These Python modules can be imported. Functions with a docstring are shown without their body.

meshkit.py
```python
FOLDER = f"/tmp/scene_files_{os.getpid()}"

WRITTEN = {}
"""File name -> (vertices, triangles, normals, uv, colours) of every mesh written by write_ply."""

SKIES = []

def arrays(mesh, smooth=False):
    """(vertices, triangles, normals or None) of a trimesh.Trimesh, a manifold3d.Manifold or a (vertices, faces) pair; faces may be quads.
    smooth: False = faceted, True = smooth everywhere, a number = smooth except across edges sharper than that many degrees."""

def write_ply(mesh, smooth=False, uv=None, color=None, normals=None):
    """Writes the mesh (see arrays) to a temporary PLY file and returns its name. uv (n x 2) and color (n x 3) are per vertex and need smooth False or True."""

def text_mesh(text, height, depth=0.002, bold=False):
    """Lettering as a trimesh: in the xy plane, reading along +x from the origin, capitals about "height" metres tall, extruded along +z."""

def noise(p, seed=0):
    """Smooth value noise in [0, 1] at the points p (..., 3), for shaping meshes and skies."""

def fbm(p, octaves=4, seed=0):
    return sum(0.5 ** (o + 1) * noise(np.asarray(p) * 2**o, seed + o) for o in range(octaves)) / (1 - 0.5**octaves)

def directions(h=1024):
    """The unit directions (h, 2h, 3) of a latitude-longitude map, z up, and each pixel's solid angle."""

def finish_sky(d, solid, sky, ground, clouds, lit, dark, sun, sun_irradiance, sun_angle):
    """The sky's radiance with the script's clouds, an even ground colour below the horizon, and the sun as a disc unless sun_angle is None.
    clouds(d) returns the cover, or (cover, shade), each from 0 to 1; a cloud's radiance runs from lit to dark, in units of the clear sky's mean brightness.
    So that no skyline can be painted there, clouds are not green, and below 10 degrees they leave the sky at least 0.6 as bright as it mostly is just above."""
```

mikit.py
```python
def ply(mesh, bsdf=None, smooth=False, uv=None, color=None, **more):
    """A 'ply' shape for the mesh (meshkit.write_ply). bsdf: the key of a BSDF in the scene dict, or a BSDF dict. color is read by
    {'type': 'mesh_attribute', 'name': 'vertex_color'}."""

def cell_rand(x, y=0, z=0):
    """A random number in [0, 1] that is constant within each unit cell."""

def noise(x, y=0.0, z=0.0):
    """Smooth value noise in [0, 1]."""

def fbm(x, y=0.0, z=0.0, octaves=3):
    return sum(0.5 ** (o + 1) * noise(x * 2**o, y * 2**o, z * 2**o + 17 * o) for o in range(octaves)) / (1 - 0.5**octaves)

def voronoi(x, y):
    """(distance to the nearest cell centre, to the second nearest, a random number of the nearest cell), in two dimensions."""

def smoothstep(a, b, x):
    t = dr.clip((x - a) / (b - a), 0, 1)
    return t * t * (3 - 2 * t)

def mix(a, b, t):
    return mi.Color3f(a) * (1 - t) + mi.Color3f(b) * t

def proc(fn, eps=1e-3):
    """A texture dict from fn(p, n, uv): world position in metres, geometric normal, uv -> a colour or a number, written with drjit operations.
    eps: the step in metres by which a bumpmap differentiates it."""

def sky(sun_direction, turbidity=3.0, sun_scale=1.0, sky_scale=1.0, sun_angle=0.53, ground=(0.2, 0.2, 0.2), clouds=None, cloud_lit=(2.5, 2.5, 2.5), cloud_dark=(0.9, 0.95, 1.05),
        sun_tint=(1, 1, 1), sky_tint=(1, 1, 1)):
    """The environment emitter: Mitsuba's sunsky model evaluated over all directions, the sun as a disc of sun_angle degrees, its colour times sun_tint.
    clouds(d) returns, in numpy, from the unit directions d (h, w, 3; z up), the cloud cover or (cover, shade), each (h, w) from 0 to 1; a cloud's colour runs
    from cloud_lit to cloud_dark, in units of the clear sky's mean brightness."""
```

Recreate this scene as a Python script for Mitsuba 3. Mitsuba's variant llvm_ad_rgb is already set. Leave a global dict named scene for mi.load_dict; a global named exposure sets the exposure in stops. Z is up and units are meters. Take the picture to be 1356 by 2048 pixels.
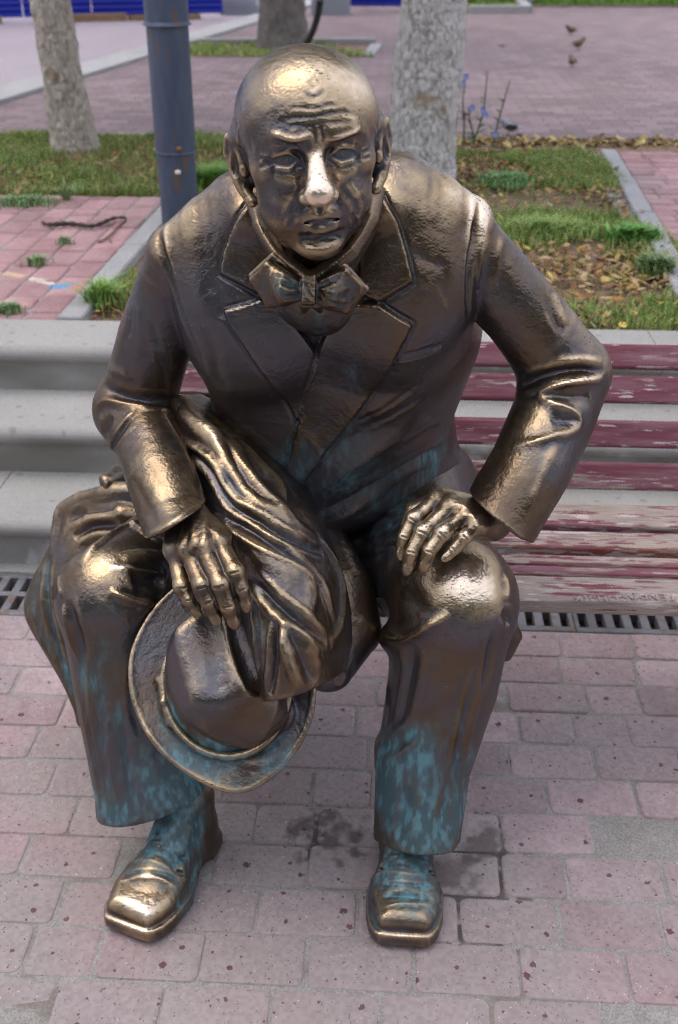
import math, random
import numpy as np, trimesh, manifold3d as m3
import mitsuba as mi, drjit as dr, mikit, meshkit
from mikit import noise, fbm, voronoi, cell_rand, smoothstep, mix
from scipy.spatial import cKDTree
from scipy.interpolate import RectBivariateSpline, CubicSpline
from scipy.sparse import coo_matrix
from shapely.geometry import Polygon

T = mi.ScalarTransform4f
scene, labels = {}, {}

# ------------------------------------------------------------------ camera, sky, exposure
PITCH, YAW, CZ = math.radians(28.4), math.radians(3.1), 1.58
fwd = np.array([-math.sin(YAW) * math.cos(PITCH), math.cos(YAW) * math.cos(PITCH), -math.sin(PITCH)])
eye = np.array([0.0, 0.0, CZ])
scene['camera'] = {'type': 'thinlens', 'fov_axis': 'y', 'fov': 2 * math.degrees(math.atan(1024 / 2167.0)),
                   'to_world': T().look_at(origin=eye.tolist(), target=(eye + fwd).tolist(), up=[0, 0, 1]),
                   'aperture_radius': 0.0034, 'focus_distance': 1.60, 'near_clip': 0.05, 'far_clip': 200.0}


def overcast(d):
    """An even overcast, brightest overhead as overcast skies are."""
    up = np.clip(d[..., 2], 0, 1)
    return np.ones_like(up), 1 - (1 + 2 * up) / 3


scene['sky'] = mikit.sky((-0.35, 0.05, 0.95), turbidity=4, sun_scale=0.22, sun_angle=45, clouds=overcast,
                         cloud_lit=(2.7, 2.75, 3.15), cloud_dark=(0.55, 0.56, 0.65))
exposure = 2.2

# ------------------------------------------------------------------ helpers
def numbered(name):
    if name not in scene and name not in HOLD:
        return name
    k = 1
    while f'{name}_{k:03d}' in scene or f'{name}_{k:03d}' in HOLD:
        k += 1
    return f'{name}_{k:03d}'


HOLD = set()


def say(key, label=None, category=None, group=None, kind=None):
    d = {k: v for k, v in dict(label=label, category=category, group=group, kind=kind).items() if v}
    if d:
        labels[key] = {**labels.get(key, {}), **d}


def thing(name, label, category, group=None):
    key = numbered(name)
    HOLD.add(key)
    say(key, label, category, group)
    return key


def add(name, mesh, bsdf, parent=None, smooth=False, label=None, category=None, group=None, kind=None, **kw):
    key = numbered((parent + '__' if parent else '') + name)
    scene[key] = mikit.ply(mesh, bsdf, smooth=smooth, **kw)
    say(key, label, category, group, kind)
    return key


def place(name, shape, parent=None, label=None, category=None, group=None, kind=None, to_world=None):
    key = numbered((parent + '__' if parent else '') + name)
    scene[key] = {**shape, 'to_world': to_world} if to_world is not None else dict(shape)
    say(key, label, category, group, kind)
    return key


def box(x0, x1, y0, y1, z0, z1, c=0.0):
    """A box with its long edges chamfered by c."""
    if c <= 0:
        b = trimesh.creation.box((x1 - x0, y1 - y0, z1 - z0))
        b.apply_translation([(x0 + x1) / 2, (y0 + y1) / 2, (z0 + z1) / 2])
        return b
    pts = []
    for a in (0, 1, 2):
        lo, hi = np.array([x0, y0, z0], float) + c, np.array([x1, y1, z1], float) - c
        lo[a] -= c
        hi[a] += c
        pts += [[(lo, hi)[i][0], (lo, hi)[j][1], (lo, hi)[k][2]] for i in (0, 1) for j in (0, 1) for k in (0, 1)]
    return trimesh.Trimesh(*hull(pts), process=False)


def hull(pts):
    h = m3.Manifold.hull_points(np.asarray(pts, np.float32).tolist()).to_mesh()
    return np.array(h.vert_properties[:, :3], float), np.array(h.tri_verts)


def tube(pts, radii, n=10, cap=True):
    pts = np.asarray(pts, float)
    radii = np.broadcast_to(np.asarray(radii, float), len(pts))
    tan = np.gradient(pts, axis=0)
    tan /= np.linalg.norm(tan, axis=1, keepdims=True) + 1e-12
    ref = np.array([0.0, 0, 1]) if abs(tan[0][2]) < 0.9 else np.array([1.0, 0, 0])
    V = []
    for p, t, r in zip(pts, tan, radii):
        a = np.cross(t, ref)
        a /= np.linalg.norm(a) + 1e-12
        b = np.cross(t, a)
        ref = np.cross(a, t)
        w = np.arange(n) * 2 * math.pi / n
        V.append(p + r * (np.cos(w)[:, None] * a + np.sin(w)[:, None] * b))
    V = np.vstack(V)
    Fc = []
    for i in range(len(pts) - 1):
        for j in range(n):
            k = (j + 1) % n
            Fc += [[i * n + j, i * n + k, (i + 1) * n + k], [i * n + j, (i + 1) * n + k, (i + 1) * n + j]]
    if cap:
        for base, flip in ((0, 1), ((len(pts) - 1) * n, 0)):
            c = len(V)
            V = np.vstack([V, V[base:base + n].mean(0)])
            for j in range(n):
                k = (j + 1) % n
                Fc.append([c, base + k, base + j] if not flip else [c, base + j, base + k])
    return trimesh.Trimesh(V, np.array(Fc)[:, ::-1], process=False)


def join(*ms):
    return trimesh.util.concatenate([m for m in ms])


# ------------------------------------------------------------------ materials
def bsdf(name, color, rough=0.7, metallic=0.0, bump=None, bump_scale=1.0, spec=0.5, eps=1e-3, **more):
    tex = lambda c: mikit.proc(c, eps) if callable(c) else ({'type': 'rgb', 'value': list(c)} if isinstance(c, (tuple, list)) else c)
    b = {'type': 'principled', 'base_color': tex(color), 'roughness': tex(rough), 'metallic': tex(metallic), 'specular': spec, **more}
    if bump is not None:
        b = {'type': 'bumpmap', 'arbitrary': mikit.proc(bump, eps), 'scale': bump_scale, 'bsdf': b}
    scene[name] = {'type': 'twosided', 'bsdf': b}


def splats(p, freq, r0, r1, seed, keep=1.0):
    """Ragged round spots scattered on a horizontal surface: 1 inside."""
    x, y = p.x * freq + seed, p.y * freq + seed * 1.7
    cx, cy = dr.floor(x), dr.floor(y)
    ox, oy = 0.25 + 0.5 * cell_rand(cx, cy, 5 + seed), 0.25 + 0.5 * cell_rand(cx, cy, 6 + seed)
    dx, dy = x - cx - ox, y - cy - oy
    rr = (r0 + (r1 - r0) * dr.square(cell_rand(cx, cy, 7 + seed))) * freq
    wob = 0.55 + 0.9 * noise(p.x * 330, p.y * 330, seed)
    d = dr.sqrt(dx * dx + dy * dy)
    return smoothstep(1.0, 0.75, d / (rr * wob)) * dr.select(cell_rand(cx, cy, 8 + seed) < keep, 1.0, 0.0)


def paver_color(p, n, uv):
    big = fbm(p.x * 2.3, p.y * 2.3, 3.0)
    mid = fbm(p.x * 24, p.y * 24, 5.0)
    # each paver its own tone
    tone = uv.x
    c = mix((0.315, 0.238, 0.248), (0.42, 0.34, 0.355), mid)
    c = c * (0.78 + 0.38 * tone)
    c = mix(c, mi.Color3f(0.315, 0.208, 0.22), smoothstep(0.45, 0.7, fbm(p.x * 1.7 + 5, p.y * 1.7, 2.0)) * 0.6)
    c = mix(c, mi.Color3f(0.31, 0.27, 0.275), smoothstep(0.35, 0.75, fbm(p.x * 6 + 9, p.y * 6, 1.0)) * 0.55)
    # grey film of sand over some of the stones
    c = mix(c, mi.Color3f(0.30, 0.275, 0.27), smoothstep(0.48, 0.68, big) * 0.65)
    # aggregate
    sp = noise(p.x * 300, p.y * 300, 0.5)
    keep = 0.35 + 0.65 * smoothstep(0.35, 0.6, fbm(p.x * 5, p.y * 5, 8.0))
    c = mix(c, mi.Color3f(0.72, 0.70, 0.71), smoothstep(0.80, 0.88, sp) * keep)
    c = mix(c, mi.Color3f(0.10, 0.10, 0.13), smoothstep(0.87, 0.92, noise(p.x * 300 + 40, p.y * 300, 9.0)) * 0.7)
    c = c * (0.88 + 0.24 * noise(p.x * 150, p.y * 150, 2.0))
    # trodden berries
    c = mix(c, mi.Color3f(0.10, 0.028, 0.034), splats(p, 9.0, 0.0018, 0.0085, 3, 0.75) * 0.85)
    c = mix(c, mi.Color3f(0.11, 0.032, 0.04), splats(p, 13.0, 0.0016, 0.0065, 17, 0.5) * 0.8)
    c = mix(c, mi.Color3f(0.13, 0.05, 0.06), splats(p, 23.0, 0.0008, 0.0035, 7, 0.5) * 0.8)
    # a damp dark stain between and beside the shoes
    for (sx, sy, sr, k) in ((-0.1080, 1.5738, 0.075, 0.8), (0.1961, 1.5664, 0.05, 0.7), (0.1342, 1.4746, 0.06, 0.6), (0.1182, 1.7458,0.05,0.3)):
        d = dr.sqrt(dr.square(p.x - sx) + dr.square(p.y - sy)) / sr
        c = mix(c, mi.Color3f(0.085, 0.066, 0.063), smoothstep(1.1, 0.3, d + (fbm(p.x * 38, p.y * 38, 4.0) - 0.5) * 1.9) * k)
    return c


bsdf('paver_mat', paver_color, 0.72, bump=lambda p, n, uv: noise(p.x * 260, p.y * 260, p.z * 260) + 2 * fbm(p.x * 60, p.y * 60, p.z * 60), bump_scale=0.0009, spec=0.35)


def sand_color(p, n, uv):
    c = mix((0.235, 0.225, 0.215), (0.335, 0.325, 0.315), fbm(p.x * 30, p.y * 30, 0.0))
    c = c * (0.75 + 0.5 * noise(p.x * 400, p.y * 400, 0.0))
    c = mix(c, mi.Color3f(0.16, 0.13, 0.11), smoothstep(0.6, 0.8, fbm(p.x * 11, p.y * 11, 3.0)) * 0.6)
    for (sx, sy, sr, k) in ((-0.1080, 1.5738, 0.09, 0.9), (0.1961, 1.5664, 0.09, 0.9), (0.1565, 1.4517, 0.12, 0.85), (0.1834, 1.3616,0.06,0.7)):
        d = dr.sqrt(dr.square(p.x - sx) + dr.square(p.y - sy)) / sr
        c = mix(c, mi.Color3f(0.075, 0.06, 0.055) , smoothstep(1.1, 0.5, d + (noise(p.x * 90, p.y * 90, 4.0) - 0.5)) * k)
    return c


bsdf('sand_mat', sand_color, 0.95, bump=lambda p, n, uv: noise(p.x * 300, p.y * 300, p.z * 300), bump_scale=0.0012, spec=0.2)


def step_color(p, n, uv):
    c = mix((0.27, 0.272, 0.262), (0.36, 0.36, 0.35), fbm(p.x * 3, p.y * 3, p.z * 3))
    c = c * (0.9 + 0.2 * noise(p.x * 220, p.y * 220, p.z * 220))
    side = smoothstep(0.35, 0.0, n.z)
    # dust, grime and lime on the risers
    c = mix(c, mi.Color3f(0.17, 0.165, 0.14), side * smoothstep(0.2, 0.75, fbm(p.x * 4, p.z * 11, 7.0)) * 0.75)
    c = mix(c, mi.Color3f(0.55, 0.55, 0.56), side * smoothstep(0.6, 0.8, fbm(p.x * 13, p.z * 7, 2.0)) * 0.5)
    sp = splats(p, 13.0, 0.002, 0.012, 11, 0.55)
    c = mix(c, mi.Color3f(0.19, 0.18, 0.165), sp * (1 - side) * 0.6)
    return c


bsdf('step_mat', step_color, 0.8, bump=lambda p, n, uv: noise(p.x * 250, p.y * 250, p.z * 250) + fbm(p.x * 40, p.y * 40, p.z * 40), bump_scale=0.0008, spec=0.3)


def kerb_color(p, n, uv):
    c = mix((0.25, 0.255, 0.26), (0.36, 0.365, 0.375), fbm(p.x * 7, p.y * 7, p.z * 7))
    return c * (0.85 + 0.3 * noise(p.x * 140, p.y * 140, p.z * 140))


bsdf('kerb_mat', kerb_color, 0.85, spec=0.3)


def red_paver_color(p, n, uv):
    c = mix((0.30, 0.175, 0.185), (0.42, 0.28, 0.29), fbm(p.x * 9, p.y * 9, 0.0))
    c = c * (0.82 + 0.36 * uv.x) * (0.88 + 0.24 * noise(p.x * 130, p.y * 130, 0.0))
    c = mix(c, mi.Color3f(0.30, 0.27, 0.26), smoothstep(0.5, 0.75, fbm(p.x * 2.7, p.y * 2.7, 5.0)) * 0.5)
    # a splash of blue, white and red paint across the stones
    for (a0, b0, a1, b1, r, col) in ((-1.2118, 3.7261, -1.1653, 3.7347, 0.03, (0.05, 0.28, 0.55)), (-1.3273, 3.8072, -1.2456, 3.7613, 0.02, (0.62, 0.58, 0.5)), (-1.1442, 3.7236, -1.1248, 3.7186, 0.025, (0.62, 0.16, 0.17)), (-1.4603, 3.8843, -1.3812, 3.8428, 0.02, (0.55, 0.4, 0.28))):
        abx, aby = a1 - a0, b1 - b0
        t = dr.clip(((p.x - a0) * abx + (p.y - b0) * aby) / (abx * abx + aby * aby), 0, 1)
        d = dr.sqrt(dr.square(p.x - a0 - t * abx) + dr.square(p.y - b0 - t * aby)) / r
        c = mix(c, mi.Color3f(*col), smoothstep(1.1, 0.7, d + (noise(p.x * 120, p.y * 120, 1.0) - 0.5) * 0.8) * 0.8)
    return c


bsdf('red_paver_mat', red_paver_color, 0.85, spec=0.25)


def plaza_color(p, n, uv):
    """Small far pavers: joints and tones, too far to pick apart."""
    row = dr.floor(p.y / 0.11)
    x = p.x / 0.21 + 0.5 * (row - 2 * dr.floor(row / 2))
    fx, fy = x - dr.floor(x), p.y / 0.11 - row
    ex = dr.minimum(fx, 1 - fx) * 0.21
    ey = dr.minimum(fy, 1 - fy) * 0.11
    joint = smoothstep(0.012, 0.004, dr.minimum(ex, ey))
    c = mix((0.160, 0.120, 0.133), (0.215, 0.166, 0.180), fbm(p.x * 1.3, p.y * 1.3, 0.0))
    c = c * (0.74 + 0.52 * cell_rand(dr.floor(x), row, 3))
    c = mix(c, mi.Color3f(0.10, 0.075, 0.08), joint * 0.8)
    dark = smoothstep(0.5, 0.8, noise(dr.floor(x) * 0.5, row * 0.4, 4.0)) * smoothstep(0.55, 0.9, cell_rand(dr.floor(x), row, 9))
    c = mix(c, mi.Color3f(0.13, 0.10, 0.10), dark * smoothstep(0.02, 0.008, dr.minimum(ex, ey)))
    return c


bsdf('plaza_mat', plaza_color, 0.7, spec=0.4)


def road_color(p, n, uv):
    c = mix((0.265, 0.235, 0.265), (0.33, 0.295, 0.325), fbm(p.x * 1.1, p.y * 0.6, 0.0))
    return c * (0.9 + 0.2 * noise(p.x * 60, p.y * 60, 0.0))


bsdf('road_mat', road_color, 0.75, spec=0.3)


def soil_color(p, n, uv):
    c = mix((0.13, 0.088, 0.062), (0.25, 0.18, 0.135), fbm(p.x * 14, p.y * 14, 0.0, 4))
    return c * (0.7 + 0.6 * noise(p.x * 120, p.y * 120, 0.0))


bsdf('soil_mat', soil_color, 0.95, spec=0.1)


def vcol(name, rough=0.6, diff=0.6, **kw):
    scene[name] = {'type': 'twosided', 'bsdf': {'type': 'principled', 'base_color': {'type': 'mesh_attribute', 'name': 'vertex_color'}, 'roughness': rough, 'specular': 0.3, **kw}}


vcol('grass_mat', 0.55)
vcol('leaf_mat', 0.7)


def bench_color(p, n, uv):
    """Worn wine-red paint over greyed wood; uv.x tells how worn the slat is."""
    g = fbm(p.x * 5, p.y * 130, p.z * 130, 4)
    fine = fbm(p.x * 26, p.y * 420, p.z * 420, 3)
    paint = mix((0.125, 0.030, 0.048), (0.20, 0.062, 0.090), fbm(p.x * 4, p.y * 20, p.z * 20))
    paint = mix(paint, mi.Color3f(0.27, 0.15, 0.185), smoothstep(0.35, 0.75, fbm(p.x * 9, p.y * 60, p.z * 60)) * 0.55)
    wood = mix((0.20, 0.16, 0.15), (0.42, 0.36, 0.32), fine)
    front = smoothstep(0.45, 0.75, -n.y) * smoothstep(0.58, 0.66, uv.x)
    rust = mix((0.13, 0.028, 0.02), (0.24, 0.075, 0.03), fbm(p.x * 12, p.z * 80, 1.0))
    flake = fbm(p.x * 30, p.y * 160, p.z * 160, 4)
    worn = smoothstep(0.50, 0.56, g * 0.30 + flake * 0.35 + fbm(p.x * 2.6, p.y * 14, p.z * 14) * 0.35 + (uv.x - 0.5) * 0.55)
    c = mix(paint, wood, worn)
    c = mix(c, mi.Color3f(0.55, 0.50, 0.50), smoothstep(0.64, 0.68, fbm(p.x * 22 + 3, p.y * 120, p.z * 120, 4)) * smoothstep(0.4, 0.6, fbm(p.x * 5, p.y * 20, p.z * 20)) * 0.75)
    c = mix(c, rust, front * smoothstep(0.36, 0.5, 1 - worn * 0.7 + (noise(p.x * 9, 0, 3.0) - 0.5) * 0.5) * 0.85)
    return c * (0.85 + 0.3 * fine)


bsdf('bench_mat', bench_color, 0.55, bump=lambda p, n, uv: fbm(p.x * 14, p.y * 330, p.z * 330), bump_scale=0.0012, spec=0.4)
bsdf('bench_iron', (0.05, 0.045, 0.045), 0.5, 0.6)


def grate_color(p, n, uv):
    c = mix((0.115, 0.12, 0.14), (0.24, 0.245, 0.27), fbm(p.x * 16, p.y * 16, p.z * 16))
    c = mix(c, mi.Color3f(0.2, 0.12, 0.08), smoothstep(0.55, 0.8, fbm(p.x * 40, p.y * 40, 2.0)) * 0.65)
    return c


bsdf('grate_mat', grate_color, 0.55, 0.4, bump=lambda p, n, uv: noise(p.x * 200, p.y * 200, p.z * 200), bump_scale=0.001)


def bark_color(p, n, uv):
    v = dr.abs(fbm(p.x * 62, p.y * 62, p.z * 24, 3) - 0.5) * 2
    c = mix((0.24, 0.23, 0.22), (0.62, 0.61, 0.60), smoothstep(0.0, 0.16, v))
    c = c * (0.72 + 0.56 * fbm(p.x * 50, p.y * 50, p.z * 22, 3))
    c = mix(c, mi.Color3f(0.27, 0.18, 0.10), smoothstep(0.66, 0.8, fbm(p.x * 10, p.y * 10, p.z * 7 + 5)) * 0.7)
    return c


BARKBUMP = lambda p, n, uv: dr.abs(fbm(p.x * 62, p.y * 62, p.z * 24, 3) - 0.5) * 2 + 1.5 * fbm(p.x * 50, p.y * 50, p.z * 22, 3)
bsdf('bark_mat', bark_color, 0.9, bump=BARKBUMP, bump_scale=0.012, spec=0.15)
bsdf('bark_brown', lambda p, n, uv: bark_color(p, n, uv) * mi.Color3f(0.92, 0.85, 0.76), 0.9, bump=BARKBUMP, bump_scale=0.012, spec=0.15)
bsdf('bark_dark', lambda p, n, uv: bark_color(p, n, uv) * mi.Color3f(0.34, 0.32, 0.31), 0.9, bump=BARKBUMP, bump_scale=0.012, spec=0.15)


def post_color(p, n, uv):
    c = mix((0.043, 0.063, 0.108), (0.075, 0.102, 0.158), fbm(p.x * 40, p.y * 22, p.z * 8))
    c = mix(c, mi.Color3f(0.14, 0.075, 0.035), smoothstep(0.62, 0.72, fbm(p.x * 34, p.y * 34, p.z * 6 + 3)) * 0.7)
    return c


bsdf('post_mat', post_color, 0.5, bump=lambda p, n, uv: fbm(p.x * 90, p.y * 90, p.z * 90), bump_scale=0.0015, spec=0.5)
bsdf('white_mat', (0.75, 0.75, 0.74), 0.7)
bsdf('rusty', (0.20, 0.11, 0.05), 0.7)
bsdf('blue_panel', lambda p, n, uv: mix((0.012, 0.022, 0.30), (0.02, 0.04, 0.42), fbm(p.x * 1.5, 0, p.z * 4)), 0.45)
bsdf('grey_metal', (0.23, 0.25, 0.29), 0.5)
bsdf('pale_metal', (0.36, 0.38, 0.42), 0.5)
bsdf('pallet_wood', lambda p, n, uv: mix((0.15, 0.09, 0.05), (0.30, 0.2, 0.12), fbm(p.x * 8, p.y * 8, p.z * 30)), 0.85)
bsdf('dark_twig', (0.045, 0.038, 0.035), 0.85)
bsdf('brown_twig', (0.16, 0.09, 0.06), 0.85)
bsdf('black_hose', (0.03, 0.028, 0.028), 0.5)
bsdf('spray_pink', (0.75, 0.08, 0.36), 0.6)
bsdf('ink_mat', (0.31, 0.26, 0.27), 0.8)
bsdf('bird_brown', lambda p, n, uv: mix((0.06, 0.045, 0.03), (0.17, 0.12, 0.08), noise(p.x * 60, p.y * 60, p.z * 60)), 0.8)
bsdf('bird_grey', lambda p, n, uv: mix((0.20, 0.225, 0.28), (0.34, 0.37, 0.43), noise(p.x * 60, p.y * 60, p.z * 60)), 0.8)
bsdf('bird_dark', (0.03, 0.03, 0.035), 0.6)
bsdf('stem_green', (0.07, 0.12, 0.045), 0.6)
bsdf('chicory_blue', (0.30, 0.36, 0.80), 0.6)
bsdf('rotten_leaf', (0.42, 0.34, 0.12), 0.7)

# ------------------------------------------------------------------ lower pavement
R = random.Random(4)
RN = np.random.default_rng(11)
PW, PH, GAP = 0.183, 0.1085, 0.0045


def paver_mesh(w, d, tone, corner=0.016, ch=0.006, h=0.03):
    """A tumbled paver, its top at z = 0: clipped corners, worn upper edge."""
    def ring(ins, z):
        a, b = w / 2 - ins, d / 2 - ins
        out = []
        for sx, sy in ((1, 1), (-1, 1), (-1, -1), (1, -1)):
            c1 = corner * (0.7 + 0.6 * R.random())
            q = [(sx * a, sy * (b - c1)), (sx * (a - c1 * 0.3), sy * (b - c1 * 0.3)), (sx * (a - c1), sy * b)]
            out += q if sx * sy > 0 else q[::-1]
        return [(x, y, z) for x, y in out]
    st = R.getstate()
    V = []
    for ins, z in ((0.0, -h), (0.0, -ch), (ch * 0.45, -ch * 0.28), (ch * 1.6, 0.0)):
        R.setstate(st)
        V += ring(ins, z)
    n = 12
    Fc = []
    for k in range(3):
        for j in range(n):
            i2 = (j + 1) % n
            Fc += [[k * n + j, k * n + i2, (k + 1) * n + i2], [k * n + j, (k + 1) * n + i2, (k + 1) * n + j]]
    for j in range(1, n - 1):
        Fc.append([3 * n, 3 * n + j, 3 * n + j + 1])
    return trimesh.Trimesh(np.array(V), np.array(Fc), process=False)


def lay(rows, parent, mat, z, most, corner, ch, inside, vis):
    """rows: (y centre, depth, [(x centre, width)]). Visible stones become parts, the others one stuff part."""
    bank, rest = {}, []
    count = 0
    cand = []
    for (yc, dp, xs) in rows:
        for (xc, w) in xs:
            if inside(xc, yc):
                cand.append((xc, yc, w, dp))
    cand.sort(key=lambda c: (not vis(c[0], c[1]), c[1]))
    for (xc, yc, w, dp) in cand:
        tone = R.random()
        key = (round(w, 2), round(dp, 3), int(tone * 6))
        if key not in bank:
            m = paver_mesh(w - GAP, dp - GAP, tone, corner, ch)
            bank[key] = (m, mikit.ply(m, mat, smooth=28 if False else False, uv=np.full((len(m.vertices), 2), 0) + [[(int(tone * 6) + 0.5) / 6, 0.0]] + np.random.default_rng(3).uniform(0, 1e-3, (len(m.vertices), 2))))
        dz, rx, ry, rz = R.gauss(0, 0.0016), R.gauss(0, 0.5), R.gauss(0, 0.25), R.gauss(0, 0.35)
        tw = T().translate([xc + R.gauss(0, 0.0012), yc + R.gauss(0, 0.0012), z + dz]).rotate([1, 0, 0], rx).rotate([0, 1, 0], ry).rotate([0, 0, 1], rz)
        if vis(xc, yc) and count < most:
            place('paver', bank[key][1], parent, to_world=tw)
            count += 1
        else:
            m = bank[key][0].copy()
            m.apply_transform(np.array(tw.matrix))
            rest.append((m, (int(tone * 6) + 0.5) / 6))
    if rest:
        mm = join(*[m for m, _ in rest])
        uv = np.concatenate([np.full(len(m.vertices), t) for m, t in rest])
        uv = np.stack([uv, np.zeros_like(uv)], 1) + np.random.default_rng(5).uniform(0, 1e-3, (len(uv), 2))
        key = add('paver_field', mm, mat, parent, kind='stuff', uv=uv)


def running(x0, x1, y0, n, pw, ph, mixw, seed, direction=1):
    q = random.Random(seed)
    rows = []
    for i in range(n):
        x, xs = x0 - q.random() * pw, []
        while x < x1:
            w = q.choices([pw, pw * 0.667], [mixw, 1 - mixw])[0]
            xs.append((x + w / 2, w))
            x += w
        rows.append((y0 + direction * (i + 0.5) * ph, ph, xs))
    return rows


GY = 2.312                                   # front edge of the drain grate
def in_view_low(x, y):
    return abs(x + 0.05 * y) < 0.355 * (y * 0.88 + 0.75) + 0.12 and y > 1.08


sand = box(-30, 30, -6, GY - 0.002, -0.3, -0.0030)
add('pavement', sand, 'sand_mat', label='pink grey paved ground with sandy joints in front of the bench', kind='structure')
lay(running(-3.2, 3.2, GY - 0.004, 24, PW, PH, 0.8, 21, -1), 'pavement', 'paver_mat', 0.0, 235, 0.0125, 0.0042, lambda x, y: y > -0.6, in_view_low)

# ------------------------------------------------------------------ drain grate
def grate(x0, x1, double=True):
    """A cast grate: frame, cross bars, a middle rib; real slots above a dark channel."""
    ya, yb = GY, GY + 0.202
    parts = [box(x0, x1, ya, ya + 0.022, -0.03, 0.0, 0.002), box(x0, x1, yb - 0.022, yb, -0.03, 0.0, 0.002), box(x0, x1, (ya + yb) / 2 - 0.010, (ya + yb) / 2 + 0.010, -0.03, -0.0005, 0.002)]
    n = int(round((x1 - x0) / 0.0445))
    for i in range(n + 1):
        xc = x0 + (x1 - x0) * i / n
        a, b = max(x0, xc - 0.0115), min(x1, xc + 0.0115)
        for (p, q) in ((ya + 0.021, (ya + yb) / 2 - 0.009), ((ya + yb) / 2 + 0.009, yb - 0.021)):
            parts.append(box(a, b, p, q, -0.03, -0.001, 0.002))
    return join(*parts)


xs = [-1.69, -1.19, -0.69, -0.19, 0.0 + 0.4808, 0.0 + 0.4808 + 0.5, 0.0 + 0.4808 + 1.0]
names = ['far end of the drain left of the statue', 'dark drain grate at the foot of the steps left of the statue', 'drain grate behind the bronze legs', 'drain grate under the bench beside the bronze knee', 'drain grate under the bench at the right edge', 'drain grate beyond the right edge']
for i in range(6):
    if i in (0, 5):
        continue
    d = thing('drain_grate', ('rusty grey iron ' if i != 1 else 'blue grey iron ') + names[i], 'drain grate')
    add('grate_frame', grate(xs[i] + 0.001, xs[i + 1] - 0.001), 'grate_mat', d)
add('drain_channel', join(box(-3, 3, GY - 0.002, GY + 0.206, -0.2, -0.11), box(-3, 3, GY + 0.203, GY + 0.214, -0.12, -0.004)), 'soil_mat', label='dirt filled channel below the grates', kind='structure')
add('footing', box(-8, 8, GY + 0.2045, 2.56, -0.3, 0.002), 'step_mat', label='concrete strip between the drain and the steps', kind='structure')

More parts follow.
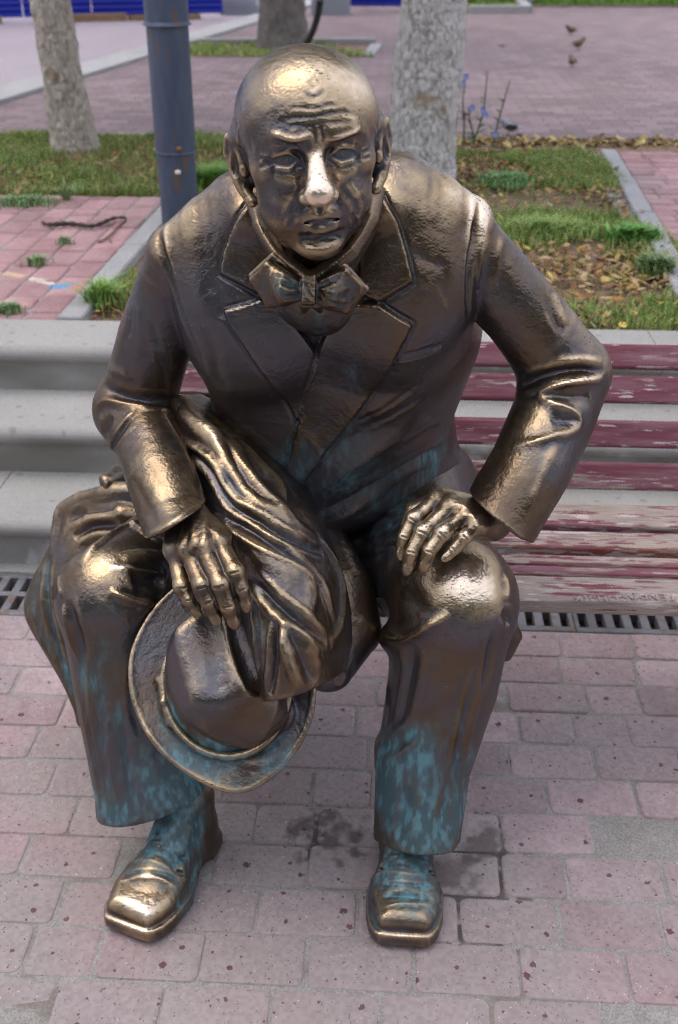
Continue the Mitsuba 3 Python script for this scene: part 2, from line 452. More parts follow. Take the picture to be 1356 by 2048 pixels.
# ------------------------------------------------------------------ steps
def step_profile(y0, z0, top, back):
    """Riser, bullnose, tread in the y-z plane."""
    r = 0.027
    pts = [(y0, z0), (y0, top - 2 * r - 0.012)]
    pts += [(y0 - 0.004, top - 2 * r - 0.006)]
    for a in np.linspace(-90, 90, 9):
        pts.append((y0 - 0.03 + r - r * math.cos(math.radians(a)), top - r + r * math.sin(math.radians(a))))
    pts += [(back, top), (back, z0)]
    return pts


def slab(x0, x1, prof):
    pl = Polygon([(y, z) for y, z in prof]).buffer(0)
    m = trimesh.creation.extrude_polygon(pl, x1 - x0, engine='earcut')
    v = m.vertices.copy()
    m.vertices = np.stack([v[:, 2] + x0, v[:, 0], v[:, 1]], 1)
    m.invert() if m.volume < 0 else None
    return m


st = thing('stone_steps', 'three broad pale grey concrete steps with rounded noses behind the bench', 'steps')
RISE = ((2.56, -0.1, 0.15, 2.90, (-1.13, 1.95)), (2.845, 0.13, 0.30, 3.20, (-1.9, 1.2)), (3.12, 0.28, 0.45, 3.352, (-1.5, 0.8)))
for (y0, z0, top, back, cuts) in RISE:
    ed = [-8.0, *cuts, 8.0]
    for a, b in zip(ed[:-1], ed[1:]):
        add('step_block', slab(a + 0.0015, b - 0.0015, step_profile(y0, z0, top, back)), 'step_mat', st, smooth=40)

# ------------------------------------------------------------------ bench
bench = thing('park_bench', 'weathered wine red slatted park bench that the bronze man sits on', 'bench')
BX0, BX1 = -0.55, 1.75


def slat(a, b, th=0.032, x0=BX0, x1=BX1, wear=0.4, rnd=0.007):
    """A board whose visible face runs from a to b (y, z), its thickness behind it."""
    a, b = np.array(a), np.array(b)
    t = (b - a) / np.linalg.norm(b - a)
    nrm = np.array([-t[1], t[0]])
    if nrm[0] > 0 or (abs(nrm[0]) < 0.05 and nrm[1] < 0):
        nrm = -nrm
    pl = Polygon([a, b, b - nrm * th, a - nrm * th])
    pl = pl.buffer(-rnd).buffer(rnd, quad_segs=3)
    m = trimesh.creation.extrude_polygon(pl, x1 - x0, engine='earcut')
    # cut into lengths so the edge can wander a little
    v = m.vertices.copy()
    m.vertices = np.stack([v[:, 2] + x0, v[:, 0], v[:, 1]], 1)
    if m.volume < 0:
        m.invert()
    uv = np.full((len(m.vertices), 2), wear) + np.random.default_rng(2).uniform(0, 1e-3, (len(m.vertices), 2))
    return m, uv


SL = [((2.2400, 0.7947), (2.2150, 0.7487), 0.26), ((2.2100, 0.7335), (2.1850, 0.6805), 0.37), ((2.1750, 0.6430), (2.1550, 0.5884), 0.38), ((2.1450, 0.5573), (2.1220, 0.5022), 0.43),
      ((2.1074, 0.4780), (2.0330, 0.4620), 0.55), ((2.0184, 0.4580), (1.9502, 0.4560), 0.64), ((1.9266, 0.4520), (1.8928, 0.4520), 0.62), ((1.8830, 0.4520), (1.8542, 0.4520), 0.60), ((1.8398, 0.4550), (1.7571, 0.4500), 0.68)]
for i, (a, b, w) in enumerate(SL):
    m, uv = slat(a, b, 0.026 if i in (6, 7) else 0.034, wear=w)
    v, f = m.vertices, m.faces
    m = trimesh.Trimesh(v[f].reshape(-1, 3), np.arange(len(f) * 3).reshape(-1, 3), process=False)
    add('slat', m, 'bench_mat', bench, uv=np.full((len(m.vertices), 2), w) + np.random.default_rng(2).uniform(0, 1e-3, (len(m.vertices), 2)), label='seat front slat with faded scribble and bare wood' if i == 8 else None)
for x in (-0.40, 1.45):
    add('leg', join(box(x - 0.025, x + 0.025, 1.72, 2.12, 0.385, 0.42), box(x - 0.025, x + 0.025, 1.74, 1.79, 0, 0.39), box(x - 0.025, x + 0.025, 2.12, 2.17, 0, 0.43),
        trimesh.Trimesh(*hull([(x + s * 0.025, y, z) for s in (-1, 1) for (y, z) in ((2.14, 0.40), (2.18, 0.40), (2.245, 0.76), (2.28, 0.76))]))), 'bench_iron', bench)


def scribble(word, px, size):
    m = meshkit.text_mesh(word, size, 0.0012)
    return m


m = join(scribble('4COHJIK', 0, 0.020))
m.vertices = m.vertices * [-1, -1, 1]          # written from the other side of the bench
m.apply_transform(np.array(T().translate([0.4754, 1.7741, 0.4535]).rotate([0, 0, 1], 3).matrix))
add('scribble', m, 'ink_mat', bench, label='faint upside down pencil scribble on the front slat')
m = join(scribble('TENPIY', 0, 0.020))
m.vertices = m.vertices * [-1, -1, 1]
m.apply_transform(np.array(T().translate([0.5497, 1.7816, 0.4535]).rotate([0, 0, 1], -2).matrix))
add('scribble', m, 'ink_mat', bench)

# ------------------------------------------------------------------ upper terrace
ZU = 0.45
YB = 3.354
add('terrace', box(-40, 40, YB, 60, -0.3, ZU - 0.03), 'soil_mat', label='raised ground behind the steps', kind='structure')
KL = -1.045                                    # left kerb line
# left red pavers
LY1 = 5.19
add('side_path', box(-9, KL - 0.062, YB + 0.002, LY1, ZU - 0.03, ZU - 0.007), 'sand_mat', label='old red block path left of the flower bed', kind='structure')
rows, q = [], random.Random(8)
x = KL - 0.062
cols = []
while x > -2.35:
    w = 0.118
    cols.append(x - w / 2)
    x -= w
# stones run across: rows along y of 0.2 m stones in columns
cand = []
for xc in cols:
    y = YB + 0.004 - q.random() * 0.2
    while y < LY1:
        l = 0.205 if q.random() < 0.8 else 0.12
        y0, y1 = max(y, YB + 0.003), min(y + l, LY1)
        if y1 - y0 > 0.05:
            cand.append((y0 / 2 + y1 / 2, y1 - y0, [(xc, 0.118)]))
        y += l


def lay_xy(cand):
    lay([(yc, dp, xs) for yc, dp, xs in cand], 'side_path', 'red_paver_mat', ZU, 190, 0.014, 0.009, lambda x, y: True, lambda x, y: abs(x + 0.054 * y) < 0.33 * (0.88 * y + 0.53) + 0.1)


lay_xy(cand)


def kerb_run(p0, p1, w, name='kerb_stone', parent=None, l=0.75, z=ZU + 0.012, h=0.12, mat='kerb_mat'):
    p0, p1 = np.array(p0, float), np.array(p1, float)
    L = np.linalg.norm(p1 - p0)
    n = max(1, int(round(L / l)))
    ang = math.degrees(math.atan2(*(p1 - p0)[::-1]))
    for i in range(n):
        m = box(0.002, L / n - 0.002, -w / 2, w / 2, -h, 0, 0.006)
        m.apply_transform(np.array(T().translate([*(p0 + (p1 - p0) * i / n), z + R.gauss(0, 0.002)]).rotate([0, 0, 1], ang + R.gauss(0, 0.3)).matrix))
        add(name, m, mat, parent)


kl = thing('kerb', 'pale grey kerb along the left side of the grass bed', 'kerb')
kerb_run((KL - 0.02, YB + 0.005), (KL, 5.2), 0.085, parent=kl)
kr = thing('kerb', 'pale grey kerb along the right side of the grass bed', 'kerb')
kerb_run((0.995, 3.38), (1.19, 6.5), 0.085, parent=kr)
# right block path
add('right_path', box(1.0, 9, YB + 0.002, 6.5, ZU - 0.03, ZU - 0.007), 'sand_mat', label='block path right of the grass bed', kind='structure')
rq = []
for i in range(28):
    yc = YB + 0.004 + (i + 0.5) * 0.112
    x = 1.02 + 0.048 + (yc - 3.75) * 0.0618
    xs_, w = [], R.uniform(0.06, 0.2)
    while x < 2.6:
        xs_.append((x + w / 2, w))
        x, w = x + w, 0.205
    rq.append((yc, 0.112, xs_))
lay(rq, 'right_path', 'red_paver_mat', ZU, 90, 0.012, 0.008,
    lambda x, y: True, lambda x, y: x + 0.054 * y < 0.33 * (0.88 * y + 0.53) + 0.05)
# plaza, road and its flush kerb
PY = 6.95
add('plaza', box(-30, 30, PY, 19.2, ZU - 0.05, ZU - 0.004), 'plaza_mat', label='wide pink block paved plaza behind the trees', kind='structure')
ba, bb = np.array((-3.0042, 8.4735)), np.array((-1.9800, 16.3480))
dirn = (bb - ba) / np.linalg.norm(bb - ba)
nrm = np.array([-dirn[1], dirn[0]])
A0, A1 = ba - dirn * 4, ba + dirn * 16
poly = [A0 + nrm * 0.15, A1 + nrm * 0.15, A1 + nrm * 14, A0 + nrm * 14]
pm = trimesh.creation.extrude_polygon(Polygon(poly), 0.05, engine='earcut')
pm.apply_translation([0, 0, ZU - 0.042])
add('road', pm, 'road_mat', label='smooth mauve roadway running to the blue hoarding', kind='structure')
fk = thing('kerb', 'long flat grey kerb between the plaza and the mauve roadway', 'kerb')
kerb_run(A0 + nrm * 0.02, A1 + nrm * 0.02, 0.36, parent=fk, l=1.2, z=ZU + 0.03)
add('back_lawn', box(-30, 30, 19.2, 60, ZU - 0.3, ZU + 0.02), 'soil_mat', label='ground of the lawn beyond the plaza', kind='structure')
add('leaf_gutter', box(0.2, 12, 6.52, PY, ZU - 0.04, ZU - 0.008), 'soil_mat', label='dark earth strip where leaves gather at the plaza edge', kind='structure')
be = thing('kerb', 'thin grey edging along the plaza side of the grass bed', 'kerb')
kerb_run((-6.0, 6.90), (0.25, 6.93), 0.06, parent=be, l=1.0, z=ZU + 0.004)

# ------------------------------------------------------------------ grass and leaves
def blades(n, sampler, h0, h1, w, cols, dens, seed, lean=0.5, edge=None):
    g = np.random.default_rng(seed)
    xy = sampler(g, n)
    keep = dens(xy) > g.random(len(xy))
    xy = xy[keep]
    n = len(xy)
    hh = g.uniform(h0, h1, n) * (0.5 + 0.7 * meshkit.noise(np.c_[xy * 3.1, np.zeros(n)], 5))
    az = g.uniform(0, 2 * math.pi, n)
    if edge is not None:
        hh = hh * np.clip(1.25 - edge(xy), 0.25, 1)
    le = g.uniform(0.1, lean, n) * hh * 1.6
    d = np.c_[np.cos(az), np.sin(az), np.zeros(n)]
    s = np.c_[-np.sin(az), np.cos(az), np.zeros(n)]
    base = np.c_[xy, np.full(n, ZU - 0.03)]
    wv = (w * g.uniform(0.6, 1.3, n))[:, None]
    mid = base + d * (le * 0.35)[:, None] + np.c_[np.zeros((n, 2)), hh * 0.6 + 0.02]
    tip = base + d * le[:, None] + np.c_[np.zeros((n, 2)), hh + 0.02]
    V = np.stack([base - s * wv, base + s * wv, mid - s * wv * 0.8, mid + s * wv * 0.8, tip], 1).reshape(-1, 3)
    o = (np.arange(n) * 5)[:, None, None]
    Fc = (np.array([[0, 1, 3], [0, 3, 2], [2, 3, 4]])[None] + o).reshape(-1, 3)
    cols = np.array(cols)
    c = cols[g.integers(0, len(cols), n)] * g.uniform(0.75, 1.25, (n, 1))
    C = np.repeat(c, 5, 0)
    return trimesh.Trimesh(V, Fc, process=False), C


GREENS = [(0.19, 0.31, 0.07), (0.24, 0.38, 0.085), (0.17, 0.28, 0.07), (0.30, 0.39, 0.12), (0.36, 0.35, 0.15)]


def rect(x0, x1, y0, y1):
    return lambda g, n: np.c_[g.uniform(x0, x1, n), g.uniform(y0, y1, n)]


def bed_density(xy):
    nz = meshkit.fbm(np.c_[xy * [2.1, 1.9], np.zeros(len(xy))], 3, 2)
    d = np.clip((nz - 0.40) * 5, 0.06, 1) * (0.75 + 0.25 * (xy[:, 0] < 0.7))
    bare = np.exp(-(((xy[:, 0] - 0.75) / 0.28) ** 2 + ((xy[:, 1] - 3.9) / 0.16) ** 2)) + np.exp(-(((xy[:, 0] - 0.72) / 0.18) ** 2 + ((xy[:, 1] - 4.5) / 0.2) ** 2)) + np.exp(-(((xy[:, 0] + 0.82) / 0.2) ** 2 + ((xy[:, 1] - 3.95) / 0.5) ** 2)) * 0.9 + np.exp(-(((xy[:, 0] + 0.62) / 0.22) ** 2 + ((xy[:, 1] - 6.0) / 0.22) ** 2))
    front = np.exp(-((xy[:, 1] - 3.5) / 0.13) ** 2) * (xy[:, 0] > 0.2)
    return np.clip(d - bare + front * 0.6, 0.02, 1)


g1, c1 = blades(110000, rect(-1.0, 1.13, YB + 0.02, 6.5), 0.018, 0.05, 0.0022, GREENS, bed_density, 1)
g2, c2 = blades(80000, rect(-3.4, -0.9, LY1 + 0.02, 6.86), 0.022, 0.06, 0.0026, GREENS + [(0.22, 0.19, 0.09)], lambda xy: np.clip((meshkit.fbm(np.c_[xy * [1.2, 1.8], np.zeros(len(xy))], 3, 7) - 0.33) * 5, 0.1, 1), 2)
add('grass', join(g1, g2), 'grass_mat', color=np.vstack([c1, c2]), label='short patchy green grass in the bed around the trees', category='grass', kind='stuff')
g3, c3 = blades(26000, rect(0.5, 9.5, 19.25, 23), 0.06, 0.16, 0.012, [(0.10, 0.24, 0.03), (0.13, 0.28, 0.04)], lambda xy: np.ones(len(xy)), 3)
add('lawn_grass', g3, 'grass_mat', color=c3, label='bright green lawn beyond the far plaza edge', category='lawn', kind='stuff')


def litter(n, sampler, s0, s1, cols, dens, seed, z0=ZU - 0.012):
    g = np.random.default_rng(seed)
    xy = sampler(g, n)
    xy = xy[dens(xy) > g.random(len(xy))]
    n = len(xy)
    base = np.array([(-1, 0, 0), (-0.3, 0.5, 0.12), (0.5, 0.42, 0.16), (1, 0, 0.25), (0.45, -0.45, 0.1), (-0.35, -0.5, 0.14), (0.1, 0, -0.06)])
    s = g.uniform(s0, s1, n)
    a = g.uniform(0, 2 * math.pi, n)
    V = base[None] * s[:, None, None] * np.stack([np.ones(n), g.uniform(0.5, 1.0, n), g.uniform(-1.5, 2.0, n)], 1)[:, None]
    ca, sa = np.cos(a), np.sin(a)
    x = V[..., 0] * ca[:, None] - V[..., 1] * sa[:, None]
    y = V[..., 0] * sa[:, None] + V[..., 1] * ca[:, None]
    tilt = g.normal(0, 0.25, (n, 2))
    z = V[..., 2] + x * tilt[:, :1] + y * tilt[:, 1:]
    z = z - z.min(1, keepdims=True)
    V = np.stack([x + xy[:, :1], y + xy[:, 1:], z + z0 + g.uniform(0, 0.014, (n, 1))], -1).reshape(-1, 3)
    Fc = (np.array([[6, i, (i + 1) % 6] for i in range(6)])[None] + (np.arange(n) * 7)[:, None, None]).reshape(-1, 3)
    c = np.array(cols)[g.integers(0, len(cols), n)] * g.uniform(0.6, 1.25, (n, 1))
    return trimesh.Trimesh(V, Fc, process=False), np.repeat(c, 7, 0)


BROWNS = [(0.38, 0.25, 0.11), (0.44, 0.30, 0.15), (0.28, 0.17, 0.075), (0.36, 0.25, 0.12), (0.20, 0.11, 0.05), (0.40, 0.31, 0.19), (0.30, 0.15, 0.05), (0.45, 0.35, 0.10), (0.17, 0.10, 0.06)]
l1, k1 = litter(15000, rect(-1.0, 1.13, YB + 0.02, 6.6), 0.010, 0.028, BROWNS, lambda xy: np.clip((meshkit.fbm(np.c_[xy * 1.7, np.full(len(xy), 3.0)], 3, 9) - 0.3) * 3, 0.1, 1) * (0.35 + 0.65 * (xy[:, 0] > 0)), 4)
l2, k2 = litter(4200, rect(0.2, 3.2, 6.5, 7.0), 0.012, 0.034, [(0.42, 0.33, 0.12), (0.5, 0.4, 0.17), (0.26, 0.16, 0.08), (0.16, 0.1, 0.06)], lambda xy: np.exp(-((xy[:, 1] - 6.78) / 0.13) ** 2) * np.where(xy[:, 0] > 1.6, 0.5, 1.0), 5)
l3, k3 = litter(3000, rect(-3.4, -0.9, 5.2, 6.9), 0.012, 0.03, BROWNS, lambda xy: np.full(len(xy), 0.7), 6)
add('leaf_litter', join(l1, l2, l3), 'leaf_mat', color=np.vstack([k1, k2, k3]), label='dry brown and yellow fallen leaves scattered over grass and soil', category='fallen leaves', kind='stuff')


def tuft(name, spots, label, cols, h=(0.008, 0.028), w=0.003, n=220, cat='weed'):
    ms, cs = [], []
    for k, (x, y, rx, ry) in enumerate(spots):
        def samp(g, n, x=x, y=y, rx=rx, ry=ry):
            a, r = g.uniform(0, 2 * math.pi, n), np.abs(g.normal(0, 0.36, n))
            return np.c_[x + rx * r * np.cos(a), y + ry * r * np.sin(a)]
        m, c = blades(n, samp, h[0], h[1], w, cols, lambda xy: np.ones(len(xy)), 20 + k + int(x * 100) % 7, 1.5, lambda q, x=x, y=y: np.hypot((q[:, 0] - x) / rx, (q[:, 1] - y) / ry) ** 2)
        m.apply_translation([0, 0, 0.026])
        ms.append(m)
        cs.append(c)
    add(name, join(*ms), 'grass_mat', color=np.vstack(cs), label=label, category=cat)


W1 = [(0.20, 0.33, 0.15), (0.24, 0.38, 0.17), (0.17, 0.28, 0.13), (0.28, 0.36, 0.17)]
tuft('weed_tuft', [(*(-1.7361, 4.9973), 0.24, 0.13)], 'low grey green weed patch on the red blocks near the grass strip', W1, n=900)
tuft('weed_tuft', [(*(-1.2808, 3.4203), 0.06, 0.05)], 'leafy weed in the joints at the left edge above the steps', W1, n=320)
tuft('weed_tuft', [(*(-1.3608, 3.9909), 0.06, 0.06)], 'small weed between red blocks near the paint splash', W1, n=140)
tuft('weed_tuft', [(*(-1.5558, 5.0904), 0.03, 0.03)], 'pale sprig on the red blocks behind the dark stick', W1, (0.04, 0.1), n=60)
tuft('weed_tuft', [(*(-1.3376, 4.2855), 0.04, 0.03)], 'tiny weed on the red blocks in front of the dark stick', W1, n=60)
tuft('grass_clump', [(*(-1.0038, 3.5443), 0.07, 0.09)], 'bright grass clump inside the left kerb above the steps', [(0.19, 0.34, 0.08), (0.24, 0.38, 0.1)], (0.03, 0.075), 0.0035, 320, 'grass clump')
tuft('grass_clump', [(*(-0.9030, 5.4025), 0.28, 0.2)], 'bright grass clump between lamp post and bronze shoulder', [(0.15, 0.29, 0.06), (0.19, 0.33, 0.08)], (0.04, 0.09), 0.0035, 2200, 'grass clump')
tuft('grass_clump', [(*(0.5299, 5.5984), 0.2, 0.2)], 'blue green weed clump in the bed right of the bronze shoulder', [(0.15, 0.31, 0.12), (0.19, 0.35, 0.13), (0.24, 0.36, 0.13)], (0.015, 0.05), 0.004, 1100, 'grass clump')
tuft('grass_clump', [(*(0.6163, 4.5941), 0.30, 0.20)], 'fine bright grass clump right of the bronze sleeve', [(0.22, 0.36, 0.09), (0.27, 0.40, 0.11), (0.34, 0.40, 0.14)], (0.015, 0.05), 0.0022, 3000, 'grass clump')
tuft('leafy_weed', [(*(0.9600, 4.4891), 0.17, 0.1)], 'leafy dark green weed beside the right kerb', [(0.12, 0.30, 0.06), (0.17, 0.36, 0.08)], (0.015, 0.045), 0.008, 500, 'weed')
tuft('leafy_weed', [(*(0.9563, 4.0152), 0.10, 0.1)], 'pale sprawling weed at the front end of the right kerb', [(0.15, 0.25, 0.09), (0.19, 0.26, 0.11)], (0.02, 0.07), 0.006, 260, 'weed')

# ------------------------------------------------------------------ trees
def trunk(base, top, r0, r1, seed, h, flare=0.28):
    n, m = 64, 40
    g = np.random.default_rng(seed)
    base, top = np.array(base), np.array(top)
    V = []
    for i in range(n):
        t = i / (n - 1)
        c = base + (top - base) * t + np.array([math.sin(5 * t + seed) - math.sin(seed), math.cos(4.3 * t) - 1, 0]) * 0.008
        r = (r0 + (r1 - r0) * t) * (1 + flare * math.exp(-t * h / 0.16))
        for j in range(m):
            a = 2 * math.pi * j / m
            V.append([c[0] + r * math.cos(a), c[1] + r * math.sin(a), c[2]])
    V = np.array(V)
    cen = np.repeat(V.reshape(n, m, 3).mean(1), m, 0)
    out = V - cen
    out /= np.linalg.norm(out, axis=1, keepdims=True)
    V = V + out * ((meshkit.fbm(V * [9, 9, 3], 3, seed) - 0.5) * 0.055 * r0 / 0.15 + (meshkit.fbm(V * [38, 38, 11], 3, seed + 1) - 0.5) * 0.035)[:, None]
    Fc = []
    for i in range(n - 1):
        for j in range(m):
            k = (j + 1) % m
            Fc += [[i * m + j, i * m + k, (i + 1) * m + k], [i * m + j, (i + 1) * m + k, (i + 1) * m + j]]
    return trimesh.Trimesh(V, np.array(Fc), process=False)


def tree(base, top, r0, r1, seed, mat, label, crown_r=1.7, leaves=5200):
    t = thing('tree', label, 'tree', 'added unseen trees behind the viewer' if base[1] < 0 else None)
    far = base[1] < 0
    h = top[2] - base[2]
    ms = [trunk(base, top, r0, r1, seed, h)]
    g = np.random.default_rng(seed)
    ends = []
    for k in range(6):
        a = k * 1.05 + g.uniform(0, 0.5)
        p0 = np.array(top) - [0, 0, 0.05 + 0.08 * k]
        p2 = np.array(top) + [math.cos(a) * crown_r * 0.6, math.sin(a) * crown_r * 0.6, g.uniform(0.5, 1.6)]
        p1 = (p0 + p2) / 2 + [0, 0, 0.2]
        ms.append(tube([p0, p1, p2], [r1 * 0.55, r1 * 0.4, r1 * 0.15], 8))
        ends += [p1, p2]
    add('trunk', join(*ms), mat, t, smooth=True)
    ce = np.array(ends)[g.integers(0, len(ends), leaves)] + g.normal(0, 0.42, (leaves, 3)) * ([2.2, 1.6, 2.0] if far else [1, 1, 0.75])
    ce[:, 2] = np.maximum(ce[:, 2] + (0.7 if far else 0), 0.8 if far else top[2] - 0.25)
    ax = g.normal(0, 1, (leaves, 3))
    ax /= np.linalg.norm(ax, axis=1, keepdims=True)
    bx = np.cross(ax, g.normal(0, 1, (leaves, 3)))
    bx /= np.linalg.norm(bx, axis=1, keepdims=True)
    s = g.uniform(0.05, 0.09, (leaves, 1)) * (2.6 if far else 1)
    V = np.stack([ce - ax * s, ce + bx * s * 0.55, ce + ax * s, ce - bx * s * 0.55], 1).reshape(-1, 3)
    Fc = (np.array([[0, 1, 2], [0, 2, 3]])[None] + (np.arange(leaves) * 4)[:, None, None]).reshape(-1, 3)
    c = np.repeat(np.array([(0.06, 0.11, 0.03), (0.08, 0.14, 0.035), (0.05, 0.09, 0.03)])[g.integers(0, 3, leaves)], 4, 0)
    add('crown', trimesh.Trimesh(V, Fc, process=False), 'leaf_mat', t, color=c, kind='stuff')


tree((-1.8799, 6.4409, 0.4200), (-2.0158, 6.4406, 3.0200), 0.112, 0.098, 3, 'bark_brown', 'slim grey brown tree trunk leaning left on the grass strip', 1.5)
tree((0.0886, 5.6369, 0.4200), (0.2086, 5.6369, 3.0200), 0.165, 0.135, 5, 'bark_mat', 'thick pale grey tree trunk right behind the bronze head', 1.8)
tree((-1.2604, 12.2812, 0.4200), (-1.2604, 12.2812, 3.2200), 0.235, 0.2, 7, 'bark_dark', 'dark tree trunk in a planting square behind the bronze head', 2.3)

# unseen trees added behind the viewer to darken what the bronze mirrors
for k, (tx, ty) in enumerate(((-7.5, -6.5), (-4.4, -5.6), (-1.2, -6.2), (2.0, -5.5), (5.2, -6.4), (8.4, -5.8))):
    tree((tx, ty, -0.05), (tx + 0.1, ty, 1.5), 0.2, 0.16, 30 + k, 'bark_dark', ('added unseen leafy tree behind the viewer, ' + ('first', 'second', 'third', 'fourth', 'fifth', 'sixth')[k] + ' from the left'), 2.6, 2600)

# planting square of the dark tree
pb = thing('planting_square', 'flat planting square of dark soil round the dark tree', 'planting bed')
sq = [(-2.0897, 11.4319), (-0.3430, 11.5265), (-0.2876, 12.7059), (-2.1980, 12.6024)]
pm = trimesh.creation.extrude_polygon(Polygon(sq), 0.02, engine='earcut')
pm.apply_translation([0, 0, ZU - 0.016])
add('soil', pm, 'soil_mat', pb)
kerb_run(sq[1], sq[2], 0.12, 'edging', pb, 2.0, ZU + 0.02)
kerb_run(sq[3], sq[2], 0.10, 'edging', pb, 2.0, ZU + 0.07)
g4, c4 = blades(5000, rect(min(p[0] for p in sq), max(p[0] for p in sq), sq[0][1], sq[2][1]), 0.03, 0.08, 0.008, GREENS, lambda xy: np.clip((meshkit.fbm(np.c_[xy * 0.9, np.zeros(len(xy))], 2, 4) - 0.45) * 5, 0, 1), 12)
add('ground_cover', g4, 'grass_mat', pb, color=c4, kind='stuff')
# black hose by the dark tree
hp = np.array([(-0.8131, 11.6000, 0.9488), (-0.8563, 11.7000, 0.7643), (-0.9164, 11.7500, 0.6239), (-0.9718, 11.8000, 0.5365), (-0.9970, 11.8500, 0.4759)])
add('cable', tube(CubicSpline(range(5), hp)(np.linspace(0, 4, 24)), 0.035, 8), 'black_hose', smooth=True, label='thick dark cable hanging beside the dark tree trunk', category='cable')

# ------------------------------------------------------------------ lamp post
lp = thing('lamp_post', 'blue grey steel lamp post with stepped sleeves left of the bronze man', 'lamp post')
pc = np.array((-0.9282, 4.6226, 0.4500))


def octo(z0, z1, r0, r1, n=10, c=pc):
    a = np.arange(n) * 2 * math.pi / n + 0.2
    V = [[c[0] + r * math.cos(t), c[1] + r * math.sin(t), z] for (r, z) in ((r0, z0), (r1, z1)) for t in a]
    return trimesh.Trimesh(*hull(V), process=False)


zj1 = 0.7581
zj2 = 1.2400
add('shaft', octo(ZU - 0.05, zj1 + 0.02, 0.079, 0.079, 16), 'post_mat', lp, smooth=30)
add('sleeve', octo(zj1, zj2, 0.0835, 0.0835, 16), 'post_mat', lp, smooth=30)
add('sleeve', octo(zj2 - 0.002, 3.6, 0.0865, 0.0865, 16), 'post_mat', lp, smooth=30)
add('rim', join(octo(zj2 - 0.002, zj2 + 0.012, 0.096, 0.088, 16)), 'post_mat', lp, smooth=30)
add('rim', join(octo(zj1 - 0.001, zj1 + 0.006, 0.087, 0.0845, 16)), 'post_mat', lp, smooth=30)
add('arm', join(tube([pc + [0, 0, 3.1], pc + [0, -0.2, 3.7], pc + [0, -0.8, 3.9]], [0.05, 0.04, 0.03], 10)), 'post_mat', lp, smooth=True)
lh = trimesh.creation.icosphere(2, 1.0)
lh.apply_scale([0.14, 0.3, 0.08])
lh.apply_translation(pc + [0, -1.0, 3.9])
add('lamp_head', lh, 'pale_metal', lp, smooth=True)
for (px, pz, mm, rr) in ((0.03, 0.7819, 'rusty', 0.012), (0.018, 0.6887, 'white_mat', 0.012)):
    b = trimesh.creation.icosphere(2, rr)
    b.apply_scale([1.1, 0.5, 0.8])
    b.apply_translation(pc + [px, -0.083 if mm == 'rusty' else -0.077, pz - pc[2]])
    add('bolt' if mm == 'rusty' else 'paint_spot', b, mm, lp, smooth=True)

# ------------------------------------------------------------------ hoarding, pallets, cabinet
hd = thing('hoarding', 'bright blue corrugated hoarding along the far left', 'hoarding')
fA, fB = np.array((-5.5195, 15.2018)), np.array((-2.4843, 16.3207))
fang = math.degrees(math.atan2(*(fB - fA)[::-1]))
fy = 0.0
fx0, fx1 = -3.0, float(np.linalg.norm(fB - fA))
n = 7
for i in range(n):
    a, b = fx0 + (fx1 - fx0) * i / n, fx0 + (fx1 - fx0) * (i + 1) / n
    prof = []
    z = ZU + 0.075
    zs = np.arange(z, 2.9, 0.075)
    pts = [(fy, zs[0])]
    for zz in zs:
        pts += [(fy - 0.03, zz + 0.012), (fy - 0.03, zz + 0.05), (fy, zz + 0.062)]
    pts += [(fy + 0.03, pts[-1][1]), (fy + 0.03, zs[0])]
    pm = slab(a + 0.008, b - 0.008, pts)
    pm.apply_transform(np.array(T().translate([*fA, 0]).rotate([0, 0, 1], fang).matrix))
    add('panel', pm, 'blue_panel', hd)
hd2 = thing('hoarding', 'blue corrugated hoarding panel behind the pale tree trunk', 'hoarding')
x0, x1 = -0.8192, 0.0222
pts = [(18.2, ZU + 0.06)]
for zz in np.arange(ZU + 0.06, 2.9, 0.075):
    pts += [(18.17, zz + 0.012), (18.17, zz + 0.05), (18.2, zz + 0.062)]
pts += [(18.23, pts[-1][1]), (18.23, ZU + 0.06)]
add('panel', slab(x0, x1, pts), 'blue_panel', hd2)
for (xa, xb, lab) in ((-0.3, 0.28, 'brown timber block under the hoarding at the left edge'), (1.12, 1.9, 'brown timber stack under the hoarding beside the leaning trunk'), (1.95, 2.9, 'low red brown timber under the hoarding beside the lamp post')):
    p = thing('timber_stack', lab, 'timber')
    for k in range(2):
        bm = box(xa, xb, -0.12 + 0.2 * k, 0.04 + 0.2 * k, ZU - 0.01, ZU + 0.105 - 0.03 * (xa > 1.92), 0.01)
        bm.apply_transform(np.array(T().translate([*fA, 0]).rotate([0, 0, 1], fang).matrix))
        add('beam', bm, 'pallet_wood', p)
cb = thing('cabinet', 'grey street cabinet sprayed with pink graffiti beside the dark tree', 'cabinet')
ca, cbx = -2.5911, -2.0946
cy0 = 16.9
cm = (ca + cbx) / 2
add('body', box(ca, cbx, cy0, cy0 + 0.5, ZU - 0.02, 2.0, 0.012), 'pale_metal', cb)
add('plinth', box(ca - 0.02, cbx + 0.02, cy0 - 0.02, cy0 + 0.52, ZU - 0.02, ZU + 0.14), 'grey_metal', cb)
add('door', box(ca + 0.03, cm - 0.01, cy0 - 0.015, cy0 + 0.002, ZU + 0.18, 1.95, 0.004), 'pale_metal', cb)
add('door', box(cm + 0.01, cbx - 0.03, cy0 - 0.015, cy0 + 0.002, ZU + 0.18, 1.95, 0.004), 'pale_metal', cb)
gq = random.Random(3)
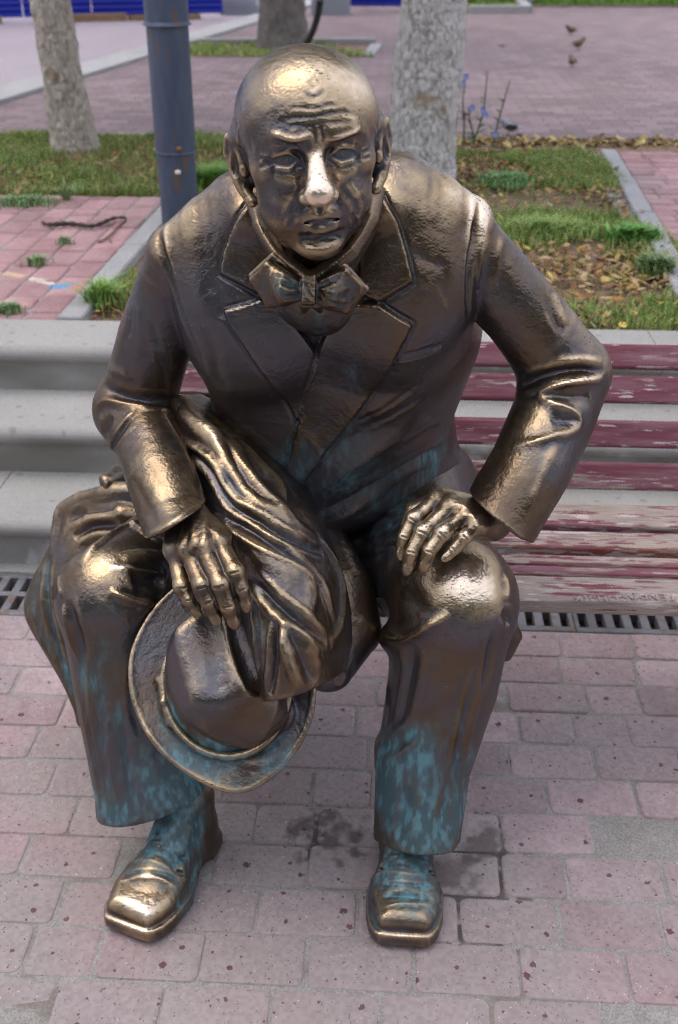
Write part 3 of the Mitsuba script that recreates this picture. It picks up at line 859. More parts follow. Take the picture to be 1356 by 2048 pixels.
for k in range(2):
    xa = ca + 0.04 if k == 0 else cm + 0.03
    xb = cm - 0.02 if k == 0 else cbx - 0.03
    pp = []
    for i in range(26):
        pp.append([xa + 0.06 + (xb - xa - 0.1) * (0.5 + 0.5 * math.sin(i * 1.9 + k)), cy0 - 0.019, ZU + 0.25 + 0.42 * (0.5 + 0.5 * math.sin(i * 1.13 + 2 * k)) + 0.02 * gq.random()])
    add('graffiti', tube(CubicSpline(range(26), pp)(np.linspace(0, 25, 150)), 0.014, 5), 'spray_pink', cb, label='loops of pink spray paint')
# dark low wall right of the dark tree
add('low_wall', box(-1.3343, -0.7785, 17.2, 17.5, ZU - 0.02, 1.6, 0.01), 'grey_metal', label='dark grey utility box just right of the dark tree trunk', category='utility box')
# far planting bed on the right
fb = thing('planting_bed', 'small planting bed with stone edge at the far side of the plaza', 'planting bed')
sq = [np.array((0.9625, 17.5821)), np.array((1.8319, 17.7336)), np.array((1.8691, 19.3352)), np.array((0.9454, 19.2852))]
pm = trimesh.creation.extrude_polygon(Polygon(sq), 0.05, engine='earcut')
pm.apply_translation([0, 0, ZU - 0.02])
add('soil', pm, 'soil_mat', fb)
kerb_run(sq[0], sq[1], 0.14, 'edging', fb, 1.0, ZU + 0.1)
kerb_run(sq[1], sq[2], 0.14, 'edging', fb, 1.0, ZU + 0.1)
g5, c5 = blades(2500, rect(sq[0][0], sq[1][0], sq[0][1] + 0.1, sq[2][1]), 0.05, 0.12, 0.012, GREENS, lambda xy: np.full(len(xy), 0.7), 13)
add('ground_cover', g5, 'grass_mat', fb, color=c5, kind='stuff')
tree((1.4075, 19.8209, 0.4200), (1.5075, 19.8209, 3.3200), 0.26, 0.22, 11, 'bark_dark', 'brown tree trunk in the small far planting bed', 2.2, 4000)
bp = thing('bollard', 'blue grey metal post at the corner of the far planting bed', 'post')
bx, by = (1.9454, 19.4644)
add('post', box(bx - 0.16, bx + 0.16, by, by + 0.3, ZU, 2.2, 0.02), 'grey_metal', bp)
add('cap', box(bx - 0.18, bx + 0.18, by - 0.02, by + 0.32, 2.2, 2.26, 0.01), 'grey_metal', bp)
bx, by = (3.0230, 20.4443)
bt = thing('tree_stump', 'dark stump standing on the lawn at the top edge', 'stump')
add('stump', trunk((bx, by, ZU), (bx, by, ZU + 0.5), 0.28, 0.24, 15, 0.5), 'bark_dark', bt, smooth=True)

# ------------------------------------------------------------------ sticks, birds, flowers
sp = np.array([(-1.5303, 4.6195, 0.4600), (-1.4471, 4.5462, 0.4680), (-1.3858, 4.5792, 0.4630), (-1.2883, 4.5369, 0.4660), (-1.2463, 4.6281, 0.4680), (-1.1709, 4.6520, 0.4740)])
add('stick', tube(CubicSpline(range(6), sp)(np.linspace(0, 5, 40)), np.interp(np.linspace(0, 5, 40), [0, 1, 4, 5], [0.004, 0.011, 0.008, 0.005]) + 0.002 * np.sin(np.arange(40) * 1.7), 7), 'dark_twig', smooth=True, label='crooked dark fallen stick lying on the red blocks', category='stick')
sp = np.array([(-1.1796, 4.6831, 0.4580), (-1.1835, 4.5156, 0.4600), (-1.1849, 4.3820, 0.4600), (-1.2091, 4.3124, 0.4570)])
s2 = np.array([(-1.1849, 4.3820, 0.4600), (-1.1556, 4.3114, 0.4580)])
add('stick', join(tube(CubicSpline(range(4), sp)(np.linspace(0, 3, 20)), 0.0045, 6), tube(s2, 0.003, 6)), 'brown_twig', smooth=True, label='thin brown forked twig beside the crooked dark stick', category='stick')


def bird(pos, yaw, s, body, label, group=None, tail=1.0):
    b = thing('bird', label, 'bird', group)
    def tf(m):
        m.apply_transform(np.array(T().translate(list(pos)).rotate([0, 0, 1], yaw).scale(s).matrix))
        return m
    prof = tube([(-0.06, 0, 0.055), (-0.045, 0, 0.055), (-0.02, 0, 0.052), (0.015, 0, 0.062), (0.04, 0, 0.078), (0.052, 0, 0.093), (0.066, 0, 0.097), (0.075, 0, 0.094)], [0.010, 0.020, 0.030, 0.032, 0.024, 0.019, 0.017, 0.008], 10)
    tl = trimesh.Trimesh(*hull([(-0.05, -0.010, 0.055), (-0.05, 0.010, 0.055), (-0.05, 0, 0.065), (-0.06 - 0.055 * tail, -0.014, 0.045), (-0.06 - 0.055 * tail, 0.014, 0.045), (-0.06 - 0.055 * tail, 0, 0.050)]))
    add('body', tf(join(prof, tl)), body, b, smooth=50)
    for sd in (-1, 1):
        w = trimesh.creation.icosphere(1, 1.0)
        w.apply_scale([0.045, 0.008, 0.02])
        w.apply_translation([-0.015, sd * 0.028, 0.06])
        add('wing', tf(w), 'bird_dark' if tail > 1.2 else body, b, smooth=True)
        add('leg', tf(tube([(0.0, sd * 0.012, 0.03), (0.006, sd * 0.013, 0.012), (0.002, sd * 0.013, 0.0), (0.02, sd * 0.013, 0.0)], 0.0022, 5)), 'bird_dark', b)
    bk = trimesh.Trimesh(*hull([(0.078, -0.004, 0.096), (0.078, 0.004, 0.096), (0.078, 0, 0.088), (0.092, 0, 0.091)]))
    add('beak', tf(bk), 'bird_dark', b)


bird((1.9786, 14.0783, 0.4480), 200, 1.0, 'bird_brown', 'brown sparrow on the plaza, farthest of the three')
bird((1.8207, 12.3033, 0.4480), 35, 1.1, 'bird_brown', 'brown sparrow on the plaza, middle one of the three')
bird((1.5403, 10.7012, 0.4480), 100, 0.95, 'bird_brown', 'brown sparrow on the plaza, nearest of the three')
bird((0.6686, 7.0242, 0.4480), 172, 0.85, 'bird_grey', 'grey wagtail with long tail at the leaf strip behind the bed', tail=1.9)
bl = trimesh.creation.icosphere(1, 0.03)
bl.apply_scale([1.3, 1, 0.5])
bl.apply_translation((1.0637, 12.6678, 0.4500))
add('stone', bl, 'bird_dark', label='small dark lump lying on the plaza', category='stone')

cp = thing('chicory_plant', 'tall chicory with blue flowers beside the pale tree trunk', 'wild flower')
CY = 6.25
stems = [[(926,285), (928,240), (926,200), (929,165)], [(945,285), (955,262), (966,225), (972,175), (976,140)], [(950,285), (942,250), (938,232), (944,214)], [(985,290), (992,262), (1003,220), (1013,185), (1022,160)]]
STEMS = [[(0.3439, 6.2000, 0.5263), (0.3423, 6.2000, 0.6564), (0.3314, 6.2000, 0.7585), (0.3362, 6.2000, 0.8640)], [(0.3957, 6.2000, 0.5268), (0.4185, 6.2000, 0.6001), (0.4422, 6.2000, 0.6957), (0.4502, 6.2000, 0.8222), (0.4552, 6.2000, 0.9093)], [(0.4093, 6.2000, 0.5269), (0.3815, 6.2000, 0.6309), (0.3681, 6.2000, 0.6772), (0.3815, 6.2000, 0.7233)], [(0.5048, 6.2000, 0.5225), (0.5185, 6.2000, 0.6010), (0.5405, 6.2000, 0.7092), (0.5608, 6.2000, 0.7979), (0.5747, 6.2000, 0.8605)]]
for s in STEMS:
    add('stem', tube(CubicSpline(range(len(s)), s)(np.linspace(0, len(s) - 1, 18)), np.linspace(0.006, 0.0028, 18), 5), 'stem_green', cp, smooth=True)
for c in [[(0.3392, 6.1700, 0.8798)], [(0.3226, 6.1700, 0.8450)], [(0.3798, 6.1700, 0.7249)], [(0.4391, 6.1700, 0.7152)], [(0.4543, 6.1700, 0.6873)], [(0.5143, 6.1700, 0.5902)]]:
    pet = []
    for k in range(12):
        a = k * math.pi / 6
        d, t = np.array([math.cos(a), -0.35, math.sin(a)]), np.array([-math.sin(a), 0, math.cos(a)])
        pet.append(trimesh.Trimesh(*hull([d * 0.003 + t * 0.002, d * 0.003 - t * 0.002, d * 0.015 + t * 0.004, d * 0.015 - t * 0.004, d * 0.017, d * 0.010 + np.array([0, 0.0015, 0])])))
    m = join(*pet)
    m.apply_translation(c[0])
    add('flower', m, 'chicory_blue', cp)
g = np.random.default_rng(8)
lm = []
for s in STEMS:
    cs = CubicSpline(range(len(s)), s)
    for t in g.uniform(0.05, len(s) - 1.1, 9):
        p = cs(t)
        a = g.uniform(0, 6.28)
        l = 0.05 * (1.3 - t / len(s))
        d = np.array([math.cos(a), math.sin(a), 0.5]) * l
        sd = np.array([-math.sin(a), math.cos(a), 0]) * l * 0.22
        lm.append(trimesh.Trimesh(np.array([p, p + d * 0.5 + sd, p + d, p + d * 0.5 - sd, p + d * 0.5 + [0, 0, -0.004]]), [[0, 1, 4], [1, 2, 4], [2, 3, 4], [3, 0, 4]], process=False))
add('leaf_mass', join(*lm), 'stem_green', cp, kind='stuff')

# ------------------------------------------------------------------ sculpting tools
class Clay:
    """A signed distance field on a grid; things are added and carved smoothly, then meshed with surface nets."""

    def __init__(s, lo, hi, h):
        s.lo, s.h = np.asarray(lo, float), h
        s.n = np.ceil((np.asarray(hi) - s.lo) / h).astype(int) + 1
        s.F = np.full(s.n, 0.5, np.float32)

    def win(s, lo, hi, pad):
        a = np.clip(np.floor((lo - pad - s.lo) / s.h).astype(int), 0, s.n - 1)
        b = np.clip(np.ceil((hi + pad - s.lo) / s.h).astype(int) + 1, 1, s.n)
        g = [(s.lo[i] + s.h * np.arange(a[i], b[i])).astype(np.float32) for i in range(3)]
        return tuple(slice(a[i], b[i]) for i in range(3)), (g[0][:, None, None], g[1][None, :, None], g[2][None, None, :])

    def blend(s, sl, d, k, cut):
        A = s.F[sl]
        if A.size == 0:
            return
        if cut:
            d = -d
            h = np.maximum(k - np.abs(A - d), 0) / max(k, 1e-6)
            s.F[sl] = np.maximum(A, d) + h * h * k * 0.25
        else:
            h = np.maximum(k - np.abs(A - d), 0) / max(k, 1e-6)
            s.F[sl] = np.minimum(A, d) - h * h * k * 0.25

    def chain(s, pts, rad, k=0.02, cut=False, flat=None):
        """Round cones through the points; flat = (direction, factor) makes the section thinner along the direction."""
        pts = np.asarray(pts, float)
        rad = np.broadcast_to(np.asarray(rad, float), len(pts))
        R = rad.max()
        sl, (x, y, z) = s.win(pts.min(0) - R, pts.max(0) + R, k + 3 * s.h)
        q = pts.copy()
        if flat is not None:
            u, f = np.asarray(flat[0], float), flat[1]
            u = u / np.linalg.norm(u)
            q = pts + (f - 1) * (pts @ u)[:, None] * u
            w = (x * u[0] + y * u[1] + z * u[2]) * (f - 1)
            x, y, z = x + w * u[0], y + w * u[1], z + w * u[2]
        best = None
        for a, b, ra, rb in zip(q[:-1], q[1:], rad[:-1], rad[1:]):
            ab = b - a
            dx, dy, dz = x - a[0], y - a[1], z - a[2]
            t = np.clip((dx * ab[0] + dy * ab[1] + dz * ab[2]) / max(ab @ ab, 1e-12), 0, 1)
            d = np.sqrt((dx - t * ab[0]) ** 2 + (dy - t * ab[1]) ** 2 + (dz - t * ab[2]) ** 2) - (ra + t * (rb - ra))
            best = d if best is None else np.minimum(best, d)
        if flat is not None:
            best = best / (0.5 + 0.5 * flat[1])
        s.blend(sl, best.astype(np.float32), k, cut)

    def ell(s, c, r, k=0.02, cut=False, rot=None):
        c, r = np.asarray(c, float), np.asarray(r, float)
        m = r.max() if rot is not None else r
        sl, (x, y, z) = s.win(c - m, c + m, k + 3 * s.h)
        x, y, z = x - c[0], y - c[1], z - c[2]
        if rot is not None:
            x, y, z = (x * rot[0, i] + y * rot[1, i] + z * rot[2, i] for i in range(3))
        k0 = np.sqrt((x / r[0]) ** 2 + (y / r[1]) ** 2 + (z / r[2]) ** 2)
        k1 = np.sqrt((x / r[0] ** 2) ** 2 + (y / r[1] ** 2) ** 2 + (z / r[2] ** 2) ** 2)
        s.blend(sl, (k0 * (k0 - 1) / np.maximum(k1, 1e-6)).astype(np.float32), k, cut)

    def box(s, c, half, rnd=0.005, k=0.005, cut=False, rot=None):
        c, half = np.asarray(c, float), np.asarray(half, float)
        m = np.full(3, np.linalg.norm(half))
        sl, (x, y, z) = s.win(c - m, c + m, k + 3 * s.h)
        x, y, z = x - c[0], y - c[1], z - c[2]
        if rot is not None:
            x, y, z = (x * rot[0, i] + y * rot[1, i] + z * rot[2, i] for i in range(3))
        q = [np.abs(v) - (hh - rnd) for v, hh in zip((x, y, z), half)]
        d = np.sqrt(sum(np.maximum(v, 0) ** 2 for v in q)) + np.minimum(np.maximum(np.maximum(q[0], q[1]), q[2]), 0) - rnd
        s.blend(sl, d.astype(np.float32), k, cut)

    def prism(s, o, M, outline, w0, w1, rnd=0.004, k=0.004, cut=False, height=None):
        """A slab over a closed outline in the plane of M's first two axes, from w0 to w1 along the third; height(u, v) bends it."""
        o, q = np.asarray(o, float), np.asarray(outline, float)
        c8 = np.array([o + M @ np.array([u, v, w]) for u in (q[:, 0].min(), q[:, 0].max()) for v in (q[:, 1].min(), q[:, 1].max()) for w in (w0 - 0.06 * (height is not None), w1 + 0.06 * (height is not None))])
        sl, (x, y, z) = s.win(c8.min(0), c8.max(0), k + rnd + 3 * s.h)
        x, y, z = x - o[0], y - o[1], z - o[2]
        u, v, w = (x * M[0, i] + y * M[1, i] + z * M[2, i] for i in range(3))
        d2, ins = None, None
        for a, b in zip(q, np.roll(q, -1, 0)):
            e = b - a
            t = np.clip(((u - a[0]) * e[0] + (v - a[1]) * e[1]) / max(e @ e, 1e-12), 0, 1)
            dd = (u - a[0] - t * e[0]) ** 2 + (v - a[1] - t * e[1]) ** 2
            d2 = dd if d2 is None else np.minimum(d2, dd)
            if abs(e[1]) > 1e-12:
                cr = ((a[1] > v) != (b[1] > v)) & (u < e[0] * (v - a[1]) / e[1] + a[0])
                ins = cr if ins is None else ins ^ cr
        d2 = np.where(ins, -np.sqrt(d2), np.sqrt(d2)) + rnd
        if height is not None:
            w = w - height(u, v)
        dw = np.abs(w - (w0 + w1) / 2) - (w1 - w0) / 2 + rnd
        d = np.sqrt(np.maximum(d2, 0) ** 2 + np.maximum(dw, 0) ** 2) + np.minimum(np.maximum(d2, dw), 0) - rnd
        s.blend(sl, d.astype(np.float32), k, cut)

    def half(s, p, nrm, lo, hi, k=0.004):
        """Cut away what lies beyond the plane (point, outward direction) inside the box lo..hi."""
        nrm = np.asarray(nrm, float) / np.linalg.norm(nrm)
        sl, (x, y, z) = s.win(np.asarray(lo, float), np.asarray(hi, float), 0)
        d = -((x - p[0]) * nrm[0] + (y - p[1]) * nrm[1] + (z - p[2]) * nrm[2])
        s.blend(sl, d.astype(np.float32), k, True)

    def mesh(s):
        F = np.pad(s.F, 1, constant_values=0.5)
        lo = s.lo - s.h
        S = F < 0
        n = np.array(F.shape) - 1
        c = [S[i:i + n[0], j:j + n[1], k:k + n[2]] for i in (0, 1) for j in (0, 1) for k in (0, 1)]
        cnt = sum(v.astype(np.int8) for v in c)
        idx = np.argwhere((cnt > 0) & (cnt < 8))
        num = np.full(n, -1, np.int64)
        num[tuple(idx.T)] = np.arange(len(idx))
        P, W = np.zeros((len(idx), 3)), np.zeros(len(idx))
        corner = np.array([(i, j, k) for i in (0, 1) for j in (0, 1) for k in (0, 1)])
        val = np.stack([F[tuple((idx + q).T)] for q in corner], 1)
        for a in range(8):
            for ax in range(3):
                if corner[a][ax] == 0:
                    b = a + (4, 2, 1)[ax]
                    va, vb = val[:, a], val[:, b]
                    on = (va < 0) != (vb < 0)
                    t = np.where(on, va / np.where(on, va - vb, 1), 0)
                    p = np.repeat(corner[a][None].astype(float), len(idx), 0)
                    p[:, ax] = t
                    P += np.where(on[:, None], p, 0)
                    W += on
        V = lo + s.h * (idx + P / W[:, None])
        Q = []
        for ax in range(3):
            u, v = (ax + 1) % 3, (ax + 2) % 3
            A = S
            sa = [slice(0, -1) if i == ax else slice(1, -1) for i in range(3)]
            sb = [slice(1, None) if i == ax else slice(1, -1) for i in range(3)]
            a, b = A[tuple(sa)], A[tuple(sb)]
            e = np.argwhere(a != b)
            fl = a[tuple(e.T)]
            e = e + np.array([0 if i == ax else 1 for i in range(3)])
            du, dv = np.eye(3, dtype=int)[u], np.eye(3, dtype=int)[v]
            q = np.stack([num[tuple((e - du - dv).T)], num[tuple((e - dv).T)], num[tuple(e.T)], num[tuple((e - du).T)]], 1)
            q[~fl] = q[~fl][:, ::-1]
            Q.append(q)
        Q = np.vstack(Q)
        return V, np.vstack([Q[:, [0, 1, 2]], Q[:, [0, 2, 3]]])


def vnormals(V, Fc):
    N = np.zeros_like(V)
    fn = np.cross(V[Fc[:, 1]] - V[Fc[:, 0]], V[Fc[:, 2]] - V[Fc[:, 0]])
    for k in range(3):
        N += np.stack([np.bincount(Fc[:, k], fn[:, i], len(V)) for i in range(3)], 1)
    return N / (np.linalg.norm(N, axis=1, keepdims=True) + 1e-20)


def adjacency(n, Fc):
    e = np.vstack([Fc[:, [0, 1]], Fc[:, [1, 2]], Fc[:, [2, 0]]])
    A = coo_matrix((np.ones(len(e)), (e[:, 0], e[:, 1])), shape=(n, n)).tocsr()
    A = ((A + A.T) > 0).astype(float)
    d = np.asarray(A.sum(1)).ravel()
    return A.multiply(1 / np.maximum(d, 1)[:, None]).tocsr()


def smooth(V, A, it, lam=0.5, mu=-0.53):
    for i in range(it):
        V = V + lam * (A @ V - V)
        if mu:
            V = V + mu * (A @ V - V)
    return V


def carve(V, N, strokes):
    """Modelling strokes: lines along the surface that raise ridges, cut creases or step one side up.
    kinds: r ridge, c crease, s step (the side left of the line, seen from outside, stands proud), f fold (steep on its left side)."""
    D = np.zeros(len(V))
    for (kind, w, amp, pts) in strokes:
        pts = np.asarray(pts, float) * 0.001
        if kind == 'p':
            cen = pts.mean(0)
            _, _, ax = np.linalg.svd(pts - cen)
            near = np.flatnonzero((np.linalg.norm(V - cen, axis=1) < np.linalg.norm(pts - cen, axis=1).max() + 0.02) & (np.abs((V - cen) @ ax[2]) < 0.05))
            near = near[np.abs(N[near] @ ax[2]) > 0.25]
            P2, q = (V[near] - cen) @ ax[:2].T, (pts - cen) @ ax[:2].T
            d2, ins = np.full(len(near), 9.0), np.zeros(len(near), bool)
            for a, b in zip(q, np.roll(q, -1, 0)):
                e = b - a
                t = np.clip(((P2 - a) @ e) / max(e @ e, 1e-12), 0, 1)
                d2 = np.minimum(d2, np.linalg.norm(P2 - a - t[:, None] * e, axis=1))
                if abs(e[1]) > 1e-12:
                    ins ^= ((a[1] > P2[:, 1]) != (b[1] > P2[:, 1])) & (P2[:, 0] < e[0] * (P2[:, 1] - a[1]) / e[1] + a[0])
            sd = np.where(ins, d2, -d2)
            x = np.clip((sd + 0.0012) / 0.0024, 0, 1)
            D[near] += amp * 0.001 * (x * x * (3 - 2 * x)) + 0.0007 * np.exp(-((sd - 0.003) / 0.003) ** 2) * (amp > 0) - 0.0032 * np.exp(-((sd + 0.0038) / 0.0032) ** 2) * (amp > 0)
            continue
        if len(pts) > 2:
            u = np.r_[0, np.cumsum(np.linalg.norm(np.diff(pts, axis=0), axis=1))]
            keep = np.r_[True, np.diff(u) > 1e-6]
            pts, u = pts[keep], u[keep]
            q = CubicSpline(u, pts)(np.linspace(0, u[-1], max(8, int(u[-1] / 0.002)))) if kind != 's' else np.stack([np.interp(np.linspace(0, u[-1], max(8, int(u[-1] / 0.0015))), u, pts[:, i]) for i in range(3)], 1)
        else:
            q = pts[0] + (pts[1] - pts[0]) * np.linspace(0, 1, max(6, int(np.linalg.norm(pts[1] - pts[0]) / 0.002)))[:, None]
        R = w * 0.001 * 3
        near = np.flatnonzero(((V > q.min(0) - R) & (V < q.max(0) + R)).all(1))
        if not len(near):
            continue
        d, i = cKDTree(q).query(V[near], distance_upper_bound=R)
        ok = np.isfinite(d)
        near, d, i = near[ok], d[ok], i[ok]
        t = np.gradient(q, axis=0)
        t /= np.linalg.norm(t, axis=1, keepdims=True) + 1e-12
        off = V[near] - q[i]
        nn = N[near]
        side = np.cross(nn, t[i])
        side /= np.linalg.norm(side, axis=1, keepdims=True) + 1e-12
        lat = (off * side).sum(1)
        s = i / (len(q) - 1)
        along = (off * t[i]).sum(1)
        w_, a_ = w * 0.001, amp * 0.001
        if kind == 's':
            e = 0.0012
            x = np.clip((lat + e) / (2 * e), 0, 1)
            up = x * x * (3 - 2 * x) * np.exp(-np.maximum(lat, 0) / w_)
            dn = -0.35 * np.exp(-((lat + 2 * e) / 0.004) ** 2)
            D[near] += a_ * (up + dn) * (np.abs(along) < 0.003)
        else:
            taper = np.clip(np.minimum(s, 1 - s) / 0.22, 0, 1) ** 0.7
            if kind == 'f':
                ww = np.where(lat > 0, w_ * 0.38, w_)
            else:
                ww = w_
            g = np.exp(-(d / ww) ** 2) if kind != 'r' else np.exp(-(d / ww) ** 1.6)
            if kind == 'c':
                g = -np.exp(-(d / ww) ** 1.4) + 0.25 * np.exp(-((d - 2 * ww) / ww) ** 2)
            np.add.at(D, near, a_ * g * taper)
    return V + N * D[:, None]


UA, UB = np.array([0.8, 0.36, 0.48]), np.array([-0.6, 0.48, 0.64])


def bronze_uv(V, Fc, N, wear_spots, green_spots, base=0.0, up=0.5, floor=-1.5, crease=1.0):
    """Two masks kept with the surface: wear (polished ridges +, hollows -) and verdigris. They ride in uv on top of the position, which keeps the uv frame regular."""
    A = adjacency(len(V), Fc)
    ws = []
    for it in (6, 40):
        S = smooth(V, A, it, 0.6, 0)
        ws.append(((V - S) * N).sum(1))
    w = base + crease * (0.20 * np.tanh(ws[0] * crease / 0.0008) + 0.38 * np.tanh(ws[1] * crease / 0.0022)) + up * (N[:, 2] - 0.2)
    for (c, r, a) in wear_spots:
        w = w + a * np.exp(-(np.linalg.norm((V - np.array(c)) / np.asarray(r), axis=1)) ** 2)
    g = np.zeros(len(V))
    for (c, r, a) in green_spots:
        g = np.maximum(g, a * np.exp(-(np.linalg.norm((V - np.array(c)) / np.asarray(r), axis=1)) ** 2))
    g = g * (1 + 0.5 * np.clip(-w + 0.1, -0.6, 0.8)) + 0.08 * np.clip(-w, 0, 1)
    return np.stack([1000 * (V @ UA) + np.clip(w, floor, 2.0), 1000 * (V @ UB) + np.clip(g, 0, 1)], 1)


def sheet(rows, thick, nu=90, nv=70):
    """A thick cloth through a grid of points (rows of equal length): front, back and rim."""
    G_ = np.asarray(rows, float)
    m, n = G_.shape[:2]
    S = [RectBivariateSpline(range(m), range(n), G_[..., i], kx=min(3, m - 1), ky=min(3, n - 1)) for i in range(3)]
    a, b = np.linspace(0, m - 1, nu), np.linspace(0, n - 1, nv)
    V = np.stack([s(a, b) for s in S], -1)
    nr = np.cross(np.gradient(V, axis=0), np.gradient(V, axis=1))
    nr /= np.linalg.norm(nr, axis=-1, keepdims=True)
    return V, nr


# ------------------------------------------------------------------ bronze
def bronze_masks(p, uv):
    return uv.x - 1000 * (p.x * UA[0] + p.y * UA[1] + p.z * UA[2]), uv.y - 1000 * (p.x * UB[0] + p.y * UB[1] + p.z * UB[2])


def bronze_parts(p, uv):
    w, g = bronze_masks(p, uv)
    n1 = fbm(p.x * 26, p.y * 26, p.z * 26, 3)
    n2 = fbm(p.x * 110 + 5, p.y * 110, p.z * 70, 3)
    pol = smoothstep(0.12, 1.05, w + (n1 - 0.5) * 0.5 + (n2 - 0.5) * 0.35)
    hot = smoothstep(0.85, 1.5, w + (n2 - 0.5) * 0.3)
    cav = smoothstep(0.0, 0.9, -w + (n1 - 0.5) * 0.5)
    ver = smoothstep(0.12, 1.0, g + (fbm(p.x * 15, p.y * 15, p.z * 11, 3) - 0.5) * 1.0 + (n1 - 0.5) * 0.3 + (fbm(p.x * 130 + 5, p.y * 130, p.z * 24, 4) - 0.5) * 0.55)
    ver = ver * (1 - 0.9 * smoothstep(0.35, 0.9, w))
    return pol, hot, cav, ver, n1, n2


def bronze_color(p, n, uv):
    pol, hot, cav, ver, n1, n2 = bronze_parts(p, uv)
    c = mix((0.090, 0.058, 0.036), (0.150, 0.104, 0.062), n1)
    sky_sheen = smoothstep(0.40, 0.68, fbm(p.x * 7 + 4, p.y * 7, p.z * 7)) * 0.75  # blue-grey sky sheen painted into the bronze colour in soft patches
    c = mix(c, mi.Color3f(0.098, 0.102, 0.130), sky_sheen)
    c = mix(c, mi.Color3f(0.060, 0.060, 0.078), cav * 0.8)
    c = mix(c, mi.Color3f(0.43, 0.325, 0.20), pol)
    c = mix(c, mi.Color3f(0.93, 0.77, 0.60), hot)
    # pin holes and old patina left in the polished skin
    pit = smoothstep(0.74, 0.82, noise(p.x * 330, p.y * 330, p.z * 330)) * smoothstep(0.48, 0.66, fbm(p.x * 19 + 3, p.y * 19, p.z * 19))
    c = mix(c, mi.Color3f(0.06, 0.055, 0.055), pit * 0.8)
    dust = smoothstep(0.88, 0.95, noise(p.x * 400 + 9, p.y * 400, p.z * 260)) * (1 - pol) * smoothstep(0.5, 0.65, n1)
    c = mix(c, mi.Color3f(0.22, 0.33, 0.37), dust * 0.8)
    green = mix((0.030, 0.088, 0.11), (0.085, 0.25, 0.30), smoothstep(0.42, 0.72, fbm(p.x * 110 + 2, p.y * 110, p.z * 26, 3)))
    return mix(c, green, ver * 0.85)


def bronze_rough(p, n, uv):
    pol, hot, cav, ver, n1, n2 = bronze_parts(p, uv)
    r = 0.32 + 0.14 * (n2 - 0.5) - 0.01 * pol - 0.02 * hot + 0.12 * cav
    return dr.clip(r + ver * 0.35, 0.15, 0.9)


def bronze_metal(p, n, uv):
    pol, hot, cav, ver, n1, n2 = bronze_parts(p, uv)
    return dr.clip(0.93 - 0.2 * cav - 0.75 * ver, 0, 1)


def bronze_bump(p, n, uv):
    return noise(p.x * 420, p.y * 420, p.z * 420) * 0.35 + 0.7 * fbm(p.x * 130, p.y * 130, p.z * 130, 2) + 0.35 * fbm(p.x * 34, p.y * 34, p.z * 34, 2)


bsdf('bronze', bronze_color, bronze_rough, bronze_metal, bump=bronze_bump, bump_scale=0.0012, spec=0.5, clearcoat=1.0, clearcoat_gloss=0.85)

# ------------------------------------------------------------------ the bronze man
PARTS = {}


def finish(name, V, Fc, strokes, it=1, lump=0.0012):
    A = adjacency(len(V), Fc)
    V = smooth(V, A, it + 2)
    N = vnormals(V, Fc)
    Ns = smooth(N, A, 12 if name in ('coat', 'tail') else 4, 0.6, 0)
    Ns /= np.linalg.norm(Ns, axis=1, keepdims=True)
    V = V + Ns * ((meshkit.fbm(V * 24, 3, 3) - 0.5) * 2 * lump)[:, None]
    V = carve(V, Ns, strokes)
    V = smooth(V, A, 1)
    PARTS[name] = (V, Fc)


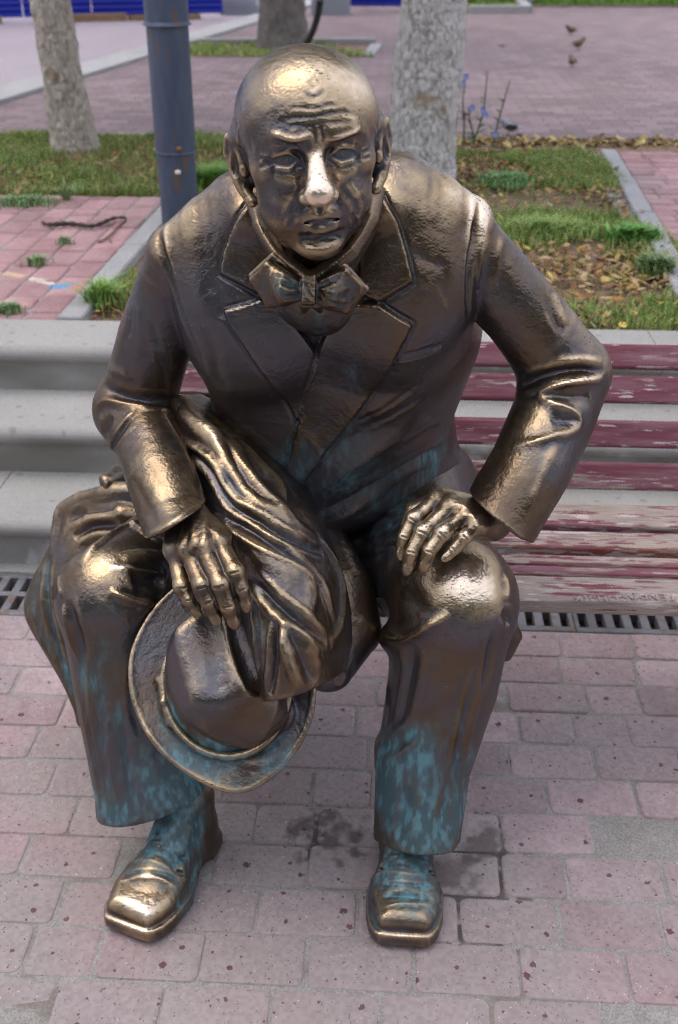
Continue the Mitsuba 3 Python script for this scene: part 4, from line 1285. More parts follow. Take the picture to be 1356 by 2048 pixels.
def jacket_base():
    c = Clay((-0.545, 1.38, 0.46), (0.545, 2.24, 1.34), 0.0029)
    fb = ((0.05, -0.86, 0.52), 1.42)
    c.chain([(-0.085, 2.00, 0.60), (-0.09, 1.90, 0.80), (-0.05, 1.80, 0.98), (-0.035, 1.735, 1.09)], [0.222, 0.203, 0.200, 0.160], 0.03, flat=fb)
    # padded shoulders
    c.chain([(-0.3559, 1.7000, 1.1286), (-0.2942, 1.6900, 1.1573), (-0.2304, 1.6900, 1.1737), (-0.1217, 1.7000, 1.1844), (-0.0054, 1.6900, 1.2033), (0.0561, 1.6900, 1.1965), (0.1049, 1.7000, 1.1811)], [0.036, 0.052, 0.072, 0.09, 0.072, 0.052, 0.038], 0.05)
    c.chain([(-0.2316, 1.7000, 1.1752), (-0.2900, 1.6900, 1.0896), (-0.2834, 1.7200, 0.9879)], [0.06, 0.07, 0.06], 0.06)
    c.chain([(-0.0053, 1.7000, 1.1935), (0.0516, 1.6800, 1.1137), (0.0407, 1.7200, 0.9939)], [0.06, 0.07, 0.06], 0.06)
    # chest volumes
    c.ell((-0.2164, 1.6600, 1.0263), (0.10, 0.07, 0.12), 0.06)
    c.ell((-0.0017, 1.6600, 1.0628), (0.10, 0.07, 0.12), 0.06)
    c.ell((-0.1229, 1.8000, 0.7840), (0.16, 0.12, 0.14), 0.06)
    c.chain([(-0.2604, 1.6900, 1.0324), (-0.2550, 1.7350, 0.9120), (-0.2402, 1.7900, 0.7856), (-0.1910, 1.8200, 0.6710)], [0.062, 0.066, 0.075, 0.08], 0.07)
    # collar standing behind the neck, lapel roll
    c.chain([(-0.2264, 1.6200, 1.2016), (-0.2227, 1.6700, 1.2089), (-0.1877, 1.7400, 1.2095), (-0.1256, 1.7600, 1.2177), (-0.0612, 1.7400, 1.2225), (-0.0270, 1.6700, 1.2298), (-0.0184, 1.6200, 1.2188)], [0.020, 0.024, 0.03, 0.03, 0.03, 0.024, 0.020], 0.03)
    # his right sleeve
    c.chain([(-0.3591, 1.7000, 1.1181), (-0.3672, 1.7200, 1.0715), (-0.4032, 1.7500, 0.9755), (-0.4427, 1.7800, 0.8721), (-0.4605, 1.7750, 0.8211)], [0.040, 0.054, 0.064, 0.066, 0.066], 0.014)
    c.chain([(-0.4700, 1.7750, 0.8161), (-0.4219, 1.7000, 0.7924), (-0.3821, 1.6000, 0.7658), (-0.3461, 1.5200, 0.7290), (-0.3221, 1.4700, 0.7221)], [0.068, 0.062, 0.059, 0.057, 0.057], 0.018)
    c.half((-0.3413, 1.5000, 0.7438), (0.52, -0.26, -0.84), np.array((-0.3470, 1.5250, 0.7299)) - [0.13, 0.22, 0.18], np.array((-0.3470, 1.5250, 0.7299)) + [0.13, 0.13, 0.13])
    # his left sleeve
    c.chain([(0.1070, 1.7000, 1.1703), (0.1216, 1.7000, 1.1330), (0.1781, 1.7050, 1.0600), (0.2383, 1.7100, 0.9882), (0.2847, 1.7200, 0.9245)], [0.042, 0.052, 0.061, 0.066, 0.072], 0.010)
    c.chain([(0.2853, 1.7200, 0.9183), (0.2674, 1.6800, 0.8643), (0.2281, 1.6100, 0.8048), (0.1751, 1.5450, 0.7363), (0.1481, 1.5100, 0.7091)], [0.073, 0.070, 0.068, 0.066, 0.066], 0.018)
    c.half((0.1704, 1.5200, 0.7544), (-0.60, -0.22, -0.77), np.array((0.1770, 1.5500, 0.7382)) - [0.15, 0.24, 0.2], np.array((0.1770, 1.5500, 0.7382)) + [0.15, 0.12, 0.14])
    # skirt of the jacket over hips and lap
    c.chain([(0.0718, 1.9500, 0.6135), (-0.0026, 1.8600, 0.6401), (-0.0853, 1.7800, 0.6575)], [0.065, 0.07, 0.07], 0.04)
    c.chain([(-0.3633, 1.9800, 0.5754), (-0.2547, 1.8600, 0.6059), (-0.1506, 1.7800, 0.6294)], [0.075, 0.075, 0.07], 0.04)
    return c.mesh()


def trousers_base():
    c = Clay((-0.60, 1.30, 0.03), (0.48, 2.25, 0.78), 0.0032)
    c.ell((-0.085, 1.99, 0.55), (0.215, 0.15, 0.10), 0.05)
    # his right leg
    c.chain([(-0.19, 1.98, 0.57), (-0.4200, 1.7200, 0.5261), (-0.4880, 1.5850, 0.5438)], [0.118, 0.108, 0.094], 0.03)
    c.chain([(-0.4822, 1.5750, 0.5243), (-0.4633, 1.5500, 0.3404), (-0.4310, 1.5000, 0.1719), (-0.4299, 1.4800, 0.0789)], [0.093, 0.098, 0.102, 0.104], 0.03, flat=((0, 1, 0.1), 1.12))
    c.chain([(-0.5693, 1.6000, 0.5628), (-0.5792, 1.6100, 0.4816), (-0.5617, 1.6000, 0.3781)], [0.014, 0.016, 0.012], 0.03)
    # his left leg
    c.chain([(0.06, 1.98, 0.56), (0.0667, 1.7500, 0.5348), (0.1200, 1.6000, 0.5553)], [0.122, 0.115, 0.103], 0.03)
    c.chain([(0.1124, 1.5850, 0.5233), (0.1003, 1.5600, 0.3901), (0.0706, 1.5200, 0.2385), (0.0633, 1.4900, 0.0703)], [0.106, 0.098, 0.086, 0.080], 0.03, flat=((0, 1, 0.1), 1.1))
    # seat of the trousers between the thighs
    c.chain([(-0.0868, 1.8200, 0.4993), (-0.0334, 1.7400, 0.4735)], [0.075, 0.055], 0.03)
    # hollows and baggy rims at the left knee
    c.ell((0.0073, 1.4900, 0.5910), (0.050, 0.05, 0.026), 0.03, cut=True)
    c.chain([(0.0028, 1.5750, 0.4786), (0.0306, 1.5450, 0.4923), (0.0716, 1.5300, 0.5384)], [0.018, 0.022, 0.02], 0.03)
    c.chain([(0.2072, 1.6000, 0.5115), (0.2266, 1.6050, 0.4693), (0.2144, 1.6100, 0.4239)], [0.012, 0.013, 0.012], 0.02)
    c.chain([(-0.0039, 1.5700, 0.1907), (0.0053, 1.5500, 0.2567)], [0.014, 0.018], 0.03)
    # fall of the left trouser front over the shoe
    c.chain([(0.0738, 1.4850, 0.2347), (0.0741, 1.4550, 0.1677), (0.0735, 1.4250, 0.1000)], [0.040, 0.050, 0.056], 0.03, flat=((0, 1, 0.15), 1.35))
    for (q, dn, r) in (((-0.4076, 1.3900, 0.1879), (0.30, -0.30, -1), 0.26), ((0.0694, 1.4600, 0.1011), (0.0, -0.62, -1), 0.2)):
        c.half(q, dn, np.array(q) - r, np.array(q) + r)
    return c.mesh()


def frame(fwd_, up_):
    f_ = np.asarray(fwd_, float) / np.linalg.norm(fwd_)
    u_ = np.asarray(up_, float) - (np.asarray(up_) @ f_) * f_
    u_ /= np.linalg.norm(u_)
    return np.stack([f_, np.cross(u_, f_), u_], 1)


def shoe_base(heel, toe, side):
    """Local axes: along the shoe, across (to its own left), up; origin under the heel. Drawn 0.315 long and scaled to length."""
    heel, toe = np.array(heel), np.array(toe)
    dr_ = (toe - heel) / np.linalg.norm(toe - heel)
    M = frame(dr_, (0, 0, 1))
    L, kk = 0.315, 0.275 / 0.315
    heel = toe - dr_ * 0.275
    W = lambda u, v, w: heel + M @ np.array([u * kk, v, w])
    c = Clay(np.minimum(heel, toe) - [0.10, 0.10, 0.012], np.maximum(heel, toe) + [0.10, 0.10, 0.19], 0.0024)
    K2 = np.array([kk, 1.0])
    A = [(-0.012, 0.022), (-0.012, -0.022), (0.01, -0.042), (0.06, -0.047), (0.11, -0.042), (0.19, -0.064), (0.25, -0.0625), (0.285, -0.056), (L - 0.010, -0.047), (L - 0.002, -0.040), (L, -0.030), (L, 0.030), (L - 0.002, 0.040), (L - 0.010, 0.047), (0.285, 0.056), (0.25, 0.0625), (0.19, 0.064), (0.11, 0.042), (0.06, 0.047), (0.01, 0.042)]
    A = np.array(A) * [1.0, 1.10]
    c.prism(heel, M, A * K2, 0.004, 0.032, 0.005, 0.003, height=lambda u, v: 0.012 * np.exp(-((u - 0.08) / 0.026) ** 2) + 0.008 * np.clip((u - 0.21) / 0.07, 0, 1) ** 2)
    c.prism(heel, M, A[[0, 1, 2, 3, -2, -1]] * K2 * [1, 0.96], 0.0, 0.03, 0.004, 0.003)
    # upper: square toe block, vamp, quarters
    def at(k, u0, du=0.0):
        return np.c_[np.clip(A[:, 0], u0, None) - du * (A[:, 0] > 0.2), A[:, 1] * k]
    c.prism(heel, M, K2 * at(0.88, 0.12, 0.012), 0.028, 0.060, 0.012, 0.005)
    c.prism(heel, M, K2 * np.array([(L - 0.125, 0.052), (L - 0.125, -0.052), (L - 0.07, -0.051), (L - 0.024, -0.034), (L - 0.024, 0.034), (L - 0.07, 0.051)]), 0.04, 0.074, 0.009, 0.022, height=lambda u, v: -0.10 * np.clip(u - kk * (L - 0.09), 0, 1) - 2.2 * v * v)
    c.chain([W(0.045, 0, 0.055), W(0.12, 0, 0.06), W(0.19, 0, 0.052)], [0.042, 0.047, 0.044], 0.02)
    c.chain([W(0.048, 0, 0.06), W(0.040, 0, 0.13)], [0.044, 0.044], 0.03)
    c.chain([W(0.085, 0, 0.125), W(0.15, 0, 0.075), W(0.205, 0, 0.058)], [0.036, 0.036, 0.032], 0.02)
    # creased vamp
    c.chain([W(L - 0.122, -0.044, 0.066), W(L - 0.116, 0, 0.082), W(L - 0.122, 0.044, 0.066)], 0.006, 0.006)
    c.chain([W(L - 0.140, -0.040, 0.072), W(L - 0.132, 0, 0.090), W(L - 0.140, 0.040, 0.072)], 0.009, 0.007)
    c.chain([W(L - 0.132, -0.046, 0.070), W(L - 0.127, 0, 0.088), W(L - 0.132, 0.046, 0.070)], 0.0045, 0.005, cut=True)
    c.chain([W(L - 0.158, -0.040, 0.086), W(L - 0.150, 0, 0.103), W(L - 0.158, 0.040, 0.086)], 0.005, 0.006, cut=True)
    # lacing flaps and laces
    for v in (-1, 1):
        c.chain([W(L - 0.165, v * 0.030, 0.092), W(0.112, v * 0.028, 0.118)], [0.009, 0.011], 0.008)
    for j in range(3):
        u = 0.145 - 0.016 * j
        c.chain([W(u, -0.026, 0.100 + 0.016 * j), W(u + 0.003, 0, 0.112 + 0.016 * j), W(u, 0.026, 0.100 + 0.016 * j)], 0.0035, 0.003)
    return c.mesh()


def coat_base():
    rows = [[(-0.4000, 1.7600, 0.8288), (-0.3796, 1.7400, 0.8491), (-0.3638, 1.7500, 0.8481), (-0.3564, 1.8000, 0.8217)],
            [(-0.3638, 1.6900, 0.7794), (-0.3152, 1.6450, 0.8110), (-0.2740, 1.6550, 0.8167), (-0.2502, 1.7600, 0.7594)],
            [(-0.3189, 1.6100, 0.7245), (-0.2552, 1.5650, 0.7667), (-0.2075, 1.5800, 0.7695), (-0.1628, 1.7000, 0.7116)],
            [(-0.2812, 1.5450, 0.6849), (-0.2113, 1.4950, 0.7231), (-0.1618, 1.5200, 0.7150), (-0.1132, 1.6400, 0.6506)],
            [(-0.2452, 1.4800, 0.6390), (-0.1772, 1.4250, 0.6742), (-0.1258, 1.4650, 0.6507), (-0.0787, 1.5800, 0.5797)],
            [(-0.2203, 1.4300, 0.5910), (-0.1652, 1.3700, 0.6184), (-0.1136, 1.4000, 0.5994), (-0.0666, 1.5300, 0.5209)],
            [(-0.1997, 1.3800, 0.5498), (-0.1563, 1.3450, 0.5632), (-0.1083, 1.3750, 0.5456), (-0.0700, 1.4800, 0.4841)],
            [(-0.1826, 1.3500, 0.4819), (-0.1442, 1.3250, 0.4979), (-0.1051, 1.3550, 0.4893), (-0.0805, 1.4400, 0.4475)]]
    V, nr = sheet(rows, 0.03, 130, 44)
    c = Clay(V.min((0, 1)) - 0.06, V.max((0, 1)) + [0.13, 0.16, 0.06], 0.003)
    # fill the cloth as a bed of small overlapping balls, thin at the hem
    for i in range(0, 129, 1):
        c.chain(V[i, ::3] - nr[i, ::3] * 0.004 * np.sign((nr[i, ::3] @ np.array([0, -1, 0.5])))[:, None], np.full(len(V[i, ::3]), 0.0125 if i < 100 else 0.010), 0.004)
    c.half((-0.1371, 1.3400, 0.5303), (0.295, -0.456, -0.845), np.array((-0.1392, 1.3600, 0.5146)) - [0.15, 0.25, 0.12], np.array((-0.1392, 1.3600, 0.5146)) + [0.15, 0.09, 0.10], 0.002)
    # mass of cloth behind it, hanging between the thighs
    c.chain([(-0.1296, 1.7400, 0.5777), (-0.0881, 1.6600, 0.5203), (-0.0759, 1.6000, 0.4744), (-0.1030, 1.5300, 0.4372)], [0.05, 0.062, 0.066, 0.045], 0.03, flat=((0, 1, 0.3), 1.3))
    c.chain([(-0.1872, 1.6000, 0.6758), (-0.1483, 1.5300, 0.6009), (-0.1286, 1.4800, 0.5249)], [0.05, 0.05, 0.03], 0.03)
    c.chain([(-0.3439, 1.7600, 0.7963), (-0.2726, 1.6800, 0.7383), (-0.2038, 1.6000, 0.6948)], [0.04, 0.05, 0.05], 0.03)
    return c.mesh()


def tail_base():
    rows = [[(-0.6512, 1.8700, 0.5581), (-0.6187, 1.8800, 0.5741), (-0.5771, 1.8800, 0.5865), (-0.5206, 1.8600, 0.6040)],
            [(-0.6624, 1.8300, 0.4980), (-0.6131, 1.8000, 0.5226), (-0.5630, 1.8000, 0.5298), (-0.5183, 1.8200, 0.5310)],
            [(-0.7177, 1.8000, 0.3952), (-0.6537, 1.7600, 0.4232), (-0.5904, 1.7500, 0.4318), (-0.5372, 1.7700, 0.4208)],
            [(-0.6989, 1.7600, 0.3384), (-0.6463, 1.7350, 0.3457), (-0.5922, 1.7200, 0.3463), (-0.5455, 1.7300, 0.3411)],
            [(-0.6446, 1.7200, 0.2592), (-0.6200, 1.7100, 0.2554), (-0.5873, 1.7000, 0.2544), (-0.5469, 1.7000, 0.2561)],
            [(-0.6107, 1.6900, 0.1670), (-0.5980, 1.6850, 0.1678), (-0.5812, 1.6800, 0.1701), (-0.5507, 1.6800, 0.1715)]]
    V, nr = sheet(rows, 0.03, 110, 34)
    c = Clay(V.min((0, 1)) - 0.06, V.max((0, 1)) + [0.1, 0.1, 0.08], 0.003)
    for i in range(110):
        c.chain(V[i, ::3], np.full(len(V[i, ::3]), 0.010), 0.004)
    # thick folds of cloth lying on the bench edge
    c.chain([(-0.6487, 1.8700, 0.5537), (-0.6075, 1.8600, 0.5816), (-0.5297, 1.8400, 0.6141), (-0.4415, 1.8200, 0.6269)], [0.014, 0.020, 0.022, 0.022], 0.02)
    c.chain([(-0.6202, 1.8300, 0.5313), (-0.5787, 1.8200, 0.5683), (-0.5133, 1.8000, 0.5866), (-0.4317, 1.8000, 0.5781)], [0.012, 0.020, 0.022, 0.022], 0.018)
    c.chain([(-0.6149, 1.8200, 0.5110), (-0.5665, 1.8000, 0.5431), (-0.5113, 1.7800, 0.5594), (-0.4299, 1.7800, 0.5509)], [0.012, 0.016, 0.018, 0.02], 0.015)
    c.chain([(-0.6544, 1.8600, 0.5499), (-0.6562, 1.8200, 0.4926), (-0.6573, 1.7800, 0.4242), (-0.6320, 1.7300, 0.3282), (-0.6118, 1.7000, 0.2160)], [0.015, 0.018, 0.019, 0.017, 0.012], 0.004)
    return c.mesh()


HATC = np.array((-0.2790, 1.4500, 0.4533))
HM = frame((0.02, -0.74, 0.67), (-0.28, 0.55, 0.80))     # out of the brim plane, across, up the long axis


def hat_local(a, b, n):
    """Point in the hat: a across (to the right in the picture), b along the long axis, n out towards the viewer."""
    return HATC + HM[:, 1] * a + HM[:, 2] * b + HM[:, 0] * n


BRIM = [(-0.0364, 0.1826), (-0.0878, 0.1476), (-0.1296, 0.0896), (-0.1424, 0.0279), (-0.1346, -0.0338), (-0.1031, -0.0981), (-0.0549, -0.1485), (-0.0073, -0.1738), (0.0473, -0.1646), (0.0996, -0.1314), (0.1355, -0.0901), (0.1559, -0.0357), (0.1574, 0.0333), (0.1296, 0.1066), (0.0657, 0.1724), (0.0081, 0.1918)]
CROWN0 = np.array((0.0137, -0.0018))
HATB = np.stack([HM[:, 1], HM[:, 2], HM[:, 0]], 1)


def brim_height(a, b):
    """The brim dishes down round the crown and its sides roll up towards the viewer."""
    r = np.sqrt((a / 0.15) ** 2 + (b / 0.175) ** 2)
    cs = np.abs(a) / np.maximum(np.sqrt(a * a + b * b), 1e-4)
    return np.clip(r - 0.5, 0, 1) ** 1.5 * (0.055 * cs ** 1.5 + 0.012) - 0.012 * np.clip(-b / 0.17, 0, 1) ** 2 * (1 - cs)


def brim_line():
    q = np.array(BRIM)
    t = np.arange(len(q) + 1)
    return CubicSpline(t, np.vstack([q, q[:1]]), bc_type='periodic')(np.linspace(0, len(q), 81)[:-1])


def crown_ring(k, n, ax=0.107, bx=0.120, dx=0.0, dy=0.0, m=72):
    t = np.linspace(0, 2 * math.pi, m + 1)
    return [hat_local(CROWN0[0] + dx + ax * k * math.cos(u), CROWN0[1] + dy + bx * k * math.sin(u), n + (brim_height(CROWN0[0] + ax * k * math.cos(u), CROWN0[1] + bx * k * math.sin(u)) if n < 0.03 else 0)) for u in t]


def hat_base():
    c = Clay(HATC - 0.25, HATC + 0.25, 0.0026)
    # crown: a tapering body, flat top facet, side panel and front pinch with fairly crisp edges
    H_ = lambda px, py, n: hat_local(CROWN0[0] + px, CROWN0[1] + py, n)
    Dv = lambda a, b, n: HM[:, 1] * a + HM[:, 2] * b + HM[:, 0] * n
    c.chain([H_(0.0, 0.0, -0.012), H_(-0.004, 0.030, 0.085)], [0.114, 0.088], 0.016, flat=(HM[:, 1], 1.04))
    c.chain([H_(0.05, -0.055, 0.020), H_(0.078, -0.070, 0.004)], [0.050, 0.026], 0.035)
    lo, hi = HATC - 0.24, HATC + 0.24
    c.half(H_(-0.01, 0.03, 0.122), Dv(0.06, 0.10, 1.0), lo, hi, 0.012)
    c.half(H_(-0.055, 0.03, 0.118), Dv(-0.80, 0.0, 0.60), lo, hi, 0.012)
    c.half(H_(-0.015, -0.040, 0.121), Dv(0.08, -0.55, 0.84), lo, hi, 0.018)
    # the pinch: a long valley on the right of the top facet, a soft one inside it
    c.chain([H_(0.052, 0.13, 0.128), H_(0.052, 0.05, 0.126), H_(0.058, -0.015, 0.116), H_(0.075, -0.055, 0.085)], [0.028, 0.026, 0.020, 0.010], 0.006, cut=True)
    c.chain([H_(0.008, 0.13, 0.146), H_(0.006, 0.05, 0.143), H_(0.0, -0.005, 0.138)], [0.028, 0.026, 0.016], 0.012, cut=True)
    # the oval brim
    q = brim_line()
    c.prism(HATC, HATB, q, -0.006, 0.006, 0.004, 0.004, height=brim_height)
    c.chain([hat_local(a, b, float(brim_height(np.array(a), np.array(b))) + 0.001) for a, b in np.vstack([q, q[:1]]) * 0.990], 0.0048, 0.004)
    return c.mesh()


def hat_band():
    c = Clay(HATC - 0.2, HATC + 0.2, 0.0026)
    for n in (0.010, 0.018, 0.026):
        c.chain(crown_ring(1.0, n, 0.104, 0.116), 0.0065, 0.003)
    # the flat bow of the band, on the left
    for db, hw in ((0.020, 0.016), (-0.022, 0.014)):
        c.chain([hat_local(CROWN0[0] - 0.104, CROWN0[1] + db - hw, 0.020), hat_local(CROWN0[0] - 0.105, CROWN0[1] + db + hw, 0.022)], 0.0095, 0.006)
    c.chain([hat_local(CROWN0[0] - 0.108, CROWN0[1] - 0.001, 0.012), hat_local(CROWN0[0] - 0.106, CROWN0[1] - 0.001, 0.032)], 0.0065, 0.003)
    return c.mesh()


def cane_base():
    c = Clay(np.array((-0.5531, 1.8600, 0.6250)) - 0.12, np.array((-0.5531, 1.8600, 0.6250)) + 0.2, 0.003)
    c.chain([(-0.5537, 1.8500, 0.6246), (-0.5387, 1.9000, 0.6164), (-0.5116, 2.0000, 0.5961)], [0.022, 0.027, 0.028], 0.01)
    c.half((-0.5629, 1.8500, 0.6211), (-0.8, -0.5, -0.1), np.array((-0.5537, 1.8500, 0.6246)) - 0.1, np.array((-0.5537, 1.8500, 0.6246)) + 0.1, 0.008)
    return c.mesh()


# head: local frame in millimetres (x to the right in the picture, y out of the face, z up)
HC = np.array((-0.1202, 1.5000, 1.3090))
_y, _r, _p = math.radians(5.4), math.radians(4.8), math.radians(1.5)


def head_axes():
    f_ = np.array([math.sin(_y) * math.cos(_p), -math.cos(_y) * math.cos(_p), -math.sin(_p)])
    f_ = np.array([f_[0] * math.cos(YAW) - f_[1] * math.sin(YAW) * 1.0, f_[0] * math.sin(YAW) + f_[1] * math.cos(YAW), f_[2]])
    u_ = np.array([0.0, 0, 1.0])
    x_ = np.cross(u_, f_)
    x_ = x_ / np.linalg.norm(x_)
    u_ = np.cross(f_, x_)
    x2 = x_ * math.cos(_r) + u_ * math.sin(_r)
    u2 = u_ * math.cos(_r) - x_ * math.sin(_r)
    return np.stack([x2, f_, u2], 1)


HAX = head_axes()


def hl(x, y, z):
    return HC + HAX @ (np.array([x, y, z]) * 0.001)


def head_into(c):
    E = lambda x, y, z, a, b, d, k=18, cut=False: c.ell(hl(x, y, z), np.array([a, b, d]) * 0.001, k * 0.001, cut, HAX)
    Cn = lambda pts, r, k=10, cut=False: c.chain([hl(*p) for p in pts], np.asarray(r, float) * 0.001, k * 0.001, cut)
    E(0, -8, 50, 95, 118, 88)                      # cranium
    E(0, 44, 58, 80, 62, 62, 25)                   # forehead
    E(-1, 22, -20, 74, 80, 84, 30)                 # face
    E(-4, 40, -70, 56, 60, 44, 30)                 # jaw
    E(-2, 80, -95, 29, 26, 21, 22)                 # chin
    for s in (-1, 1):
        E(s * 52, 66, 3, 27, 30, 22, 22)           # cheek bone
        E(s * 46 - 2, 66, -42, 27, 31, 36, 22)     # jowl
        E(s * 35, 77, 24, 30, 19, 24, 16)          # soft tissue round the eye
        E(s * 35, 113, 21, 24, 16, 12, 14, True)   # eye socket
    E(-1, 84, -50, 38, 28, 29, 20)                 # muzzle
    Cn([(-60, 78, 38), (-46, 95, 49), (-24, 104, 48), (-6, 103, 42)], [6, 8, 9, 8], 16)
    Cn([(60, 78, 40), (46, 95, 51), (24, 104, 49), (6, 103, 42)], [6, 8, 9, 8], 16)
    # nose
    Cn([(0, 101, 36), (0, 115, 18), (0, 128, -1), (0, 136, -14)], [10.5, 11, 13, 15], 10)
    E(0, 139, -17, 17.5, 16, 15, 10)
    for s in (-1, 1):
        E(s * 15.5, 123, -23, 10, 14, 10, 8)
        E(s * 8, 133, -33, 5, 8, 5, 4, True)
        # eye
        E(s * 35, 87.5, 20, 18, 16.5, 13, 2)
        Cn([(s * 56, 91, 18), (s * 47, 100.5, 27.5), (s * 34, 104.8, 30.5), (s * 19, 100, 20)], [3, 3.4, 3.6, 2.6], 2.5)      # upper lid
        Cn([(s * 56, 84, 26), (s * 46, 95, 35), (s * 30, 99, 37)], [6, 7.5, 6], 9)                                  # heavy brow fold
        Cn([(s * 55, 92, 15), (s * 46, 100, 10.5), (s * 33, 103.2, 9.0), (s * 19, 99.5, 16.5)], [2.4, 2.8, 2.8, 2.2], 2)        # lower lid
        Cn([(s * 54, 88, 9), (s * 45, 96, 0), (s * 31, 99, -2), (s * 18, 97, 8)], [4, 5.5, 5.5, 4], 5)               # bag
        E(s * 34, 106.0, 20.5, 6.2, 3.6, 6.2, 0.8, True)
        E(s * 34, 103.0, 20.5, 2.4, 2, 2.4, 0.8)
        # cheek beside the mouth
        Cn([(s * 36, 92, -8), (s * 42, 90, -30), (s * 44, 84, -52)], [11, 13, 10], 18)
    # lips
    Cn([(-44, 78, -61), (-24, 99, -52), (-7, 109, -48), (0, 108, -50), (7, 109, -48), (24, 99, -52), (44, 78, -58)], [4, 6, 7, 6.5, 7, 6, 4], 9)
    Cn([(-30, 89, -67), (-15, 102, -68), (0, 108, -69), (15, 102, -68), (30, 89, -66)], [5, 7.5, 9, 7.5, 5], 7)
    Cn([(-46, 78, -60), (-24, 104, -59.5), (-7, 116.5, -57.5), (0, 116.5, -59.5), (7, 116.5, -57.5), (24, 104, -59), (46, 78, -57)], [1.6, 1.9, 2.0, 2.0, 2.0, 1.9, 1.6], 3, True)
    Cn([(-20, 100, -82), (0, 107, -84), (20, 100, -82)], [5, 6, 5], 14, True)
    Cn([(0, 117, -37), (0, 116, -43)], [3, 3.5], 5, True)
    # ears
    for s in (-1, 1):
        e0 = 94
        Cn([(s * (e0 - 10), 20, -47), (s * (e0 - 1), 12, -34), (s * (e0 + 8), 0, -14), (s * (e0 + 15), -14, 12), (s * (e0 + 11), -8, 33), (s * (e0 - 2), 8, 29), (s * (e0 - 4), 15, 8)], [8, 7, 6, 6, 6, 6, 5], 6)
        E(s * (e0 - 4), 3, -6, 13, 11, 36, 12)
        E(s * (e0 + 4), -2, 10, 8, 7, 22, 8)
        E(s * (e0 + 8), 9, 1, 5, 8, 15, 4, True)
        Cn([(s * (e0 + 4), 0, -10), (s * (e0 + 8), -5, 8), (s * (e0 + 2), 4, 18)], [3.5, 3.5, 3], 4)
        E(s * (e0 - 4), 18, -6, 6, 6, 9, 6)
    # fringe of hair above the ears and round the back
    for s in (-1, 1):
        Cn([(s * 88, 22, 34), (s * 92, -10, 44), (s * 84, -60, 30), (s * 50, -102, 10), (0, -116, 5)], [5, 9, 11, 12, 12], 10)
    # neck
    Cn([(0, -8, -50), (0, -40, -120), (0, -95, -170)], [66, 52, 40], 20)


def hand_into(c, wrist, mcp, fingers, r0, thumb=None, k=0.006):
    """Fingers are chains of four joints rooted in the palm."""
    for i, fg in enumerate(fingers):
        fg = [np.array(q) for q in fg]
        r = r0 * (0.86, 1.0, 1.03, 0.98)[i]
        c.chain([0.35 * np.array(wrist) + 0.65 * fg[0] + [0, 0.012, -0.006], fg[0]], [r * 1.25, r * 1.08], 0.012)
        c.chain(fg, [r * 1.03, r * 0.97, r * 0.88, r * 0.74][:len(fg)], 0.003)
        c.ell(fg[1] + [0, -0.001, 0.002], np.full(3, r * 1.0), 0.006)
        c.ell(fg[0] + [0, -0.001, 0.003], np.full(3, r * 0.98), 0.008)
        d = fg[3] - fg[2]
        d /= np.linalg.norm(d)
        o = np.array([0.0, -0.84, 0.54])
        o = o - (o @ d) * d
        o /= np.linalg.norm(o)
        c.ell(fg[3] + o * r * 0.62 + d * 0.002, (r * 0.62, r * 0.95, r * 0.30), 0.0015, rot=np.stack([np.cross(d, o), d, o], 1))
    w = np.array(wrist)
    for fg in fingers:
        a = np.array(fg[0])
        c.chain([w * 0.9 + a * 0.1, a * 0.85 + w * 0.15 + [0, 0.008, -0.004]], [r0 * 1.9, r0 * 1.7], 0.018)
    if thumb is not None:
        c.chain(thumb, [r0 * 1.5, r0 * 1.15, r0 * 1.05, r0 * 0.85], 0.006)


RH = [[(-0.3361, 1.4550, 0.7103), (-0.3203, 1.4050, 0.6801), (-0.3080, 1.3920, 0.6650), (-0.2989, 1.3920, 0.6497)],
      [(-0.3112, 1.4400, 0.7226), (-0.2850, 1.3900, 0.6926), (-0.2728, 1.3780, 0.6708), (-0.2656, 1.3780, 0.6482)],
      [(-0.2877, 1.4350, 0.7335), (-0.2555, 1.3850, 0.6985), (-0.2444, 1.3720, 0.6685), (-0.2380, 1.3740, 0.6463)],
      [(-0.2650, 1.4450, 0.7356), (-0.2348, 1.4000, 0.7123), (-0.2249, 1.3880, 0.6905), (-0.2197, 1.3880, 0.6680)]]
RW = (-0.3315, 1.5350, 0.7304)
LH = [[(0.1372, 1.5450, 0.7259), (0.1207, 1.5250, 0.7144), (0.1035, 1.5150, 0.6973), (0.0935, 1.5120, 0.6866)],
      [(0.1165, 1.5600, 0.7328), (0.0858, 1.5250, 0.7216), (0.0640, 1.5080, 0.6964), (0.0577, 1.5080, 0.6737)],
      [(0.0955, 1.5750, 0.7408), (0.0540, 1.5350, 0.7169), (0.0362, 1.5150, 0.6895), (0.0305, 1.5130, 0.6641)],
      [(0.0746, 1.5950, 0.7436), (0.0385, 1.5600, 0.7268), (0.0229, 1.5400, 0.7028), (0.0195, 1.5350, 0.6791)]]
LW = (0.1690, 1.5850, 0.7141)


